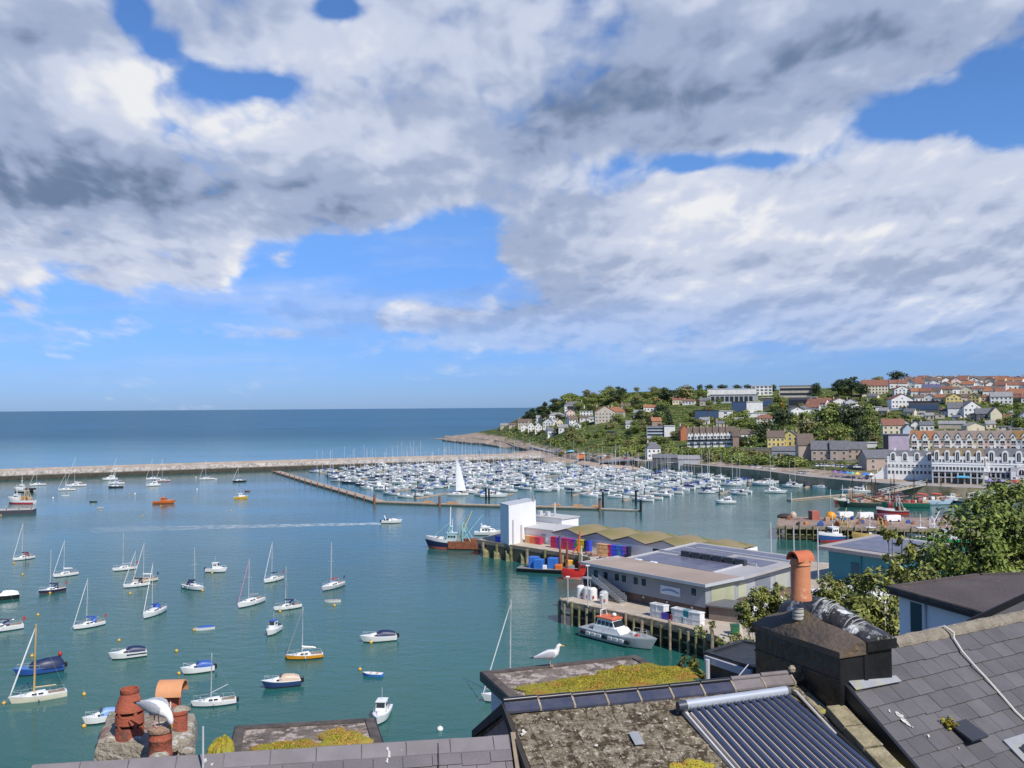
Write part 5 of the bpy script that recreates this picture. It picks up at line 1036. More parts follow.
def house(x0, x1, yb, yt, wc, rc, kind, label, rot=0.0, wins=True, chim=1, dp=None, cat='house', group=None, name='house', bay=False, nw=None, floors=None, big=False, dark=None):
    mx_ = (x0 + x1) / 2; c = G(mx_, yb); d = c.y; w = (x1 - x0) * d / 900; H = (yb - yt) * d / 900; az = math.atan2(c.x, c.y)
    a = rot; dpt = dp or min(max(.75 * w, 5.5), 10); wl = w / (abs(math.cos(a)) + .35 * abs(math.sin(a)))
    t = thing(name, label, cat, c, -az + a, group)
    wm, rm = wallm(WC[wc]), roofm(RC[rc])
    flat = kind == 'flat'; hw = H - .35 if flat else H * (.60 if kind != 'gable' else .62); wh = MB(); y0 = -dpt / 2; hx = wl / 2
    wh.par((-hx, y0, -3.5), (wl, 0, 0), (0, dpt, 0), (0, 0, hw + 3.5))
    ov = .35
    if kind == 'gable': wh.extr([(-hx, y0, hw), (hx, y0, hw), (0, y0, H - .25)], (0, dpt, 0))
    if kind == 'side':
        for sx in (-1, 1): wh.extr([(sx * hx, y0, hw), (sx * hx, -y0, hw), (sx * hx, 0, H - .25)], (-sx * .25, 0, 0))
    wh.build('wall', wm, t)
    if flat: r_ = MB().par((-hx - .3, y0 - .4, hw), (wl + .6, 0, 0), (0, dpt + .8, 0), (0, 0, .35)).build('roof', rm, t)
    elif kind == 'gable':
        bm = MB()
        for sx in (-1, 1):
            e = (sx * (hx + ov), hw - ov * (H - hw) / hx); bm.extr([(0, y0 - ov, H), (e[0], y0 - ov, e[1]), (e[0], y0 - ov, e[1] + .22), (0, y0 - ov, H + .22)], (0, dpt + 2 * ov, 0))
        r_ = bm.build('roof', rm, t)
    elif kind == 'side':
        bm = MB()
        for sy in (-1, 1):
            e = (sy * (dpt / 2 + ov), hw - ov * (H - hw) / (dpt / 2)); bm.extr([(-hx - ov, 0, H), (-hx - ov, e[0], e[1]), (-hx - ov, e[0], e[1] + .22), (-hx - ov, 0, H + .22)], (wl + 2 * ov, 0, 0))
        r_ = bm.build('roof', rm, t)
    else:
        o_ = .4; i_ = min(hx * .55, dpt * .48); bm = MB(); bm.add([(-hx - o_, y0 - o_, hw), (hx + o_, y0 - o_, hw), (hx + o_, -y0 + o_, hw), (-hx - o_, -y0 + o_, hw), (-hx + i_, 0, H), (hx - i_, 0, H)], [(0, 3, 2, 1), (0, 1, 5, 4), (2, 3, 4, 5), (1, 2, 5), (3, 0, 4)]); r_ = bm.build('roof', rm, t)
    if chim and not flat:
        for k in range(chim):
            x = (-hx * .75, hx * .75, 0)[k % 3]; cb = MB(); cb.box((x, .3, H + .1), (.9, .7, 2.0)); cb.tube((x - .2, .3, H + 1.1), (x - .2, .3, H + 1.6), .13, n=6, mi=1); cb.tube((x + .2, .3, H + 1.1), (x + .2, .3, H + 1.6), .13, n=6, mi=1)
            cb.build('chimney', [wallm(WC['b']) if wc in 'bs' else wallm(WC['e']), paint((.45, .17, .09), .9)], r_)
    if wins:
        fl = floors or max(1, round(hw / 2.9)); n = nw or max(1, int(wl / (3.4 if big else 2.6)))
        for f in range(fl):
            for i in range(n):
                x = -hx + wl * (i + .5) / n; z = hw * f / fl + .75
                if f == 0 and i == n // 2 and n > 1: put('door', DM_, t, (x, y0 - .03, 0))
                elif hw / fl > 1.6: put('window', WMW if big else WM_, t, (x, y0 - .04, z))
        if kind == 'gable' and H - hw > 2.4: put('window', WM_, t, (0, y0 - .04, hw + .25), 0, (.8, 1, .8))
    if dark:   # strips of dark glazing across the front
        for f0, f1, z0, z1, mm in dark: MB().par((-hx + wl * f0, y0 - .16, H * z0), (wl * (f1 - f0), 0, 0), (0, .14, 0), (0, 0, H * (z1 - z0))).build('glazed_band', mm, t)
    return t
DG = paint((.03, .035, .045), .2); BG = paint((.06, .10, .18), .25); LB2 = paint((.30, .33, .38))
house(518, 532, 426.5, 419, 'e', 'b', 'side', 'long beige cottage at the dark trees on the headland', nw=4)
house(500.5, 508, 427.5, 423.5, 'e', 'l', 'side', 'small pale cottage at the seaward end of the headland', chim=0)
house(509, 516.5, 427, 423, 'e', 'b', 'side', 'grey brown cottage next to the seaward cottage', chim=0)
house(528, 534.5, 431.5, 422, 'w', 'g', 'gable', 'narrow white gabled house, left of two on the headland slope')
house(535, 542, 432, 422.5, 'w', 'g', 'gable', 'narrow white gabled house, right of two on the headland slope')
house(546.5, 559, 435, 427.5, 'w', 'g', 'side', 'low white house lowest of the white cluster above the rocks', .2)
house(543.5, 555, 428, 418.5, 'w', 'g', 'gable', 'white gabled house in the middle of the headland cluster', -.25)
house(549, 565, 419, 412.5, 'w', 'l', 'hip', 'white house with pale roof at the top of the headland cluster', .1)
house(557, 563, 425.5, 419, 'c', 'b', 'gable', 'cream gabled cottage wedged in the headland cluster')
house(567, 577, 425, 416, 'w', 'b', 'side', 'white cottage stepping down beside the round bushes', .45)
house(565.5, 574.5, 416.5, 409.5, 'k', 'r', 'gable', 'pinkish house with red roof below the grey roofed villa', .2)
house(564, 584.5, 410.5, 401.5, 'w', 'g', 'hip', 'white villa with grey hipped roof crowning the headland wood', .1, chim=2, dark=[(.12, .42, .12, .5, DG)])
house(580, 592.5, 416, 411, 'w', 'w', 'flat', 'low white flat roofed house left of the orange roofed villa', chim=0)
house(589, 594, 421.5, 417, 'w', 'l', 'side', 'tiny white lodge at the foot of the orange roofed villa', chim=0)
for (x0, x1, yb, yt, kd, nm_) in ((559, 568, 431.5, 424.5, 'side', 'white cottage right of the lowest white house'), (573, 581, 428.5, 421.5, 'gable', 'white gabled cottage beside the dark bushes below the villa'), (536, 545, 421.5, 415.5, 'side', 'white cottage above the twin narrow gables'), (551, 558, 424.5, 418, 'gable', 'small white gable in the thick of the headland cluster'), (580, 589, 421, 415.5, 'side', 'white cottage under the low white flat roofed house'), (521, 528, 430, 424.5, 'gable', 'white cottage just left of the twin narrow gables')):
    house(x0, x1, yb, yt, 'w', RND.choice('gbl'), kd, nm_, RND.uniform(-.2, .3), chim=0, nw=2)
house(594, 615, 422, 406, 'e', 'o', 'gable', 'large stone villa with orange roof and front gable', .15, chim=2, dp=9)
house(606, 625, 419, 407, 'e', 'o', 'hip', 'orange roofed wing behind the large stone villa', -.15)
house(643, 662, 411, 405, 'w', 'o', 'side', 'white bungalow with orange roof in the woods', .1)
house(672, 684, 403.5, 397.5, 'c', 'r', 'side', 'red roofed bungalow beneath the skyline trees', .1)
house(683, 696, 404, 399, 'w', 'r', 'hip', 'low white bungalow with brown red roof by the skyline trees', -.2)
house(650.5, 661, 426, 417.5, 'b', 'o', 'side', 'orange roof showing between bushes and a dark conifer', .3, wins=False)
house(647, 664.5, 436.5, 426, 'u', 'l', 'flat', 'striped grey balcony block joined to a blank white wall', wins=False, dark=[(.03, .97, .12, .26, DG), (.03, .97, .42, .56, DG), (.03, .97, .70, .84, DG)], cat='apartment block')
house(664.5, 675, 436, 425.5, 'w', 'w', 'flat', 'blank white rendered block end beside striped balconies', wins=False, cat='apartment block')
house(695, 718.5, 420.5, 410, 'd', 'd', 'flat', 'dark blue glazed modern house above the terrace', wins=False, dark=[(.02, .48, .08, .9, BG), (.51, .98, .08, .9, BG)])
house(718.5, 732.5, 418, 410.5, 'w', 'w', 'flat', 'small white flat block joined to the dark blue glazed house', nw=1, big=True)
house(679, 688, 440, 425, 'o', 'o', 'gable', 'tall narrow house with orange red gable wall', .35, wins=False, chim=1)
names_ = ['at the orange gabled end', 'second from the orange gable', 'third from the orange gable', 'fourth from the orange gable', 'fifth from the orange gable', 'sixth from the orange gable', 'at the brown end']
for i in range(7):
    x = 687.5 + i * 6.5
    t = house(x, x + 6.6, 447 - i * .15, 428 - i * .2, 'w', 'b', 'side', 'bay fronted house in the grey roofed seaside terrace, ' + names_[i], 0, wins=False, chim=1, dp=9, cat='terraced house', name='terraced_house', group='houses of the seaside terrace', dark=[(0, 1, .30, .39, paint((.13, .10, .10)))])
    d = t.location.y; s = d / 900
    for k in (.28, .72):
        bm = MB(); bm.extr([(-3.3 * s + 6.6 * s * k - 1.0, -5.9, 7.6 * s), (-3.3 * s + 6.6 * s * k + 1.0, -5.9, 7.6 * s), (-3.3 * s + 6.6 * s * k + 1.0, -5.9, 11.8 * s), (-3.3 * s + 6.6 * s * k, -5.9, 14.2 * s), (-3.3 * s + 6.6 * s * k - 1.0, -5.9, 11.8 * s)], (0, 1.5, 0)); by = bm.build('bay', wallm(WC['w']), t)
        put('window', WM_, by, (-3.3 * s + 6.6 * s * k, -5.95, 8.6 * s), 0, (1, 1, 1.15))
    for k in (.2, .5, .8): put('window', WM_, t, (-3.3 * s + 6.6 * s * k, -4.6, 1.2))
house(733, 739, 447, 428, 'b', 'b', 'side', 'brown end house closing the seaside terrace', wins=False)
house(736.5, 755.5, 442, 429, 'w', 'b', 'hip', 'white house with brown roof between terrace and trees', .2, chim=1, dark=[(.05, .5, .25, .42, DG)])
house(646, 660, 457.5, 442, 'w', 'g', 'hip', 'white harbour cottage with steep dark grey roof', .2, chim=1)
house(652.5, 677, 463, 455, 'd', 'g', 'side', 'dark roofed harbour shed behind the slipway', .05, wins=False, chim=0, cat='shed', name='harbour_shed')
house(678, 699.5, 463.5, 455.5, 'l' if 0 else 'g', 'l', 'side', 'pale grey roofed harbour shed under the hedge bank', .05, wins=False, chim=0, cat='shed', name='harbour_shed')
house(708, 755, 397.5, 388.5, 'w', 'w', 'flat', 'long white flat roofed terrace on the skyline', wins=True, big=True, floors=1, chim=0, cat='apartment block', name='apartment_block')
house(711, 757, 402.5, 394.5, 'g', 'd', 'flat', 'grey terrace with dark windows below the long white one', chim=0, wins=False, dark=[(.02 + .1 * i, .09 + .1 * i, .15, .75, DG) for i in range(9)], cat='apartment block', name='apartment_block')
house(752, 772, 394.5, 385.5, 'w', 'w', 'flat', 'white block rising highest among the flat skyline houses', chim=0, big=True, cat='apartment block', name='apartment_block')
house(732, 747, 412, 401.5, 'd', 'd', 'flat', 'blue glass wing of the large white modern house', wins=False, dark=[(.03, .97, .06, .93, BG)])
house(747, 762.5, 414.5, 401.5, 'w', 'w', 'flat', 'large white modern house with one square window', nw=1, floors=1, big=True)
house(762, 773, 408, 397.5, 'd', 'w', 'flat', 'dark fronted flat roofed house behind the white modern one', wins=False, dark=[(.1, .9, .25, .7, BG)])
house(742, 770, 416, 412.5, 'w', 'w', 'flat', 'low white garden wing under the large modern house', wins=False)
house(756, 774, 424, 414.5, 'c', 'r', 'hip', 'bungalow with orange brown hipped roof left of the big round tree', .1, chim=1)
house(780, 811, 396.5, 385.5, 'e', 'l', 'flat', 'long grey and white modern block on the skyline', wins=False, dark=[(.03, .97, .12, .32, DG), (.03, .97, .55, .76, DG)], cat='apartment block', name='apartment_block')
house(789, 816, 407, 397, 'd', 'w', 'flat', 'dark balconied house with a thin white flat roof', wins=False, dark=[(.03, .97, .2, .75, DG)])
house(789, 803, 415, 407, 'w', 'g', 'gable', 'white gabled house under the dark balconied one', .3, chim=0)
house(800, 816, 413, 406, 'w', 'g', 'side', 'white house stepping beside the gabled one below the balconies', .2, chim=0)
house(808, 828, 409, 399, 'w', 'r', 'side', 'white house with red roof beside the dark balconied house', -.3)
house(767, 784, 446, 431, 'y', 'b', 'side', 'yellow house with brown roof above the long stone wall', .1, chim=1)
house(783, 798.5, 445, 430.5, 'y', 'g', 'gable', 'yellow gabled house with twin chimneys', -.1, chim=2)
house(773, 797, 456.5, 446.5, 'g', 'g', 'side', 'low grey house with long slate roof left of the stone hall', 0, chim=0, dark=[(.1, .9, .2, .42, LB2)])
house(797, 812.5, 460, 434, 's', 'b', 'side', 'tall pink stone hall with blank wall', .15, wins=False, chim=1, dp=12)
house(812, 831.5, 461, 441, 's', 'g', 'side', 'pink stone house with slate roof and small dormer', 0, chim=2, nw=3)
house(831, 848, 461, 441, 's', 'g', 'side', 'pink stone house, middle of the waterfront stone row', 0, chim=2, nw=2)
house(848, 866, 458.5, 442, 's', 'g', 'side', 'lower pink stone house with wide slate roof', 0, chim=1, nw=3)
house(862, 889, 468.5, 450, 's', 'g', 'side', 'brown stone warehouse nearest the white hotel', .35, chim=0, nw=2, dp=12)
house(862, 887, 394, 380, 'c', 'r', 'side', 'cream house with wide red roof beside the skyline pines', .1, chim=1)
house(893, 908.5, 395, 386, 'w', 'r', 'gable', 'white gabled house below the round skyline tree', .25, chim=0)
house(815, 831, 405.5, 398, 'w', 'r', 'side', 'red roofed house, first of three under the skyline pines', .2)
house(832, 846, 405.5, 398, 'w', 'r', 'gable', 'red roofed house, second of three under the skyline pines', .2)
house(846, 857, 406, 398.5, 'w', 'r', 'gable', 'red roofed house, third of three under the skyline pines', -.1)
house(806, 820, 412.5, 403.5, 'w', 'r', 'side', 'white house with faded red roof over the big tree clump', -.2)
house(889, 911, 408, 394, 'w', 'r', 'gable', 'large white gabled house with red roof on its side wing', .35, chim=0)
house(868, 881, 412, 406.5, 'w', 'w', 'flat', 'white flat roofed house under a spreading dark tree', wins=True, chim=0)
house(881, 903.5, 434, 419, 'c', 'r', 'side', 'cream house with red brown roof right of the bright green tree', .25, chim=0, nw=4)
house(884, 908, 450, 434, 'p', 'g', 'flat', 'lilac house with a tall dark glazed panel', 0, wins=False, chim=0, dark=[(.02, .22, .08, .95, DG)])
house(901.5, 912.5, 438, 424, 'u', 'g', 'gable', 'pale blue grey gabled house behind the lilac one', .3, wins=False, chim=0)
house(863, 876.5, 447, 442, 'w', 'w', 'flat', 'white motor home sized cabin behind the stone row', chim=0, wins=False, cat='cabin', name='cabin')
house(923, 940, 393, 384.5, 'w', 'v', 'side', 'white house with violet blue slate roof in the hilltop estate', .1, chim=0)
house(930, 938.5, 386, 380, 'w', 'r', 'gable', 'white front gable peeping over the violet roof', 0, chim=0)
house(897, 908, 395.5, 387, 'w', 'r', 'gable', 'white house with broad rounded gable at the left of the estate', .1, chim=0, wins=False) if 0 else None
house(910, 938, 411, 401, 'd', 'd', 'flat', 'dark modern house with long glazed front', wins=False, chim=0, dark=[(.05, .95, .15, .6, BG)])
house(945, 961, 404, 393.5, 'y', 'b', 'gable', 'yellow gabled house with a conifer in its garden', .2, chim=0)
house(961, 971, 402, 394, 'k', 'b', 'side', 'salmon house between the two yellow ones', .1, chim=0)
house(969.5, 980, 402.5, 393, 'y', 'b', 'gable', 'pale yellow gabled house right of the salmon one', -.2, chim=0)
house(948, 962, 416, 402.5, 'w', 'g', 'side', 'white house with two square windows, left half of a pair', .1, nw=2, floors=1, chim=0)
house(961, 978.5, 416.5, 401, 'w', 'g', 'gable', 'tall white gabled house, right half of a pair', .4, chim=0)
house(991, 1011, 403.5, 392, 'w', 'l', 'side', 'white house with grey roof and balcony at the estate edge', .1, chim=0)
house(1010, 1026, 400.5, 389, 'w', 'o', 'side', 'white house with bright orange roof at the estate edge', -.1, chim=0)
house(976, 990, 421, 408.5, 'd', 'g', 'side', 'dark timbered house beside a bare cream gable', .1, chim=1)
house(989.5, 1000.5, 422.5, 407, 'c', 'g', 'gable', 'cream house with blank gable wall', .3, wins=False, chim=0)
house(1018, 1032, 425, 411.5, 'u', 'g', 'gable', 'pale blue white house cut by the photo edge', .2, chim=0)
house(911, 920, 429.5, 421, 'w', 'g', 'gable', 'small grey roofed dormer house above the orange roofed terrace end', .1)
house(920, 933, 430, 421.5, 'w', 'g', 'side', 'small slate roofed house with dormers above the terrace', .1, chim=2)
house(940, 964, 428, 421, 'e', 'l', 'side', 'long grey roofed outbuilding above the terrace', 0, wins=False, chim=0)
house(964, 982, 431.5, 422.5, 'c', 'l', 'gable', 'cream workshop gable above the terrace', .4, wins=False, chim=0)
house(998, 1010, 433.5, 426, 'c', 'l', 'flat', 'small cream flat roofed house above the terrace', chim=0, nw=2)
house(1010, 1030, 434, 428, 'e', 'l', 'flat', 'long beige retaining building above the terrace end', chim=0, wins=False)
# hilltop estate rows
k = 0
for row, (yb, H, xs) in enumerate(((384.5, 7, range(905, 1040, 9)), (389.5, 8, list(range(941, 1040, 11))), (396.5, 8.5, list(range(911, 940, 10)) + list(range(983, 1040, 12))), (388, 8.5, [889, 898, 907, 915]), (381.8, 5.5, range(902, 1040, 8)), (393, 7, list(range(941, 1000, 10))), (401.5, 7, [914, 925, 936, 981, 990, 1012, 1022]))):
    for x in xs:
        q = RND.random(); col = RND.choice('wwwcckw'); w = RND.uniform(8.5, 11.5)
        nm_ = {'w': 'white', 'c': 'cream', 'k': 'pinkish'}[col]
        house(x, x + w, yb + RND.uniform(-.8, .8), yb - H + RND.uniform(-.6, .6), col, RND.choice('rrrrob'), 'side' if q < .6 else ('gable' if q < .85 else 'hip'), '%s walled house with red brown tiles in the dense hilltop estate' % nm_, RND.uniform(-.35, .35), chim=RND.choice((0, 0, 1)), group='%s houses of the hilltop estate' % nm_, nw=2, floors=1)
for (x, y, w, col) in ((612, 441, 7, 'e'), (917, 415.5, 8, 'w'), (935, 418, 9, 'e'), (953, 419.5, 8, 'w'), (1004, 415, 8, 'e'), (840, 412, 8, 'w'), (826, 415, 7, 'w')):
    house(x, x + w, y, y - 4.2, col, RND.choice('gl'), RND.choice(('side', 'flat')), 'small pale garden outbuilding half sunk in the hillside shrubs', RND.uniform(-.3, .3), chim=0, nw=1, group='outbuildings on the hillside', cat='outbuilding', name='outbuilding')
for (x, y) in ((803, 425), (818, 424), (700, 424), (716, 427), (735, 424), (845, 421), (856, 413), (822, 409), (880, 415), (905, 416), (925, 419), (942, 415), (985, 428), (1003, 422), (968, 420), (899, 427), (1012, 427), (626, 428), (634, 417), (621, 411), (655, 405), (700, 405), (868, 400), (850, 410)):
    col = RND.choice('wwce'); nm_ = {'w': 'white', 'c': 'cream', 'e': 'beige'}[col]; house(x, x + RND.uniform(8, 11), y, y - RND.uniform(6, 7.5), col, RND.choice('rgbl'), RND.choice(('side', 'gable', 'side')), 'small %s cottage set alone among hillside greenery' % nm_, RND.uniform(-.4, .4), chim=RND.choice((0, 1)), nw=2, floors=1, group='%s cottages among the hillside greenery' % nm_)
# gabled terrace above the hotel
TL = ['white', 'cream', 'pink', 'white', 'white', 'cream', 'pale pink', 'white', 'peach', 'blue white', 'white']
for i in range(11):
    x = 911.5 + i * 11.0; orange = i < 2; col = 'wckwwckwkuw'[i]; yb, yt = 449.5, 431
    t = house(x, x + 11.1, yb, yt, col if col != 'k' else 'k', 'o' if orange else ('n' if i < 9 else 't'), 'side', '%s gable fronted terrace house above the hotel, %s' % (TL[i], ('orange roofed left end', 'orange roofed beside the left end', 'first with grey brown roof', 'second with grey brown roof', 'third with grey brown roof', 'fourth with grey brown roof', 'fifth with grey brown roof', 'sixth with grey brown roof', 'seventh with grey brown roof', 'first with brown roof', 'second with brown roof')[i]), 0, wins=False, chim=1, dp=9, cat='terraced house', name='terraced_house')
    s = t.location.y / 900; wl = 11.1 * s; H = (yb - yt) * s
    bw = wl * .46; xo = -wl * .2
    bm = MB(); bm.extr([(xo - bw / 2, -5.7, -2), (xo + bw / 2, -5.7, -2), (xo + bw / 2, -5.7, H * .70), (xo, -5.7, H * .93), (xo - bw / 2, -5.7, H * .70)], (0, 3.6, 0)); by = bm.build('gabled_bay', wallm(WC['w']), t)
    bm = MB()
    for sx in (-1, 1): bm.par((xo + sx * (bw / 2 + .25), -5.95, H * .68), (-sx * (bw / 2 + .25), 0, H * .27), (0, 4.2, 0), (0, 0, .10))
    bm.build('bay_roof', roofm(RC['n']), by)
    put('window', WMW, by, (xo, -5.75, H * .06)); put('window', WMW, by, (xo, -5.75, H * .36)); put('window', WM_, by, (xo, -5.75, H * .64), 0, (.7, 1, .8))
    MB().par((xo - bw / 2, -5.82, H * .27), (bw, 0, 0), (0, .1, 0), (0, 0, .45)).build('string_course', paint((.42, .13, .10)), by)
    put('window', WM_, t, (wl * .28, -4.55, H * .38)); put('door', DM_, t, (wl * .28, -4.53, 0))
# ---- waterfront hotel: three white blocks with arched dormers
WHT = mat('hotel_white', (.82, .82, .80), .8, var=.05, scale=.3)
def arch_poly(x, w, z0, z1, y, n=8):
    r = w / 2; return [(x - r, y, z0), (x + r, y, z0)] + [(x + r * math.cos(PI * i / n), y, z1 - r + r * math.sin(PI * i / n)) for i in range(n + 1)]
def hotel(label, x0, x1, yb, yt, arches, roofc, arcade, zb=5.0, off=9.0, colr=None):
    c = FG((x0 + x1) / 2, hor((x0 + x1) / 2), tab(SHORE_D, (x0 + x1) / 2) + off); c.z = zb; d = c.y; s = d / 900; w = (x1 - x0) * s; az = math.atan2(c.x, c.y)
    zt = CAMZ + (hor((x0 + x1) / 2) - yt) * s; H = zt - zb; t = thing('hotel_block', label, 'hotel', c, -az); hx = w / 2; dp = 12
    hw = H * .78; z1 = H * (.36 if arcade else .0)
    if arcade:
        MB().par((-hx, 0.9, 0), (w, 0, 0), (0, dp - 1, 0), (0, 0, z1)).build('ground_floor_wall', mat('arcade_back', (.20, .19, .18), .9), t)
        for i in range(9): MB().par((-hx + (w - .6) * i / 8, -.6, 0), (.6, 0, 0), (0, .6, 0), (0, 0, z1)).build('column', LGREY, t)
        MB().par((-hx, -.7, z1 * .48), (w, 0, 0), (0, 1.3, 0), (0, 0, .35)).build('balcony_slab', LGREY, t); MB().par((-hx, -.8, z1 - .3), (w, 0, 0), (0, 1.6, 0), (0, 0, .5)).build('arcade_cornice', LGREY, t)
        for i in range(8): put('window', WMW, t, (-hx + w * (i + .5) / 8, .84, z1 * .56), 0, (.9, 1, .95))
    MB().par((-hx, 0, z1 if arcade else -3), (w, 0, 0), (0, dp, 0), (0, 0, hw - z1 + (0 if arcade else 3))).build('wall', WHT, t)
    bm = MB(); bm.loft([[(-hx - .2, .1, hw), (hx + .2, .1, hw), (hx + .2, dp, hw), (-hx - .2, dp, hw)], [(-hx, 2.6, H), (hx, 2.6, H), (hx, dp - 2.6, H), (-hx, dp - 2.6, H)]]); rf = bm.build('roof', roofm(roofc), t)
    for k in range(3): MB().box((-hx + w * (k + .5) / 3, 4, H + .5), (1.0, .9, 1.4)).build('chimney', WHT, rf)
    for k in range(arches):
        x = -hx + w * (k + .5) / arches; aw = min(w / arches * .50, 3.6)
        g_ = MB().extr(arch_poly(x, aw, hw * .80 if arcade else hw * .74, H * .95, -.16), (0, 4.2, 0)).build('arched_dormer', WHT, t)
        MB().extr(arch_poly(x, aw * .52, hw * .84 if arcade else hw * .79, H * .90, -.24), (0, .12, 0)).build('window', GLASS, g_)
        MB().par((x - aw * .03, -.30, hw * .85), (aw * .06, 0, 0), (0, .08, 0), (0, 0, H * .2)).build('glazing_bar', WHITE, g_)
    n = arches * 3
    for k in range(n):
        x = -hx + w * (k + .5) / n
        put('window', WM_, t, (x, -.04, lerp(z1, hw, .08)), 0, (.75, 1, 1.1))
        if not arcade: put('window', WM_, t, (x, -.04, lerp(z1, hw, .42)), 0, (.75, 1, 1.0))
        elif k % 3 != 1: put('window', WM_, t, (x, -.04, lerp(z1, hw, .62)), 0, (.6, 1, .9))
    MB().par((-hx - .1, -.14, lerp(z1, hw, .46)), (w + .2, 0, 0), (0, .13, 0), (0, 0, .22)).build('string_course', WHT, t)
    return t
ha = hotel('white hotel block with four arched dormers under a dark slate roof', 888, 932, 477, 451, 4, RC['g'], False, zb=7.5, off=15)
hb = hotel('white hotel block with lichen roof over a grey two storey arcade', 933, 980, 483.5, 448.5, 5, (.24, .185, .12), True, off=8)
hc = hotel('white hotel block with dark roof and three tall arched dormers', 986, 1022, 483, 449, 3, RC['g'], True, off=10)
for q, x in ((hb, 0.0),): MB().par((-.5, -2.6, 3.0), (5.0, 0, 0), (0, 1.9, .6), (0, 0, .12)).build('awning', paint((.10, .42, .62)), q)
house(980, 987, 470, 452, 'w', 'g', 'flat', 'narrow white link between the arcaded hotel blocks', nw=1, chim=0) if 0 else None
t = hotel('low white restaurant right of the tall arched hotel block', 1012, 1050, 482, 468, 2, RC['l'], False, off=6)
t = hotel('narrow white link block between two hotel fronts', 979.5, 986.5, 482, 455, 1, RC['b'], False, off=9)
# white raked stair / balustrade wedge at the left end of the hotel
c = FG(879, hor(879), tab(SHORE_D, 879) + 9); c.z = 5; s = c.y / 900
t = thing('raked_balustrade', 'white raked stair wall rising to the hotel end', 'stair', c, -math.atan2(c.x, c.y)); MB().extr([(-5.5, 0, 0), (7, 0, 0), (7, 0, 8.5), (5.5, 0, 8.5)], (0, .4, 0)).build('stair_wall', WHT, t)
for k in range(6): MB().par((-5 + k * 1.9, -.1, k * 1.45 + .6), (.3, 0, 0), (0, .6, 0), (0, 0, 1.2)).build('baluster', WHT, t)
# ---- market stalls, tents, parasols, parked cars on the town quay
def at_quay(px, off, z=5.0):
    c = FG(px, hor(px), tab(SHORE_D, px) + off); c.z = z; return c
def stall(px, off, col, label, sz=2.6, kind='gazebo'):
    c = at_quay(px, off); t = thing('market_stall', label, 'stall', c, RND.uniform(-.3, .3))
    for x in (-1, 1):
        for y in (-1, 1): MB().tube((x * sz / 2, y * sz / 2, 0), (x * sz / 2, y * sz / 2, 2.2), .05, n=5).build('leg', GREY, t)
    bm = MB(); h = sz / 2 + .2; bm.add([(-h, -h, 2.1), (h, -h, 2.1), (h, h, 2.1), (-h, h, 2.1), (0, 0, 3.3)], [(0, 1, 4), (1, 2, 4), (2, 3, 4), (3, 0, 4), (3, 2, 1, 0)]); bm.build('canopy', col, t); MB().box((0, 0, .5), (sz * .8, sz * .5, .9)).build('counter', paint((.35, .30, .40)), t); return t
for i, (px, c_, nm_) in enumerate(((834, (.30, .14, .36), 'purple'), (840, (.12, .10, .45), 'indigo'), (846, (.10, .22, .55), 'blue'), (851, (.12, .45, .40), 'turquoise'), (856, (.75, .52, .08), 'yellow'), (864.5, (.05, .20, .60), 'large bright blue'), (870, (.7, .7, .7), 'white'))): stall(px, 7, paint(c_), '%s canopied stall in the quayside market row' % nm_, 3.4 if 'large' in nm_ else 2.4)
for i, px in enumerate((1012, 1016, 1020, 1024)): stall(px, 1.5, paint((.55, .10, .09)), 'red parasol canopy outside the low white restaurant', 3.0)['group'] = 'red canopies by the restaurant'
for px in (988, 994, 1000, 1005): stall(px, 2.5, paint((.30, .22, .46)), 'violet canopy in front of the tall arched hotel block', 2.4)['group'] = 'violet canopies by the hotel'
stall(571, 14, paint((.22, .50, .74)), 'bright blue gazebo in the boat yard behind the beach', 6)
def car(label, p, rz, col, group=None):
    t = thing('parked_car', label, 'car', p, rz, group)
    bm = MB(); sec = [(-2.1, .35, .78), (-2.05, .75, .85), (-1.2, .88, .86), (1.0, .85, .86), (2.0, .68, .82), (2.1, .35, .76)]
    bm.loft([[(x, -w, .28), (x, w, .28), (x, w, z + .02), (x, -w, z + .02)] for x, z, w in sec]); bm.build('body', col, t, True, 30)
    MB().loft([[(-1.75, -.8, .85), (1.05, -.8, .85), (1.05, .8, .85), (-1.75, .8, .85)], [(-1.25, -.62, 1.42), (.35, -.62, 1.42), (.35, .62, 1.42), (-1.25, .62, 1.42)]]).build('window', GLASS, t); MB().bev((-.45, 0, 1.43), (1.65, 1.26, .07), .03).build('roof', col, t)
    for x in (-1.3, 1.3):
        for y in (-.86, .72): MB().extr([(x + .32 * math.cos(k * PI / 5), y, .32 + .32 * math.sin(k * PI / 5)) for k in range(10)], (0, .14, 0)).build('wheel', BLACK, t)
    return t
CARC = [('white', (.75, .75, .75)), ('silver', (.5, .5, .52)), ('dark', (.04, .045, .06)), ('red', (.45, .03, .03)), ('blue', (.05, .12, .35))]
cproto = {}
def carat(p, rz, ci, where):
    nm_, c_ = CARC[ci]; lb_ = '%s car parked %s' % (nm_, where); gp = '%s cars parked %s' % (nm_, where)
    if ci not in cproto: o = car(lb_, p, rz, paint(c_, .3), gp); cproto[ci] = o
    else:
        o = copy_tree(cproto[ci]); o.location = p; o.rotation_euler.z = rz; o['label'] = lb_; o['group'] = gp
for px in (815, 820, 826, 833, 838, 841, 846, 851, 856): carat(at_quay(px, 28 + RND.uniform(-2, 2), G(px, 465).z + .3), RND.uniform(-.2, .2) + PI / 2 * RND.choice((0, 0, 1)), RND.choice((0, 0, 1, 2)), 'before the stone waterfront houses')
for i in range(26):
    px = RND.uniform(566, 655); o_ = RND.uniform(3, 24); carat(at_quay(px, o_), RND.uniform(0, 3), RND.choice((0, 0, 1, 2, 2, 3, 4)), 'in the yard behind the beach')
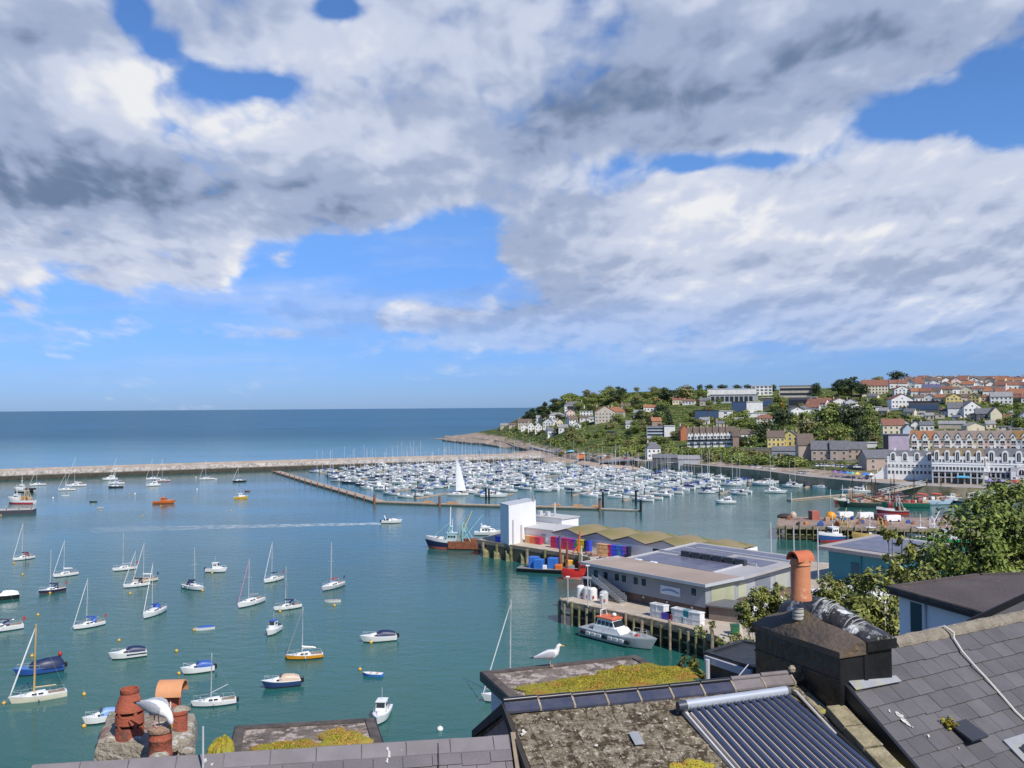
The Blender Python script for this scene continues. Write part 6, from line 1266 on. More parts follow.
for px in (752, 758, 764, 772, 800, 806): carat(at_quay(px, 8), RND.uniform(-.2, .2), RND.choice((0, 1, 2)), 'on the harbour road under the hedge bank')
for i in range(9):
    px = RND.uniform(556, 640); loc = at_quay(px, RND.uniform(4, 20)); cruiser('white motor boat chocked ashore in the yard behind the beach', (loc.x, loc.y, 5.5), RND.uniform(0, 6), RND.uniform(5, 7), style='cabin', canopy=RND.choice((NAVY, BLUE, LGREY)), group='boats laid up behind the beach', ob=False)
p = at_quay(580, -3, 3.5); t = thing('orange_kiosk', 'orange lifeguard kiosk on the pink beach', 'kiosk', p); MB().bev((0, 0, 1.6), (6.5, 3, 3.2), .1).build('wall', paint((.66, .22, .08)), t); MB().box((0, 0, 3.3), (7, 3.6, .2)).build('roof', paint((.6, .2, .1)), t)
# boat-park ramp bridge behind the marina
A = at_quay(598, -6, 2.2); Bp = at_quay(634, -5, 5.0); t = thing('footbridge', 'white sided footbridge ramp from the marina to the yard', 'bridge', A); d = Bp - A
q = Vector((-d.y, d.x, 0)).normalized() * 5; MB().par((0, 0, 0), d, q, (0, 0, .4)).build('deck', mat('bridge_deck', (.5, .47, .44), .9), t)
for k in (0, 1): MB().par(q * k, d, q * .04, (0, 0, 1.4)).build('parapet', LGREY, t)
for i in range(9): c = d * ((i + .5) / 9); MB().box((c.x, c.y + .2, c.z / 2 - 1.2), (.5, .5, abs(c.z) + 2.2)).build('pier_post', BLACK, t)
# sloping stone ramp at the right of the marina, tan
bm = MB(); a1, a2, b1, b2 = at_quay(787, 0, 5), at_quay(795, 1.5, 5), at_quay(812, -7.5, .6), at_quay(818, -6, .6); o_ = a1.copy()
bm.add([p_ - o_ for p_ in (a1, b1, b2, a2)] + [p_ - o_ - Vector((0, 0, 4)) for p_ in (a1, b1, b2, a2)], [(0, 1, 2, 3), (4, 5, 1, 0), (5, 6, 2, 1), (6, 7, 3, 2)]); tag(bm.build('slipway', mat('slip_tan', (.42, .30, .23), .9), loc=o_), kind='structure')
# retaining walls among the houses
for (x0, x1, y, h, lb_) in ((596, 616, 435, 5, 'grey retaining wall beneath the orange roofed villa'), (740, 773, 455, 7, 'long grey garden wall below the yellow houses'), (886, 910, 411, 3.2, 'white garden wall under the large gabled house'), (812, 858, 463.5, 3, 'stone quay terrace wall with parked cars above')):
    a, b = G(x0, y), G(x1, y); t = thing('garden_wall', lb_, 'wall', a); dd = b - a; MB().par((0, 0, -2), (dd.x, dd.y, dd.z), (0, .6, 0), (0, 0, 2 + h * .6)).build('masonry', WALLM if 'white' not in lb_ else WHT, t); MB().par((0, -.1, h * .6), (dd.x, dd.y, dd.z), (0, .8, 0), (0, 0, .2)).build('coping', LGREY, t)
# ================================================================== TREES
def leafm(nm_, c1, c2):
    m = mat(nm_, c1, .6, col2=c2, scale=.35, island=.45, coord='Object', spec=.25); return m
LEAF = {'mid': leafm('leaf_mid', (.185, .230, .054), (.115, .155, .036)), 'dark': leafm('leaf_dark', (.058, .082, .032), (.034, .052, .022)), 'lite': leafm('leaf_light', (.25, .28, .065), (.165, .205, .05)), 'olive': leafm('leaf_olive', (.22, .21, .075), (.145, .148, .054)), 'gold': leafm('leaf_gold', (.22, .17, .02), (.12, .11, .02))}
BARK = mat('bark', (.10, .075, .055), .95, col2=(.05, .04, .03), scale=3)
def crown_mesh(nm_, seed, m, lobes, n, size, flat=.75):
    """leaf-clump faces spread over and inside a set of lobes; unit height about 1"""
    r = random.Random(seed); bm = MB(); tot = sum(l[3] ** 2 for l in lobes)
    for (x, y, z, R_) in lobes:
        for _ in range(int(n * R_ ** 2 / tot)):
            v = Vector((r.gauss(0, 1), r.gauss(0, 1), r.gauss(0, 1))).normalized(); rr = R_ * (1 - .55 * r.random() ** 2.2) * (1 + .16 * r.uniform(-1, 1)); c = Vector((x, y, z)) + Vector((v.x * rr, v.y * rr, v.z * rr * flat))
            nrm = (v + Vector((r.uniform(-.8, .8), r.uniform(-.8, .8), r.uniform(-.3, .9)))).normalized(); a = nrm.cross(Vector((r.uniform(-1, 1), r.uniform(-1, 1), r.uniform(-1, 1)))).normalized(); b = nrm.cross(a); s = size * r.uniform(.55, 1.25)
            bm.add([c - a * s, c + b * s * .7, c + a * s, c - b * s * .7], [(0, 1, 2, 3)])
    return bm.mesh(nm_, m)
def lobes_round(seed, k=7):
    r = random.Random(seed); L_ = [(0, 0, .55, .36), (0, 0, .34, .30)]
    for i in range(k):
        a = 2 * PI * i / k + r.uniform(-.3, .3); q = r.uniform(.16, .30); L_.append((q * math.cos(a), q * math.sin(a), r.uniform(.24, .70), r.uniform(.17, .27)))
    L_ += [(r.uniform(-.1, .1), r.uniform(-.1, .1), .82, .17)]; return L_
def lobes_pine(seed):
    r = random.Random(seed); return [(r.uniform(-.22, .22), r.uniform(-.22, .22), z, R_) for z, R_ in ((.92, .13), (.80, .20), (.70, .24), (.58, .26), (.48, .22), (.62, .2))]
def lobes_cone(seed):
    return [(0, 0, .92, .06), (0, 0, .78, .12), (0, 0, .62, .17), (0, 0, .45, .22), (0, 0, .28, .26)]
def lobes_bush(seed):
    r = random.Random(seed); return [(r.uniform(-.45, .45), r.uniform(-.3, .3), r.uniform(.15, .55), r.uniform(.25, .42)) for _ in range(6)]
TREE = {}
for i in range(3):
    for c_ in ('mid', 'dark', 'lite', 'olive'): TREE['round_' + c_, i] = crown_mesh('crown', 10 + i, LEAF[c_], lobes_round(20 + i), 1000, .046)
    for c_ in ('mid', 'lite', 'olive', 'dark'): TREE['bush_' + c_, i] = crown_mesh('foliage', 40 + i, LEAF[c_], lobes_bush(50 + i), 560, .075)
    TREE['pine_dark', i] = crown_mesh('crown', 70 + i, LEAF['dark'], lobes_pine(80 + i), 900, .045, .6)
    TREE['cone_dark', i] = crown_mesh('crown', 90 + i, LEAF['dark'], lobes_cone(91 + i), 520, .05, .9); TREE['cone_gold', i] = crown_mesh('crown', 90 + i, LEAF['gold'], lobes_cone(91 + i), 520, .05, .9)
tb = MB(); tb.path([(0, 0, -.15), (.01, 0, .25), (.02, .01, .55), (0, 0, .75)], [.035, .028, .018, .008], 7)
for a in range(5): tb.path([(.01, 0, .28 + .05 * a), (.16 * math.cos(a * 1.3), .16 * math.sin(a * 1.3), .48 + .05 * a)], [.014, .005], 5)
TRUNK = tb.mesh('trunk', BARK, True); STEM = MB().path([(0, 0, -.2), (.02, 0, .4)], [.05, .02], 5).mesh('stem', BARK)
def tree(kind, p, h, w=1.0, label='', group=None):
    i = RND.randrange(3); bush = kind.startswith('bush'); t = thing('bush' if bush else ('conifer' if kind[:4] in ('pine', 'cone') else 'tree'), label, 'bush' if bush else 'tree', p, RND.uniform(0, 6), group, (h * w, h * w, h))
    put('foliage' if bush else 'crown', TREE[kind, i], t); put('stem' if bush else 'trunk', STEM if bush else TRUNK, t); return t
def T(kind, px, yb, yt, w, label, group=None):
    p = G(px, yb); tree(kind, p - Vector((0, 0, .3)), (yb - yt) * p.y / 900 / .97, w, label, group)
T('pine_dark', 618, 404, 386.5, 1.2, 'dark umbrella pine standing above the headland wood'); T('pine_dark', 665, 407, 387.5, 1.15, 'broad dark conifer left of the round skyline tree'); T('round_olive', 685, 402, 383.5, 1.35, 'large round olive green tree on the skyline behind the red bungalow')
T('round_mid', 702, 400, 387, 1.1, 'mid green round tree next to the long white skyline terrace'); T('cone_dark', 669, 427, 409, 1.0, 'dark pyramid conifer above the striped balcony block'); T('round_dark', 783, 432, 405, 1.0, 'big dark round tree above the yellow houses'); T('cone_gold', 782, 414, 398, .9, 'golden pointed conifer rising over the big dark tree')
T('round_dark', 766, 442, 418, 1.0, 'dark bushy tree left of the yellow house'); T('round_mid', 753, 446, 433, 1.1, 'round garden tree beside the white house with brown roof'); T('bush_lite', 795, 437, 425, .9, 'pale green shrub clump above the yellow gable')
T('round_lite', 840, 445, 422, 1.15, 'pale green round tree over the stone row'); T('round_mid', 873, 441, 419, .95, 'bright green tree before a dark one by the cream house'); T('round_dark', 862, 447, 424, 1.0, 'near black tree behind the stone row')
T('round_mid', 826, 430, 404, 1.3, 'broad tree on the left of the big hillside clump'); T('round_dark', 852, 428, 402, 1.3, 'tall dark tree in the middle of the big hillside clump'); T('round_olive', 808, 436, 416, 1.2, 'olive tree at the left foot of the hillside clump'); T('round_mid', 868, 422, 402, 1.1, 'flat topped tree on the right of the hillside clump')
T('pine_dark', 839, 397, 379.5, 1.25, 'dark skyline pine, left of the clump'); T('pine_dark', 852, 399, 377, 1.3, 'tallest dark skyline pine'); T('pine_dark', 860, 401, 383, 1.1, 'dark pine right of the tallest skyline pine'); T('round_dark', 816, 396, 381.5, 1.0, 'dark tree between flat skyline blocks'); T('round_dark', 897, 382.5, 369.5, 1.55, 'round dark tree alone on the estate skyline'); T('round_olive', 878, 385, 375.5, 1.7, 'low olive tree crown behind the cream house roof')
for x, w, n_ in ((700, 1, 'a'), (709, 1.3, 'b'), (722, 1.5, 'c'), (737, 1.2, 'd'), (748, 1.4, 'e'), (773, 1.2, 'f')): T('round_dark', x, 391, 383.6, w * 1.1, 'small dark rounded tree along the flat skyline', 'dark trees along the skyline')
def scatter(n, xr, yr, kinds, hr, label, group, wr=(.9, 1.3), ok=None):
    k = 0
    while k < n:
        px, py = RND.uniform(*xr), RND.uniform(*yr)
        if ok and not ok(px, py): continue
        p = G(px, py); kd = RND.choice(kinds); tree(kd, p - Vector((0, 0, .4)), RND.uniform(*hr), RND.uniform(*wr), label, group); k += 1
above = lambda px, py: py > tab(CREST_Y, px) - .5
scatter(60, (556, 665), (390, 412), ('round_mid', 'round_lite', 'round_olive', 'round_mid'), (6, 11), 'green tree in the headland wood', 'trees of the headland wood', (1.1, 1.6), above)
scatter(24, (517, 560), (404, 421), ('round_dark', 'round_dark', 'pine_dark'), (6, 10), 'dark wind shaped tree at the seaward end of the wood', 'dark trees at the seaward end', (1.2, 1.7), above)
scatter(22, (500, 545), (426, 436), ('bush_lite', 'bush_olive', 'bush_lite'), (2.5, 4), 'low pale green bush over the headland rocks', 'bushes over the headland rocks')
scatter(32, (545, 622), (418, 446), ('bush_mid', 'round_mid', 'bush_olive', 'round_olive'), (4, 8), 'bushy tree among the white headland cottages', 'bushes among the headland cottages', (1, 1.5))
scatter(26, (625, 672), (405, 436), ('round_mid', 'bush_mid', 'round_olive', 'round_dark'), (5, 10), 'garden tree on the slope left of the balcony block', 'trees left of the balcony block', (1, 1.5))
scatter(26, (690, 790), (400, 426), ('bush_mid', 'bush_lite', 'round_mid', 'bush_olive'), (4, 7), 'garden shrub between the modern houses', 'shrubs between the modern houses', (1.1, 1.6))
scatter(12, (616, 648), (441, 455), ('bush_lite',), (4, 6), 'bright green bush on the bank over the slipway', 'bright bushes over the slipway', (1.3, 1.7))
scatter(60, (654, 800), (450, 467), ('bush_mid', 'bush_mid', 'bush_olive', 'bush_lite'), (4.5, 7), 'dense green bush on the hedge bank over the marina wall', 'bushes of the hedge bank', (1.2, 1.7), lambda x, y: 446 + (x - 654) * .10 < y < 456 + (x - 654) * .105)
scatter(26, (795, 880), (410, 442), ('round_mid', 'round_dark', 'bush_mid', 'round_olive'), (6, 10), 'leafy tree in the big hillside clump', 'trees of the hillside clump', (1.1, 1.5))
scatter(34, (885, 1010), (404, 424), ('bush_mid', 'bush_olive', 'bush_lite', 'round_mid', 'bush_dark'), (2.5, 5.5), 'garden shrub below the hilltop estate', 'shrubs below the estate', (1, 1.6))
scatter(14, (998, 1030), (404, 430), ('round_mid', 'bush_mid', 'round_dark'), (5, 9), 'green tree on the steep bank at the edge of the estate', 'trees on the steep bank', (1.1, 1.6))
scatter(22, (862, 1030), (384, 403), ('bush_mid', 'bush_olive', 'round_mid'), (2.5, 4.5), 'small garden bush among the estate houses', 'bushes among the estate houses')
scatter(12, (560, 660), (436, 458), ('bush_mid', 'bush_olive'), (2.5, 5), 'dark green bush at the yard edge', 'bushes at the yard edge')
scatter(96, (600, 880), (394, 448), ('round_mid', 'round_olive', 'round_lite', 'round_mid', 'round_dark'), (4, 8), 'leafy tree on the wooded hillside between houses', 'trees of the wooded hillside', (1.3, 2.0), above)
scatter(34, (880, 1030), (386, 428), ('bush_mid', 'bush_olive', 'bush_lite'), (2, 3.8), 'low garden hedge bush between hillside houses', 'hedge bushes between hillside houses', (1.2, 2.0))
scatter(10, (800, 862), (462, 468), ('bush_mid', 'bush_olive'), (2.5, 4), 'small bush on the quay terrace by the parked cars', 'bushes on the quay terrace')
scatter(8, (888, 930), (474, 478), ('bush_mid', 'bush_lite'), (1.8, 2.8), 'clipped bush in front of the hotel', 'bushes in front of the hotel')

# low ground cover over the whole hillside
r = random.Random(77); bm = MB()
for _ in range(15000):
    px = r.uniform(505, 1040); y0_, y1_ = tab(CREST_Y, px), shore(px)[1]; t_ = r.uniform(.12, 1.0); p = GT(px, t_)
    if noise.noise(p * .045) + .5 * noise.noise(p * .16) < -.06: continue
    s_ = r.uniform(.45, 1.15); c = p + Vector((0, 0, r.uniform(0, 1.3) * (1 + noise.noise(p * .2)))); n_ = Vector((r.uniform(-1, 1), r.uniform(-1.2, .4), r.uniform(.2, 1.2))).normalized(); a = n_.cross(Vector((r.uniform(-1, 1), r.uniform(-1, 1), r.uniform(-1, 1)))).normalized(); b = n_.cross(a)
    bm.add([c - a * s_, c + b * s_ * .7, c + a * s_, c - b * s_ * .7], [(0, 1, 2, 3)])
tag(bm.build('undergrowth', mat('undergrowth_leaf', (.20, .22, .065), .7, col2=(.11, .135, .04), scale=.05, island=.5, coord='Object', spec=.2)), 'mixed green undergrowth covering the hillside', 'undergrowth', kind='stuff')
# ================================================================== ROOFS IN FRONT
class Plane:
    def __init__(s, a, b, z, pitch):
        s.o = W(*a, z); B_ = W(*b, z); s.ex = (B_ - s.o).normalized(); s.L = (B_ - s.o).length; eh = Vector((s.ex.y, -s.ex.x, 0)); p = math.radians(pitch)
        s.eh = eh; s.ed = eh * math.cos(p) - Vector((0, 0, math.sin(p))); s.n = s.ed.cross(s.ex).normalized()
        if s.n.z < 0: s.n = -s.n
    def at(s, px, py):
        r = ray(px, py); q = CAM + r * ((s.o - CAM).dot(s.n) / r.dot(s.n)) - s.o; return q.dot(s.ex), q.dot(s.ed)
    def pt(s, a, b, h=0.0): return s.o + s.ex * a + s.ed * b + s.n * h
def slab(bm, P, a0, a1, b0, b1, h0, h1, th, mi=0, sk=0.0):
    """slate from b0 (head) to b1 (tail) lying on the plane, head height h0, tail h1"""
    c = [P.pt(a0 + sk, b0, h0), P.pt(a1 + sk, b0, h0), P.pt(a1, b1, h1), P.pt(a0, b1, h1)]; up_ = P.n * th
    bm.add([*c, *[q + up_ for q in c]], [(0, 3, 2, 1), (4, 5, 6, 7), (0, 1, 5, 4), (1, 2, 6, 5), (2, 3, 7, 6), (3, 0, 4, 7)], mi)
def slates(name, P, a_of_b, a1, b0, b1, wd, gauge, m, parent, th=.012, skip=(), jit=.004, lift=.016):
    bm = MB(); k = 0; b = b0; r = random.Random(5)
    while b < b1:
        a = a_of_b(b + gauge) - (wd * .5 if k % 2 else 0)
        while a < a1:
            aa, ab = max(a, a_of_b(b + gauge)), min(a + wd - .006, a1)
            if ab - aa > .05 and not any(x0 < (aa + ab) / 2 < x1 and y0 < b + gauge / 2 < y1 for x0, x1, y0, y1 in skip):
                sl_ = r.uniform(.01, .035) if r.random() < .07 else 0; slab(bm, P, aa, ab, b - gauge * .55 + sl_, b + gauge + r.uniform(-jit, jit) + sl_, -.006, lift + r.uniform(0, .004), th)
            a += wd
        b += gauge; k += 1
    return bm.build(name, m, parent)
def under(name, P, a0, a1, b0, b1, m, parent, th=.12, h=-.02):
    return MB().par(P.pt(a0, b0, h - th), P.ex * (a1 - a0), P.ed * (b1 - b0), P.n * th).build(name, m, parent)
SLATE = mat('roof_slate', (.128, .118, .120), .62, col2=(.098, .092, .095), scale=2.2, island=.15, coord='Object', spots=[((.24, .23, .22), 9, .70), ((.20, .18, .15), 3, .68)], bump=.25, bscale=60)
BITU = mat('black_bitumen', (.022, .022, .024), .5, col2=(.035, .034, .033), scale=3, bump=.5, bscale=14)
LICH = mat('lichen_roof', (.27, .228, .165), .95, col2=(.12, .095, .060), scale=10, coord='Object', island=.07, spots=[((.060, .042, .022), 8, .50), ((.42, .37, .29), 20, .56), ((.03, .024, .014), 26, .58), ((.66, .63, .56), 14, .69)], bump=.8, bscale=26, detail=8)
MORTAR = mat('old_mortar', (.42, .36, .27), .95, col2=(.27, .22, .15), scale=10, bump=.7, spots=((.50, .47, .40), 14, .6))
LEAD = mat('lead_flashing', (.33, .34, .36), .5, col2=(.26, .27, .28), scale=5, spots=((.36, .34, .16), 5, .55))
DROP = mat('droppings_black', (.028, .028, .031), .5, col2=(.05, .048, .046), scale=4, bump=.5, bscale=16, spots=[((.30, .30, .29), 2.6, .52), ((.70, .70, .66), 4.5, .545)])
def pmesh(name, polys, m, parent=None):
    bm = MB()
    for p in polys: bm.add(p, [tuple(range(len(p)))])
    return bm.build(name, m, parent)
# ---- right slate roof
PR = Plane((893, 641), (1024, 614), 37.0, 35)
t = thing('slate_roofed_house', 'house with grey slate roof, stone ridge and skylight beside the black chimney', 'house', (6, 10, near_z(6, 10)))
def rel(o, r): o.parent = r; o.matrix_parent_inverse = Matrix.Translation(-r.location); return o
A0 = -1.31; A1 = 5.5; B1_ = 4.2
rel(slates('roof', PR, lambda b: A0, A1, .13, B1_, .30, .222, SLATE, None), t); roof = t.children[-1]
rel(under('roof_deck', PR, A0 + .02, A1, -.02, B1_, BLACK, None), t)
bm = MB(); rg = []
for i in range(61):
    q = PR.pt(lerp(-.03, A1, i / 60), 0); sec = [(.115, -.085), (.105, -.05), (.05, .012), (0, .026), (-.05, .012), (-.105, -.05), (-.115, -.085)]; rg.append([q + PR.eh * (u * (1 + .12 * noise.noise(q * 3))) + Vector((0, 0, v + .03 + .012 * noise.noise(q * 6 + Vector((u * 9, 0, 0))))) for u, v in sec])
bm.loft(rg); rel(bm.build('ridge_capping', mat('ridge_mortar', (.31, .27, .21), .95, col2=(.20, .17, .13), scale=7, bump=.8, bscale=30, spots=((.42, .38, .31), 9, .62))), t)
w0 = PR.pt(A0, -.1, -.04); bm = MB(); e0, e1 = PR.pt(A0 - .02, -.05, -.02), PR.pt(A0 - .02, B1_, -.02)
bm.extr([e0, e1, e1 - Vector((0, 0, 2.6)), e0 - Vector((0, 0, 4.6))], PR.ex * .25); rel(bm.build('gable_wall', BITU), t)
bm = MB(); bm.extr([PR.pt(A0 - .05, 0, .03), PR.pt(A0 - .05, B1_, .03), PR.pt(A0 - .05, B1_, -.10), PR.pt(A0 - .05, 0, -.10)], PR.ex * .045); rel(bm.build('verge_board', BLACK), t)
back = [PR.pt(A0, 0, -.1), PR.pt(A1, 0, -.1), PR.pt(A1, 0, -.1) - PR.eh * 3.5 - Vector((0, 0, 2.4)), PR.pt(A0, 0, -.1) - PR.eh * 3.5 - Vector((0, 0, 2.4))]
bm = MB(); bm.extr(back, (0, 0, -.1)); rel(bm.build('back_roof', SLATE), t)
bm = MB(); q = [PR.pt(A0 + .1, B1_, -.1), PR.pt(A1, B1_, -.1), PR.pt(A1, 0, -.1) - PR.eh * 3.4, PR.pt(A0 + .1, 0, -.1) - PR.eh * 3.4]
bm.prism([(p.x, p.y) for p in q], 30, 34.3); rel(bm.build('wall', wallm(WC['e'])), t)
# vent slate with moss, skylight, bird mess
a, b = PR.at(966, 737); bm = MB(); slab(bm, PR, a - .14, a + .16, b - .17, b + .12, .03, .10, .03); v_ = rel(bm.build('vent_slate', paint((.05, .05, .055))), t)
bm = MB(); r = random.Random(3)
for _ in range(90):
    c = PR.pt(a - .13 + r.gauss(0, .05), b - .17 + r.gauss(0, .035), .05 + r.uniform(0, .03)); s = .02; d_ = Vector((r.uniform(-1, 1), r.uniform(-1, 1), r.uniform(-.4, 1))).normalized(); e_ = d_.cross(Vector((.3, .2, 1))).normalized()
    bm.add([c - d_ * s, c + e_ * s, c + d_ * s, c - e_ * s], [(0, 1, 2, 3)])
MOSS = mat('moss', (.38, .31, .03), .95, col2=(.27, .25, .03), scale=5, island=.3, spots=((.40, .22, .04), 3, .54)); rel(bm.build('moss_tuft', MOSS), t)
a, b = PR.at(1017, 751); sk = MB()
for (a0_, a1_, b0_, b1_) in ((0, 1.0, 0, .09), (0, 1.0, 1.2, 1.3), (0, .09, .09, 1.2), (.91, 1.0, .09, 1.2)): slab(sk, PR, a + a0_, a + a1_, b + b0_, b + b1_, .02, .02, .11)
s_ = rel(sk.build('skylight_frame', mat('skylight_grey', (.20, .20, .21), .5)), t)
bm = MB(); slab(bm, PR, a + .09, a + .91, b + .09, b + 1.2, .06, .06, .03); g_ = rel(bm.build('skylight_glass', mat('sky_glass', (.25, .30, .36), .06, var=.1)), t)
bm = MB(); slab(bm, PR, a - .12, a + 1.1, b - .14, b - .01, .03, .03, .02); slab(bm, PR, a - .12, a - .01, b - .01, b + 1.3, .03, .03, .02); rel(bm.build('skylight_flashing', LEAD), t)
def splat(P, px, py, s, el=1.0, m=None):
    a, b = P.at(px, py); rr = random.Random(int(px * 7 + py)); n = 11; ring = []
    for k in range(n):
        q = s * rr.uniform(.25, 1.15); ring.append(P.pt(a + q * math.cos(2 * PI * k / n), b + q * el * math.sin(2 * PI * k / n), .034))
    bm = MB(); bm.extr(ring, P.n * .003); return bm.build('bird_dropping', m or mat('droppings', (.62, .62, .58), .9, col2=(.34, .34, .32), scale=22))
for x, y, s, e in ((899, 718, .045, 1.8), (902, 722, .04, 1.7), (906, 725, .03, 1.6), (896, 716, .018, 1.5), (927, 738, .022, 1.2), (957, 750, .016, 1), (888, 713, .014, 2), (911, 729, .012, 1.5)): rel(splat(PR, x, y, s, e), t)
# cable over the roof
pts = [PR.pt(*PR.at(x, y), .05 + 0.012 * math.sin(i)) for i, (x, y) in enumerate(((952, 641), (960, 655), (972, 669), (985, 682), (1000, 698), (1014, 714), (1030, 730), (1060, 755)))]
p0 = PR.pt(PR.at(944, 634)[0], 0, .09); cb_ = MB().path([p0 - PR.eh * .3 - Vector((0, 0, .12)), p0, PR.pt(*PR.at(950, 638), .10)] + pts, .015, 6)
tag(cb_.build('roof_cable', paint((.66, .62, .55)), None, True), 'pale cable running diagonally down the grey slate roof', 'cable')
# ---- double black chimney stack
P0 = FG(840, 650, 10.4); LF = Vector((P0.x, P0.y, P0.z)); zc = P0.z; q = ray(755, 622); P1 = CAM + q * ((zc - CAMZ) / q.z)
l_ = (P1 - P0).normalized(); LS = (P1 - P0).length; w_ = Vector((-l_.y, l_.x, 0)); w_ = w_ if w_.x > 0 else -w_
q = ray(890, 640); WS = .92
for k in range(40, 140):
    c = P0 + w_ * (k / 100); pxx = 512 + 900 * (c - CAM).dot(rt) / (c - CAM).dot(fw)
    if pxx >= 891: WS = k / 100; break
print('STACK', LS, WS, zc)
t = thing('chimney_stack', 'double black tarred chimney stack streaked with white droppings', 'chimney', (P0.x, P0.y, 35.2)); S = lambda l, w, z: P0 + l_ * l + w_ * w + Vector((0, 0, z))
def sbox(nm, l0, l1, w0, w1, z0, z1, m): return rel(MB().par(S(l0, w0, z0), l_ * (l1 - l0), w_ * (w1 - w0), (0, 0, z1 - z0)).build(nm, m), t)
STK = mat('tarred_render', (.013, .013, .015), .30, col2=(.024, .024, .026), scale=2.5, bump=.3, bscale=10, spots=((.075, .072, .068), 1.4, .68))
wh = WS * .46
sbox('stack_body', 0, LS, 0, wh, -2.0, -.08, STK); sbox('stack_body', .0, LS, wh + .035, WS, -2.0, -.06, STK)
rings = []   # front flaunching, falling towards the outside
for i in range(13):
    l = lerp(-.025, LS + .02, i / 12); k = .13 * math.sin(PI * min(1, max(0, (l + .05) / (LS + .1)))) ** .6
    hmp = .10 * math.exp(-((l - LS * .62) / .22) ** 2)
    rings.append([S(l, -.03, -.09), S(l, -.03, -.02), S(l, wh * .35, .02 + k * .5 + hmp * .8), S(l, wh * .75, .05 + k + hmp), S(l, wh + .02, .02 + k * .9), S(l, wh + .02, -.09)])
FLA = mat('front_flaunching', (.145, .105, .072), .85, col2=(.08, .064, .05), scale=2, bump=.6, bscale=18, spots=[((.20, .12, .05), 4, .60), ((.42, .42, .38), 9, .70), ((.10, .12, .03), 2, .62)])
bm = MB(); bm.loft(rings); rel(bm.build('front_flaunching', FLA, None, True, 50), t)
sbox('rear_slab', -.045, LS + .03, wh + .01, WS + .04, -.06, .055, STK)
rings = []
for i in range(17):
    f = i / 16; l = lerp(-.03, LS + .02, f); h = .05 + .23 * min(1, (f / .5)) ** .8 - (.08 * max(0, (f - .8) / .2)); n = 9; c = (wh + .02 + WS + .03) / 2; hw_ = (WS + .03 - wh - .02) / 2
    rings.append([S(l, c - hw_ * math.cos(PI * j / (n - 1)), .056 + h * math.sin(PI * j / (n - 1)) ** 1.0 * (1 + .28 * noise.noise(Vector((f * 5, j * .6, 2))))) for j in range(n)])
bm = MB(); bm.loft(rings); hp = rel(bm.build('rear_flaunching', DROP, None, True, 60), t)
for i in range(12):   # runs of droppings down the hump side
    f = RND.uniform(.12, .62); l = LS * f; c = (wh + WS) / 2 + .025; hw_ = (WS + .01 - wh) / 2; h = .05 + .23 * min(1, f / .5) ** .8; wd = RND.uniform(.004, .013); a_, b_ = RND.uniform(.12, .3), RND.uniform(.4, .6)
    pa = []; pb = []
    for j in range(7):
        u = lerp(a_, b_, j / 6); pp = S(l, c - hw_ * math.cos(PI * u) * 1.015, .062 + h * math.sin(PI * u) ** 1.0 * 1.12); ww = wd * (.4 + .9 * j / 6); pa.append(pp - l_ * ww); pb.append(pp + l_ * ww)
    bm = MB()
    for j in range(6): bm.add([pa[j], pa[j + 1], pb[j + 1], pb[j]], [(0, 1, 2, 3)])
    rel(bm.build('bird_dropping', mat('droppings', (.62, .62, .58), .9, col2=(.34, .34, .32), scale=22)), t)
sbox('gap_shade_strip', -.012, .02, wh - .01, wh + .05, -.62, -.10, BLACK); sbox('render_band', -.012, LS + .012, -.012, -.0, -.38, -.35, STK)  # black strip paints in the shade of the gap between the stack halves
pc = S(LS * .575, wh * .42, .21); bm = MB()
for k in range(4): bm.lathe([(.052, -.06 + .044 * k), (.070, -.05 + .044 * k), (.070, -.028 + .044 * k), (.052, -.018 + .044 * k)], 18, pc)
bm.lathe([(.05, .11), (.062, .118), (.02, .13)], 18, pc); rel(bm.build('flue_vent', mat('vent_plastic', (.50, .49, .45), .6), None, True), t)
TERR = mat('terracotta_light', (.60, .25, .125), .8, col2=(.50, .19, .09), scale=3, spots=[((.66, .36, .23), 5, .60), ((.36, .15, .08), 7, .62), ((.30, .15, .09), 3, .69)], bump=.12, bscale=40); TERR2 = mat('terracotta_red', (.40, .105, .055), .85, col2=(.29, .072, .042), scale=4, spots=[((.17, .075, .05), 5, .57), ((.44, .24, .17), 9, .64), ((.05, .035, .03), 3.3, .64)], bump=.35, bscale=40)
def hood(c, axis, L, r, th, n=12, arc=PI):
    """half-pipe cowl, open below"""
    axis = Vector(axis).normalized(); sd = axis.cross(Vector((0, 0, 1))).normalized(); bm = MB(); rg = []
    for l in (-L / 2, L / 2):
        o_ = [c + axis * l + sd * (r * math.cos(arc * k / n)) + Vector((0, 0, r * math.sin(arc * k / n))) for k in range(n + 1)]; i_ = [c + axis * l + sd * ((r - th) * math.cos(arc * k / n)) + Vector((0, 0, (r - th) * math.sin(arc * k / n))) for k in range(n, -1, -1)]; rg.append(o_ + i_)
    return bm.loft(rg)
pb_ = FG(801, 597, 11.25); k = 11.25 / 900
pot = thing('chimney_pot', 'tall pale terracotta chimney pot with arched hood on the black stack', 'chimney pot', pb_)
MB().lathe([(10.6 * k, -.03), (10.3 * k, .02), (9.5 * k, .05), (9.4 * k, 32 * k), (10.4 * k, 32.4 * k), (10.4 * k, 33.5 * k), (9.8 * k, 34 * k), (9.8 * k, 39 * k), (8 * k, 39 * k), (8 * k, 25 * k)], 28).build('pot_shaft', TERR, pot, True)
hood(Vector((0, 0, 36.5 * k)), (-.93, -.38, 0), 20 * k, 9.6 * k, 1.6 * k).build('pot_hood', mat('terracotta_hood', (.56, .165, .07), .75, col2=(.46, .12, .055), scale=4), pot, True, 50)
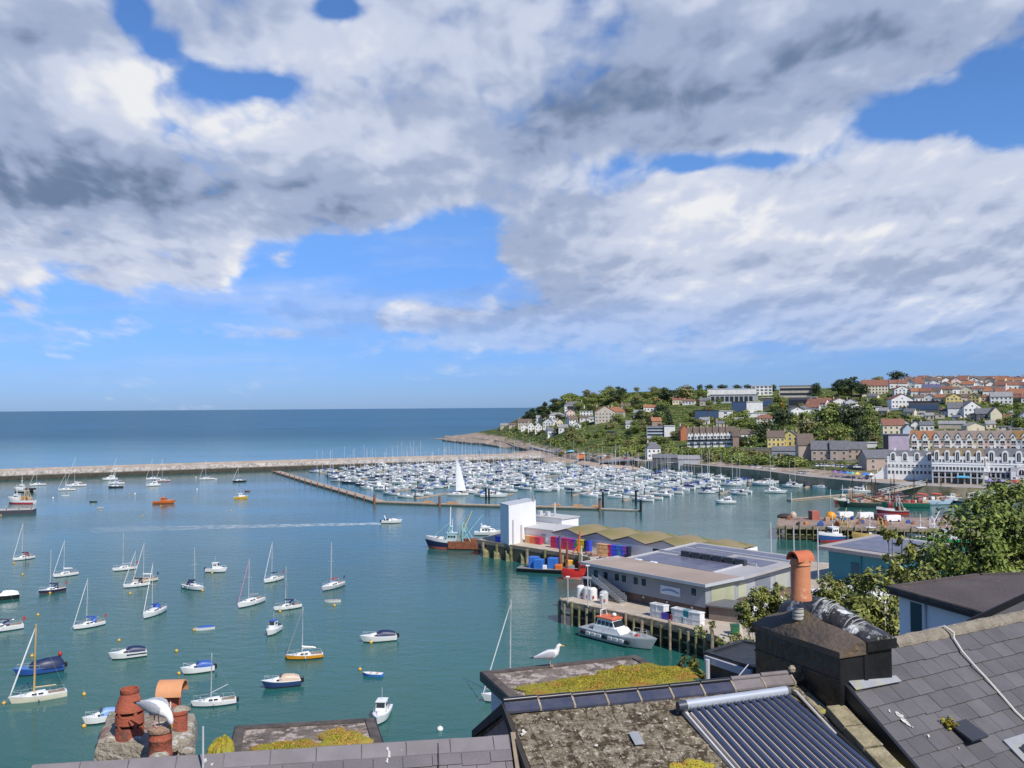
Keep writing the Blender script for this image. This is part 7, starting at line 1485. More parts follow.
MB().lathe([(12.9 * k, 40 * k), (12.9 * k, 39 * k)], 28); bm = MB(); bm.box((0, 0, 40 * k), (11 * k, 6 * k, 4 * k), 0, .4); bm.build('hood_shadow_core', paint((.05, .03, .025)), pot)
# lead flashing where stack meets slates
a0_, b0_ = PR.at(851, 690); a1_, b1_ = PR.at(896, 683); bm = MB(); bm.extr([PR.pt(a0_, b0_ + .05, .05), PR.pt(a1_ + .03, b1_ + .03, .05), PR.pt(a1_ + .02, b1_ - .06, .05), PR.pt(a0_, b0_ - .08, .05)], PR.n * .012); rel(bm.build('lead_flashing', LEAD), t)
# ---- lichen-covered middle roof
PM = Plane((506, 708.5), (800, 679), 36.65, 20)
t = thing('lichen_roofed_house', 'house with lichen crusted roof and dark blue ridge tiles', 'house', (2, 10, near_z(2, 10)))
AE = 3.62
rel(slates('roof', PM, lambda b: .02, AE, .06, 2.9, .33, .22, LICH, None, .004, (), .03, .003), t); rel(under('roof_deck', PM, .0, AE, 0, 2.9, LICH, None, .10), t)
BLUET = mat('blue_ridge_tile', (.040, .048, .085), .38, col2=(.075, .075, .10), scale=5, spots=((.16, .15, .15), 11, .66), bump=.1); GREYT = mat('grey_ridge_tile', (.20, .175, .18), .7, col2=(.15, .13, .13), scale=5)
nt_ = 9
for i in range(nt_):
    a0 = AE * i / nt_ - .03; a1 = AE * (i + 1) / nt_ - .045; sag = -.028 * math.sin(PI * (i + .5) / nt_); bm = MB()
    for sg in (1, -1):
        e = PM.eh * (.13 * sg) - Vector((0, 0, .085)); o_ = PM.pt(a0, 0) + Vector((0, 0, .072 + sag)); bm.par(o_, PM.ex * (a1 - a0), e, Vector((0, 0, .025)))
    ti = rel(bm.build('ridge_tile', GREYT if i >= nt_ - 2 else BLUET), t)
    bm = MB(); bm.tube(PM.pt(a0, 0) + Vector((0, 0, .098 + sag)), PM.pt(a1, 0) + Vector((0, 0, .098 + sag)), .030, n=10); r_ = bm.build('ridge_roll', GREYT if i >= nt_ - 2 else paint((.018, .018, .026), .35), None, True); rel(r_, t)
    bm = MB(); bm.par(PM.pt(a1, 0) + Vector((0, 0, .078 + sag)), PM.ex * .022, PM.eh * .135 - Vector((0, 0, .088)), (0, 0, .028)); rel(bm.build('mortar_joint', MORTAR), t)
bm = MB(); bm.lathe([(.0, 0), (.04, .02), (.045, .06), (.02, .09)], 10, PM.pt(AE - .02, 0, .10)); rel(bm.build('ridge_end_mortar', MORTAR, None, True), t)
apex = PM.pt(0, 0); lo = PM.pt(0, 3.0); bk = apex - PM.eh * 1.5 - Vector((0, 0, .80))
bm = MB(); bm.extr([apex + Vector((0, 0, .06)), lo, lo - Vector((0, 0, .06)), apex - Vector((0, 0, .06))], -PM.ex * .05); bm.extr([apex + Vector((0, 0, .06)), bk + Vector((0, 0, .05)), bk - Vector((0, 0, .04)), apex - Vector((0, 0, .06))], -PM.ex * .05); rel(bm.build('barge_board', mat('dark_barge', (.045, .038, .032), .9, scale=4)), t)
bm = MB(); bm.extr([apex - Vector((0, 0, .1)), lo - Vector((0, 0, .1)), lo - Vector((0, 0, 4)), bk - Vector((0, 0, 4)), bk - Vector((0, 0, .1))], PM.ex * .25); rel(bm.build('gable_wall', mat('pinkish_stone', (.34, .22, .18), .95, col2=(.24, .16, .13), scale=4, bump=.4)), t)
bm = MB(); bm.extr([PM.pt(0, 0, -.02), PM.pt(AE, 0, -.02), PM.pt(AE, 0) - PM.eh * 1.5 - Vector((0, 0, .80)), bk], (0, 0, -.08)); rel(bm.build('back_roof', LICH), t)
a, b = PM.at(634, 741); bm = MB(); slab(bm, PM, a - .03, a + .08, b - .10, b + .10, .03, .03, .008); rel(bm.build('patch_slate', LEAD), t)
for x, y, s in ((524, 734, .035), (522, 737, .025), (596, 748, .022), (666, 722, .02), (548, 722, .018), (640, 716, .016), (575, 733, .012)): rel(splat(PM, x, y, s, 1.1, paint((.58, .56, .50), .9)), t)
# parapet of lichened blocks between the two houses
LST = mat('lichen_stone', (.33, .28, .175), .95, col2=(.17, .145, .08), scale=5, bump=.7, bscale=20, spots=[((.36, .36, .06), 4, .56), ((.52, .46, .36), 6, .6), ((.08, .07, .04), 6, .66)])
for k in range(7):
    b0 = .66 + k * .36; bm = MB(); slab(bm, PM, AE + .02 + RND.uniform(-.01, .02), AE + .26, b0, b0 + .345, .02, .02 + RND.uniform(0, .02), .10); rel(bm.build('parapet_block', LST), t)
bm = MB(); bm.path([PM.pt(AE + .30, .6, .06), PM.pt(AE + .31, 1.4, .05), PM.pt(AE + .30, 3, .04)], .022, 6); rel(bm.build('gutter_cable', BLACK, None, True), t)
rel(under('valley_gutter', PM, AE + .0, AE + .7, .2, 3, LST, None, .3, -.04), t)
def moss(parent, ptf, ca, cb, ra, rb, h, n=900, seed=1, m=None, name='moss_cushion'):
    """cushion of moss: a low lumpy dome with a pile of tiny upright leaves"""
    bm = MB(); r = random.Random(seed); rings = []
    rad = lambda th: 1 + .12 * math.sin(2 * th + seed) + .11 * math.sin(3 * th + 2 * seed) + .09 * math.sin(7 * th + seed) + .07 * math.sin(11 * th)
    for q, hh in ((1.0, -.01), (.97, .35), (.8, .75), (.5, .95), (.05, 1)): rings.append([ptf(ca + ra * q * rad(k * 2 * PI / 56) * math.cos(k * 2 * PI / 56), cb + rb * q * rad(k * 2 * PI / 56) * math.sin(k * 2 * PI / 56), h * hh) for k in range(56)])
    bm.loft(rings)
    for _ in range(n):
        th = r.uniform(0, 2 * PI); q = math.sqrt(r.random()) * 1.03; z = h * (1 - q ** 3.5); c = ptf(ca + ra * q * rad(th) * math.cos(th), cb + rb * q * rad(th) * math.sin(th), max(z, 0) + .002); s = r.uniform(.007, .02)
        d_ = Vector((r.uniform(-1, 1), r.uniform(-1, 1), r.uniform(.2, 1.2))).normalized() * s * 1.5; e_ = d_.cross(Vector((r.uniform(-1, 1), r.uniform(-1, 1), .3))).normalized() * s * .6; bm.add([c - e_, c + e_, c + d_], [(0, 1, 2)])
    return rel(bm.build(name, m or MOSS), parent)
a, b = PM.at(690, 768); moss(t, PM.pt, a, b + .1, .28, .2, .05, 500, 5)
# ---- solar tube collector
a0, b0 = PM.at(684, 715); a1, b1 = PM.at(784, 700.5); t = thing('solar_collector', 'evacuated tube solar collector with pale header lying on the lichened roof', 'solar collector', PM.pt(a0, b0))
hA, hB = PM.pt(a0, b0, .13), PM.pt(a1, b1, .13); hx = (hB - hA).normalized()
bm = MB(); rg = []
for q in (hA, hB):
    rg.append([q + PM.ed * (.056 * math.cos(k * 2 * PI / 14)) + PM.n * (.062 * math.sin(k * 2 * PI / 14)) for k in range(14)])
bm.loft(rg); rel(bm.build('header', mat('header_alu', (.40, .44, .50), .45, metal=.1, var=.08), None, True, 50), t)
bm = MB(); bm.tube(hA - hx * .10, hA + hx * .0, .052, .06, 14); rel(bm.build('end_cap', paint((.05, .06, .09)), None, True), t); bm = MB(); bm.tube(hB, hB + hx * .04, .06, .05, 14); rel(bm.build('end_cap', paint((.12, .13, .14)), None, True), t)
TUBEG = mat('tube_glass', (.17, .195, .26), .24, col2=(.20, .225, .29), scale=3, spec=.9, metal=.75); NT_ = 14
bA = PM.pt(*PM.at(733, 769), .10); bB = PM.pt(*PM.at(866, 769), .10); LT = 1.65; wln = (hB - hA).length
for i in range(NT_):
    f = (i + .5) / NT_; q = hA.lerp(hB, f); dn = bA.lerp(bB, f) - q; LT = dn.length * 1.12; dn.normalize(); tb_ = rel(MB().tube(q + dn * .06, q + dn * LT, .029, n=12).build('glass_tube', TUBEG, None, True), t)
    bm = MB(); bm.tube(q + dn * .05, q + dn * .08, .0305, n=12); rel(bm.build('tube_collar', GREY, None, True), t)
    bm = MB(); bm.par(q + dn * .1 - hx * .050 + PM.n * -.045, dn * (LT - .1), hx * .038, PM.n * .03); rel(bm.build('reflector_strip', mat('copper_reflector', (.60, .52, .47), .4, metal=.2), None), t)
for f in (0.0, 1.0):
    q = hA.lerp(hB, f); dn = bA.lerp(bB, f) - q; LT = dn.length * 1.12; dn.normalize(); bm = MB(); bm.par(q - hx * .03 - PM.n * .10, dn * LT, hx * .035, PM.n * .05); rel(bm.build('frame_rail', ALU), t)
bm = MB(); dm = (bA - hA) * .7; bm.par(hA + dm - PM.n * .09, hB + (bB - hB) * .7 - hA - dm, dn * .04, PM.n * .03); rel(bm.build('frame_rail', ALU), t)
bm = MB(); bm.path([hB + hx * .05, hB + hx * .16 + PM.ed * .1 - PM.n * .05, PM.pt(a1 + .22, b1 + .45, .05), PM.pt(a1 + .30, b1 + 1.0, .05), PM.pt(a1 + .38, b1 + 1.9, .05)], .032, 8); rel(bm.build('pipe', BLACK, None, True), t)
bm = MB(); bm.path([hB + hx * .04, hB + hx * .12 + PM.ed * .03, PM.pt(a1 + .17, b1 + .3, .09), PM.pt(a1 + .22, b1 + .7, .06)], .018, 8); rel(bm.build('pipe', paint((.45, .43, .40)), None, True), t)
# ---- flat roofs
GRIT = mat('gritty_flat_roof', (.24, .19, .155), .95, col2=(.10, .08, .062), scale=3.2, bump=.8, bscale=30, spots=[((.46, .38, .33), 5.5, .50), ((.05, .042, .033), 3.0, .60), ((.64, .60, .55), 11, .63), ((.34, .19, .11), 1.9, .63)], detail=9)
EDGE = mat('dark_felt_edge', (.060, .048, .042), .9, col2=(.12, .10, .085), scale=5)
def flat_roof(nm, label, corners, z, dpth, wallc, edge=.13, cat='flat roof', fascia=BLACK, roofm_=None, kz=.10):
    """corner pixels in order, at height z"""
    P = [W(x, y, z) for x, y in corners]; c = sum(P, Vector()) / len(P); t = thing(nm, label, cat, (c.x, c.y, z - dpth))
    MB().prism([(lerp(c.x, p.x, .985) - c.x, lerp(c.y, p.y, .985) - c.y) for p in P], dpth - .14, dpth - .012).build('roof_surface', roofm_ or GRIT, t)
    n = len(P)
    for i in range(n):
        a, b = P[i] - c, P[(i + 1) % n] - c; u = (b - a).normalized(); q = Vector((u.y, -u.x, 0)); q = -q if q.dot((a + b) / 2) > 0 else q; a.z = b.z = dpth - kz + .012
        MB().par(a + u * .001, b - a - u * (edge + .004), q * edge, (0, 0, kz)).build('roof_kerb', roofm_ or EDGE, t); MB().par(a - q * .02 - Vector((0, 0, .04)), b - a, q * .018, (0, 0, kz + .03)).build('fascia', fascia, t)
    MB().prism([(lerp(0, p.x - c.x, .90), lerp(0, p.y - c.y, .90)) for p in P], -1, dpth - .15).build('wall', wallc, t)
    return t, P, c
PALEW = mat('pale_blue_wall', (.56, .60, .63), .8, var=.1, scale=.8)
t, P, c = flat_roof('flat_roof_extension', 'mossy flat roof with a standing gull, in front of the open harbour', [(481, 672), (636, 655.5), (700, 691), (515, 703)], 35.95, 2.4, PALEW)
zf = 35.95
fl = lambda px, py, h=0.0: W(px, py, zf) + Vector((0, 0, h))
def flatpt(x0, y0):
    o_ = W(x0, y0, zf); ux = (P[1] - P[0]).normalized(); uy = (P[3] - P[0]).normalized(); return lambda a, b, h: o_ + ux * a + uy * b + Vector((0, 0, h))
f_ = flatpt(605, 683); moss(t, f_, -.15, .02, .98, .52, .045, 5200, 2); moss(t, f_, .55, -.10, .85, .52, .04, 4200, 3); moss(t, f_, 1.10, .0, .50, .42, .035, 1800, 4); moss(t, f_, .55, -.62, .08, .05, .03, 120, 6); moss(t, f_, -.55, .0, .3, .2, .05, 800, 9)
t, P, c = flat_roof('flat_roof_extension', 'low flat roof with two round moss cushions behind the grey slate ridge', [(236, 726.5), (374, 718.5), (391, 768), (224, 776)], 35.6, 2.6, PALEW)
zf = 35.6
f_ = flatpt(343, 741); moss(t, f_, .0, .04, .30, .48, .07, 2400, 7, mat('moss_orange', (.33, .33, .03), .95, col2=(.46, .26, .07), scale=2.2, island=.25))
f_ = flatpt(288, 750); moss(t, f_, 0, .12, .40, .44, .08, 2400, 8)
f_ = flatpt(231, 747); moss(t, f_, -.10, .1, .16, .32, .12, 700, 12)
p = W(238, 724, 35.6)
# ---- left slate roof
PL = Plane((192, 758.5), (505, 738.5), 36.5, 38)
t = thing('slate_roofed_house', 'house with grey slate roof and long clay grey ridge along the bottom edge', 'house', (-2, 9, near_z(-2, 9)))
SL2 = mat('lilac_slate', (.175, .155, .165), .7, col2=(.135, .122, .130), scale=2, island=.15, spots=((.25, .22, .2), 8, .68), bump=.25, bscale=50)
rel(slates('roof', PL, lambda b: -1.5, 3.22, .07, 2.4, .30, .20, SL2, None), t); rel(under('roof_deck', PL, -1.5, 3.22, .02, 2.4, BLACK, None), t)
i = 0; a = -1.5
while a < 3.1:
    a1 = min(a + .455, 3.22); bm = MB()
    for sg in (1, -1): bm.par(PL.pt(a, 0) + Vector((0, 0, .012)), PL.ex * (a1 - a - .012), PL.eh * (.125 * sg) - Vector((0, 0, .097)), (0, 0, .022))
    rel(bm.build('ridge_tile', mat('grey_clay_ridge', (.215, .195, .205), .75, col2=(.17, .155, .16), scale=3, spots=((.30, .28, .26), 7, .66))), t); a += .455
bm = MB(); e0, e1 = PL.pt(3.24, -.05, .03), PL.pt(3.24, 2.4, .03); bm.extr([e0, e1, e1 - Vector((0, 0, .14)), e0 - Vector((0, 0, .14))], PL.ex * .05); rel(bm.build('verge_board', mat('verge_tan', (.30, .24, .17), .9, scale=5)), t)
bk = [PL.pt(-1.5, 0, -.05), PL.pt(3.22, 0, -.05), PL.pt(3.22, 0) - PL.eh * 2.2 - Vector((0, 0, 1.9)), PL.pt(-1.5, 0) - PL.eh * 2.2 - Vector((0, 0, 1.9))]; bm = MB(); bm.extr(bk, (0, 0, -.1)); rel(bm.build('back_roof', SL2), t)
q = [PL.pt(-1.4, 2.4), PL.pt(3.1, 2.4), PL.pt(3.1, 0) - PL.eh * 2.1, PL.pt(-1.4, 0) - PL.eh * 2.1]; bm = MB(); bm.prism([(p.x, p.y) for p in q], 29, 34.5); rel(bm.build('wall', wallm(WC['e'])), t)
rel(splat(PL, 389, 756, .025, 2.2), t); rel(splat(PL, 206, 763, .03, 1), t); rel(splat(PL, 212, 766, .022, 1), t); rel(splat(PL, 387, 763, .02, 1.8), t); rel(splat(PL, 388, 751, .018, 1.6), t)
bm = MB(); bm.tube(PL.pt(PL.at(438, 748)[0], .02, .02), PL.pt(PL.at(437, 768)[0], .6, .03), .010, n=5); rel(bm.build('roof_wire', BLACK, None, True), t)
p = W(203, 757, 36.56); t = thing('aerial_pole', 'thin white aerial pole rising behind the long grey ridge', 'pole', p); MB().tube((0, 0, -.3), (0, 0, .30), .012, .01).build('pole', LGREY, t, True)
# ---- left chimney stack
ZS = 36.38; cs = [W(99, 742, ZS), W(189, 745, ZS), W(193, 714, ZS), W(150, 712.5, ZS)]
ux = (cs[1] - cs[0]).normalized(); o_ = cs[0]; uy = (cs[2] - cs[1]).normalized(); LX = (cs[1] - cs[0]).length; LY = (cs[2] - cs[1]).length
t = thing('chimney_stack', 'old lichened stone chimney stack carrying four terracotta pots', 'chimney', (o_.x, o_.y, 34)); CSM = mat('lichen_masonry', (.40, .35, .27), .95, col2=(.23, .20, .15), scale=6, bump=.8, bscale=22, spots=[((.23, .12, .09), 2.4, .58), ((.52, .50, .44), 5, .58), ((.18, .19, .04), 3.6, .63), ((.06, .05, .035), 8, .66)])
rings = []
for z, g in ((-3, 0), (-.24, 0), (-.23, .05), (-.08, .05), (0, .02)):
    r_ = []
    for (fx, fy) in [(k / 8, 0) for k in range(8)] + [(1, k / 8) for k in range(8)] + [(1 - k / 8, 1) for k in range(8)] + [(0, 1 - k / 8) for k in range(8)]:
        q = o_ + ux * (fx * LX + (fx - .5) * 2 * g) + uy * (fy * LY + (fy - .5) * 2 * g) + Vector((0, 0, z)); q += Vector((noise.noise(q * 5), noise.noise(q * 5 + Vector((9, 0, 0))), .5 * noise.noise(q * 4))) * .03; r_.append(q)
    rings.append(r_)
ctr = o_ + ux * LX / 2 + uy * LY / 2; rings.append([ctr + (q - ctr) * .45 + Vector((0, 0, .05)) for q in rings[-1]])
bm = MB(); bm.loft(rings); rel(bm.build('masonry', CSM, None, True, 50), t)
for (px, py, s) in ((178, 742, .12), (185, 738, .1), (170, 748, .1), (187, 752, .09), (136, 741, .09), (112, 741, .08), (160, 757, .1)):   # lumps of crumbling mortar
    q = W(px, py, ZS); bm = MB(); bm.ell((0, 0, 0), (s, s * .9, s * .55), 9, 5); bm.v = [tuple(Vector(v) * (1 + .35 * noise.noise(Vector(v) * 14 + q))) for v in bm.v]; rel(bm.build('mortar_lump', CSM, None, True, loc=q), t)
def potat(px, py): return W(px, py, ZS + .02)
p = potat(129.5, 736); k = p.y / 900 * .90
t = thing('chimney_pot', 'louvred red terracotta chimney pot with tapered top', 'chimney pot', p)
bm = MB(); bm.lathe([(15 * k, -.03), (15.5 * k, 1 * k), (15 * k, 4 * k), (14.7 * k, 10.8 * k), (12.5 * k, 11.0 * k)], 26)
bm.build('lower_drum', TERR2, t, True); MB().lathe([(12.2 * k, 15.6 * k), (15.2 * k, 15.0 * k), (15.1 * k, 17 * k), (14.7 * k, 24.6 * k), (12.5 * k, 24.8 * k)], 26).build('middle_drum', TERR2, t, True)
MB().lathe([(12.2 * k, 29.2 * k), (15.2 * k, 28.8 * k), (14.6 * k, 32 * k), (9.4 * k, 47 * k), (9.8 * k, 47.5 * k), (9.8 * k, 52 * k), (8.2 * k, 52 * k), (8.0 * k, 44 * k)], 26).build('tapered_top', TERR2, t, True)
MB().lathe([(11.5 * k, 2 * k), (11.5 * k, 31 * k)], 20).build('dark_core', paint((.02, .012, .01)), t, True)
for z0_, z1_ in ((10.5, 15.5), (24.5, 29.5)):
    for j in range(5):
        a_ = .5 + j * 2 * PI / 5; q = Vector((math.cos(a_), math.sin(a_), 0)); sd = Vector((-q.y, q.x, 0)); c = q * 13.4 * k; MB().par(c - sd * 1.6 * k - q * .02 + Vector((0, 0, z0_ * k)), sd * 3.2 * k, q * .035, (0, 0, (z1_ - z0_) * k)).build('louvre_pillar', TERR2, t)
p = potat(160.5, 751); k = p.y / 900 * .93; GP = p.copy(); GK = k
t = thing('chimney_pot', 'short red chimney pot capped with a stone slab, nearest on the lichened stack', 'chimney pot', p)
MB().lathe([(12.5 * k, -.04), (11.4 * k, 1 * k), (11.6 * k, 12 * k), (12.0 * k, 12.5 * k), (12.0 * k, 14 * k), (11.7 * k, 14.5 * k), (11.7 * k, 21 * k), (9, 21 * k)][:7] + [(9 * k, 21 * k)], 26).build('pot_shaft', TERR2, t, True)
MB().lathe([(.02, 21.2 * k), (12.8 * k, 21.2 * k), (13.2 * k, 22.5 * k), (12.6 * k, 25 * k), (9 * k, 26.5 * k), (.02, 27 * k)], 26).build('cap_slab', mat('cap_stone', (.36, .22, .15), .95, col2=(.28, .19, .13), scale=9, bump=.6), t, True, 50)
p = potat(172, 718); k = p.y / 900 * .83
t = thing('chimney_pot', 'red chimney pot with a half round clay hood at the back of the lichened stack', 'chimney pot', p)
MB().lathe([(11 * k, -.05), (10.4 * k, 1 * k), (10.2 * k, 27 * k), (11.4 * k, 27.6 * k), (11.4 * k, 30.5 * k), (9 * k, 30.5 * k), (8 * k, 22 * k)], 26).build('pot_shaft', TERR2, t, True)
hood(Vector((0, 0, 29 * k)), (.995, .07, 0), 29.5 * k, 16 * k, 1.6 * k, arc=PI).build('pot_hood', mat('orange_hood', (.66, .32, .16), .75, col2=(.56, .25, .11), scale=4), t, True, 50)
bm = MB(); bm.box((0, 0, 32 * k), (19 * k, 16 * k, 5 * k)); bm.build('hood_support', TERR2, t); bm = MB(); bm.par(Vector((1.5 * k, -10.6 * k, 14 * k)), (1.4 * k, 0, 0), (0, .3 * k, 0), (0, 0, 10 * k)); bm.build('bird_dropping', WHITE, t)
p = potat(178, 730); k = p.y / 900
t = thing('chimney_pot', 'broken squat red pot half hidden behind the bowing gull', 'chimney pot', p)
MB().lathe([(10 * k, -.05), (9 * k, 0), (9 * k, 16 * k), (10.2 * k, 17 * k), (10.2 * k, 20 * k), (7.5 * k, 20 * k), (7 * k, 12 * k)], 22).build('pot_shaft', TERR2, t, True); MB().ell((2 * k, 2 * k, 19 * k), (10 * k, 8 * k, 4 * k)).build('cap_slab', CSM, t, True)
# ---- gulls
FEA = mat('gull_white', (.80, .80, .80), .8, var=.08, scale=14, bump=.2); GWN = mat('gull_grey', (.42, .44, .48), .8, var=.14, scale=16, bump=.3); BLK = paint((.02, .02, .022)); BIL = paint((.72, .38, .05)); LEG = paint((.55, .33, .30))
def gull(label, loc, rz, path, wing, s=1.0, legs=(.02, .24), belly=.15, eye=None):
    t = thing('herring_gull', label, 'gull', loc, rz, None, (s, s, s)); pts = [Vector((x, 0, z)) for x, z, a, b in path]; rings = []
    for i, (x, z, ra, rb) in enumerate(path):
        d = (pts[min(i + 1, len(pts) - 1)] - pts[max(i - 1, 0)]).normalized(); n_ = Vector((-d.z, 0, d.x)); rings.append([pts[i] + Vector((0, ra, 0)) * math.cos(2 * PI * k / 14) + n_ * rb * math.sin(2 * PI * k / 14) for k in range(14)])
    bm = MB(); bm.loft(rings); nb = 14 * 3; bm.m = [1 if i >= len(bm.f) - 2 - nb and i < len(bm.f) - 2 else 0 for i in range(len(bm.f))]; bm.m[-1] = 1
    bm.build('body', [FEA, BIL], t, True, 60)
    for sg in (-1, 1):
        rg = []
        for (x, z, h, y, th) in wing: rg.append([(x + h * .15 * math.cos(k * 2 * PI / 10), sg * (y + th * math.sin(k * 2 * PI / 10)), z + h * math.cos(k * 2 * PI / 10)) for k in range(10)])
        w = MB(); w.loft(rg); w.build('wing', GWN, t, True, 60)
        x, z, h, y, th = wing[-1]; x2, z2 = wing[-2][0], wing[-2][1]; dx, dz = x - x2, z - z2; q = MB(); q.loft([[(x + h * .15 * math.cos(k * PI / 4), sg * (y + th * math.sin(k * PI / 4)), z + h * math.cos(k * PI / 4)) for k in range(8)], [(x + dx * 1.1 + .2 * h * math.cos(k * PI / 4), sg * (y * .4 + th * .5 * math.sin(k * PI / 4)), z + dz * 1.1 + h * .3 * math.cos(k * PI / 4)) for k in range(8)]]); q.build('wing_tip', BLK, t, True)
        lx = legs[0]; lg = MB(); lg.path([(lx, sg * .035, belly + .04), (lx - .012, sg * .037, .07), (lx + .006, sg * .038, .008)], [.014, .007, .007], 7); lg.add([(lx - .012, sg * .038, .006), (lx + .055, sg * .038 - .025, .005), (lx + .06, sg * .038, .006), (lx + .055, sg * .038 + .025, .005), (lx + .02, sg * .038, .014)], [(0, 1, 4), (1, 2, 4), (2, 3, 4), (3, 0, 4), (3, 2, 1, 0)]); lg.build('leg', LEG, t, True)
        if eye: e_ = MB(); e_.ell((eye[0], sg * eye[2], eye[1]), (.007, .004, .007), 8, 6); e_.build('eye', BLK, t)
    return t
ST = [(-.335, .165, .022, .006), (-.27, .180, .036, .016), (-.20, .198, .060, .045), (-.10, .214, .085, .075), (0, .228, .094, .088), (.08, .245, .084, .088), (.135, .285, .060, .068), (.160, .335, .044, .048), (.172, .375, .040, .042), (.185, .405, .041, .040), (.208, .418, .036, .034), (.235, .414, .020, .021), (.250, .410, .012, .014), (.290, .404, .009, .011), (.306, .395, .003, .004)]
WG = [(.115, .255, .03, .070, .012), (.06, .252, .068, .086, .022), (-.04, .240, .072, .092, .022), (-.14, .216, .050, .074, .020), (-.25, .188, .026, .042, .014), (-.32, .172, .014, .026, .010)]
gp = W(549.5, 666, 35.97); gull('herring gull standing in profile on the mossy flat roof', gp, -.02, ST, WG, 22.5 / .46 / 900 * gp.y, eye=(.214, .424, .034))
BW = [(-.30, .255, .03, .007), (-.24, .258, .05, .020), (-.17, .255, .075, .055), (-.07, .245, .095, .085), (.02, .232, .100, .095), (.10, .212, .085, .085), (.16, .185, .062, .064), (.195, .155, .048, .048), (.212, .125, .042, .042), (.222, .100, .038, .038), (.230, .078, .030, .030), (.236, .058, .018, .019), (.238, .048, .011, .013), (.245, .014, .008, .010), (.243, .002, .003, .004)]
WB = [(.12, .225, .04, .075, .014), (.06, .250, .07, .092, .024), (-.04, .268, .075, .095, .024), (-.14, .272, .055, .080, .022), (-.24, .268, .030, .050, .016), (-.31, .264, .016, .030, .010)]
gq = GP + Vector((-.03, -.02, 27 * GK)); gull('herring gull bowing its head on the capped chimney pot', gq, math.radians(-22), BW, WB, .82, legs=(.0, .2), belly=.16)
# ---- black clad dormer with pale fascia
zd = 36.3
t, P, c = flat_roof('black_dormer', 'black clad dormer with pale grey fascia between moss roof and black stack', [(704, 652), (742, 640), (800, 650), (755, 668)], zd, 1.6, paint((.035, .035, .04)), .08, 'dormer', BLACK, BITU)
A, B_ = W(709, 652.5, zd), W(755, 667.5, zd); u = (B_ - A); q = Vector((u.y, -u.x, 0)).normalized() * .05; q = q if q.y < 0 else -q; bm = MB(); bm.par(A + q - Vector((0, 0, .13)), u, q, Vector((0, 0, .10))); rel(bm.build('white_fascia', paint((.46, .47, .52))), t)
pp = W(706.5, 655, zd); bm = MB(); bm.tube(pp + Vector((0, -.06, -.05)), pp + Vector((0, -.06, -1.4)), .035, n=8); rel(bm.build('downpipe', LGREY, None, True), t)
bm = MB(); a_, b_ = FG(752, 660, 11.9), FG(732, 684, 11.0); bm.tube(a_, b_, .007, n=5); tag(bm.build('roof_cable', LGREY), 'thin pale stay cable in front of the black dormer', 'cable')
# ---- white house with brown flat roof on the right
zr = 36.75; FELT = mat('brown_felt', (.105, .080, .072), .9, col2=(.075, .058, .053), scale=1.2, spots=[((.16, .13, .12), 3, .62), ((.05, .04, .036), 2, .62)], bump=.4, bscale=25)
t, P, c = flat_roof('white_house', 'white boarded house with brown felt flat roof and one narrow window', [(887, 586), (985, 613), (1110, 592), (1070, 571), (975, 574)], zr, 3.2, mat('white_boarding', (.86, .86, .85), .8, var=.04, scale=1), .09, 'house', EDGE, FELT, .035)
k_ = .90; w0 = c.lerp(P[0], k_); w1 = c.lerp(P[1], k_); u = (w1 - w0); u.z = 0; L_ = u.length; u = u.normalized(); q = Vector((u.y, -u.x, 0)); q = q if q.dot(CAM - w0) > 0 else -q
o2 = Vector((w0.x, w0.y, zr))
fr = rel(MB().par(o2 + u * .28 + q * .012 - Vector((0, 0, 1.05)), u * .40, q * .04, (0, 0, .90)).build('window', WHITE), t); g2 = MB().par(o2 + u * .36 + q * .055 - Vector((0, 0, 1.0)), u * .26, q * .012, (0, 0, .80)).build('pane', GLASS); rel(g2, t); g2.parent = fr; g2.matrix_parent_inverse = Matrix()
# black sloping barge in front of it
t = thing('dark_lean_to', 'dark boarded lean-to roof edge in front of the white boarded house', 'lean-to', FG(1000, 612, 13.3)); a_, b_, c_, d_ = FG(966, 620, 13.2), FG(1035, 588, 13.8), FG(1075, 612, 13.8), FG(1020, 634, 13.2)
bm = MB(); bm.extr([a_, b_, c_, d_], (0, 0, -.10)); rel(bm.build('roof', mat('lean_slate', (.05, .048, .052), .7, scale=3)), t); bm = MB(); bm.par(a_ + Vector((0, -.04, -.16)), b_ - a_, (0, -.03, 0), (0, 0, .18)); rel(bm.build('barge_board', BLACK), t)
bm = MB(); bm.extr([d_ - Vector((0, 0, .1)), c_ - Vector((0, 0, .1)), c_ - Vector((0, 0, 2)), d_ - Vector((0, 0, 2))], (0, .15, 0)); rel(bm.build('wall', BITU), t)
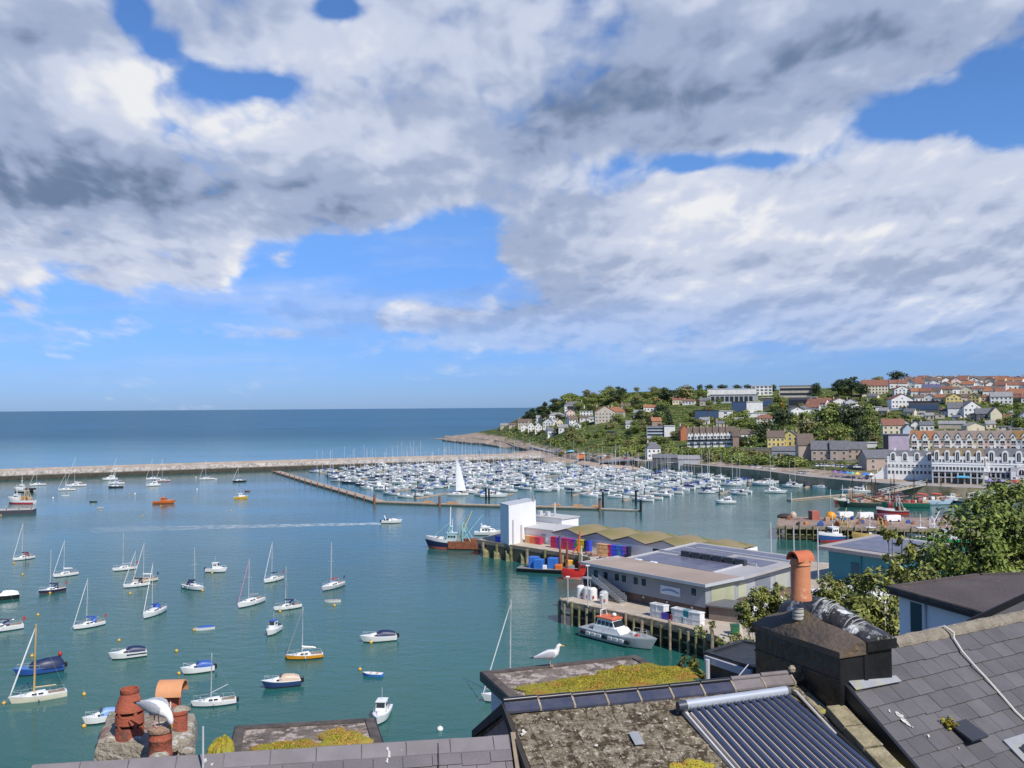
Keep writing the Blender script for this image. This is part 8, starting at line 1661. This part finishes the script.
# ---- near trees, shrubs, cars in the car park below
def leafy(name, label, cat, base, top, lobes, n, size, m, trunk_r=.25, seed=1, group=None):
    t = thing(name, label, cat, base, 0, group); r = random.Random(seed); cr = MB(); tot = sum(l[1] ** 2 for l in lobes); st = MB()
    for li, (c, R_) in enumerate(lobes):
        c = Vector(c) - Vector(base)
        for _ in range(max(1, int(26 * R_))):   # twigs carrying leaves
            v = Vector((r.gauss(0, 1), r.gauss(0, 1), r.gauss(0, .8))).normalized(); rr = R_ * (1 - .5 * r.random() ** 2) * r.uniform(.85, 1.18); tip = c + v * rr
            for _k in range(int(n * R_ ** 2 / tot / max(1, int(26 * R_)))):
                q = tip + Vector((r.gauss(0, 1), r.gauss(0, 1), r.gauss(0, 1))) * R_ * .16; nrm = (v * .7 + Vector((r.uniform(-1, 1), r.uniform(-1, 1), r.uniform(-.1, 1.2)))).normalized(); a = nrm.cross(Vector((r.uniform(-1, 1), r.uniform(-1, 1), r.uniform(-1, 1)))).normalized(); b = nrm.cross(a); s = size * r.uniform(.6, 1.3)
                cr.add([q - a * s, q - b * s * .42, q + a * s, q + b * s * .42], [(0, 1, 2, 3)])
            if r.random() < .5: st.path([c * .7, c + v * rr * .5, tip], [min(.04, trunk_r * .5), min(.025, trunk_r * .3), .006], 4)
        if li % 3 == 0: st.path([Vector((0, 0, 0)), Vector((c.x * .3, c.y * .3, c.z * .55)), c * .92], [trunk_r, trunk_r * .6, trunk_r * .2], 6)
    cr.build('crown' if name == 'tree' else 'foliage', m, t); st.build('trunk' if name == 'tree' else 'stem', BARK, t, True); return t
NL = mat('near_leaf', (.20, .25, .052), .55, col2=(.125, .165, .034), scale=.9, island=.5, spec=.3); NL2 = mat('near_leaf_olive', (.24, .25, .058), .55, col2=(.15, .168, .04), scale=.9, island=.45, spec=.3)
def lob(lst, d): return [(FG(x, y, d + dd), r_ * d / 900) for x, y, r_, dd in lst]
L1 = lob([(1000, 520, 36, 0), (968, 548, 34, -1), (1012, 560, 40, 0), (938, 563, 25, 1), (940, 585, 34, 0), (985, 580, 34, -1), (1040, 530, 44, 1), (908, 576, 22, 1), (1000, 498, 18, 1), (1060, 580, 46, 0), (975, 505, 9, 1), (1022, 492, 10, 1)], 33)
b0 = FG(985, 760, 33); b0.z = near_z(b0.x, b0.y); leafy('tree', 'big leafy green tree rising behind the brown felt roof', 'tree', b0, None, L1, 24000, .105, NL, .3, 3)
L2 = lob([(880, 600, 26, 0), (868, 584, 9, 0), (893, 566, 10, 0), (905, 548, 11, .5), (888, 622, 24, 0), (862, 616, 18, -.5), (915, 610, 22, 0), (890, 535, 8, 0), (920, 580, 22, 1)], 27)
b0 = FG(890, 760, 27); b0.z = near_z(b0.x, b0.y); leafy('tree', 'slender olive green tree between the black stack and the big tree', 'tree', b0, None, L2, 7500, .085, NL2, .035, 4)
L3 = lob([(760, 598, 11, 0), (775, 592, 9, 0), (745, 610, 10, 0), (828, 590, 13, 0), (838, 605, 14, 0), (856, 592, 14, 0), (770, 612, 12, 0), (758, 622, 13, 0), (772, 628, 13, 0), (835, 622, 14, 0), (868, 612, 12, 0), (848, 608, 12, 0), (785, 606, 12, 0), (815, 598, 10, 0)], 62)
b0 = FG(800, 700, 62); b0.z = near_z(b0.x, b0.y); leafy('shrub', 'wide olive shrubs behind the pale chimney pot', 'shrub', b0, None, L3, 21000, .12, NL2, .03, 5)
L4 = lob([(690, 668, 11, 0), (698, 660, 8, 0), (684, 662, 5, 0), (697, 676, 9, 0), (680, 673, 5, 0)], 15)
b0 = FG(694, 720, 15); leafy('shrub', 'small yellow green shrub between the mossy flat roof and black dormer', 'shrub', b0, None, L4, 700, .038, mat('yellow_leaf', (.16, .15, .03), .6, col2=(.09, .10, .02), scale=3, island=.4), .02, 6)
L5 = lob([(700, 632, 6, 0), (735, 640, 7, 0), (722, 642, 5, 0), (748, 642, 6, 0), (712, 625, 4, 0)], 118)
b0 = FG(722, 648, 118); b0.z = 4; leafy('shrub', 'low scrub growing on the shore end of the jetty', 'shrub', b0, None, L5, 900, .22, NL2, .05, 8)
WH = paint((.72, .72, .72), .35)
for i, (px, py, rz, lb_) in enumerate(((752, 614, .5, 'white van parked under the market hall wall, partly behind shrubs'), (768, 606, .4, 'white van parked left of the pale chimney pot'), (822, 598, .3, 'white van parked right of the pale chimney pot'), (845, 596, .5, 'white van showing between the olive shrubs'), (862, 606, .4, 'white van nearest the slender olive tree'), (880, 600, .4, 'white van half hidden by the slender olive tree'))):
    p = W(px, py + 4, QZ); van(lb_, p, rz, 5.6, 2.4, WH)
p = W(843, 592, QZ); car('small red car among white vans in the car park', p, .4, paint((.55, .03, .02), .3))
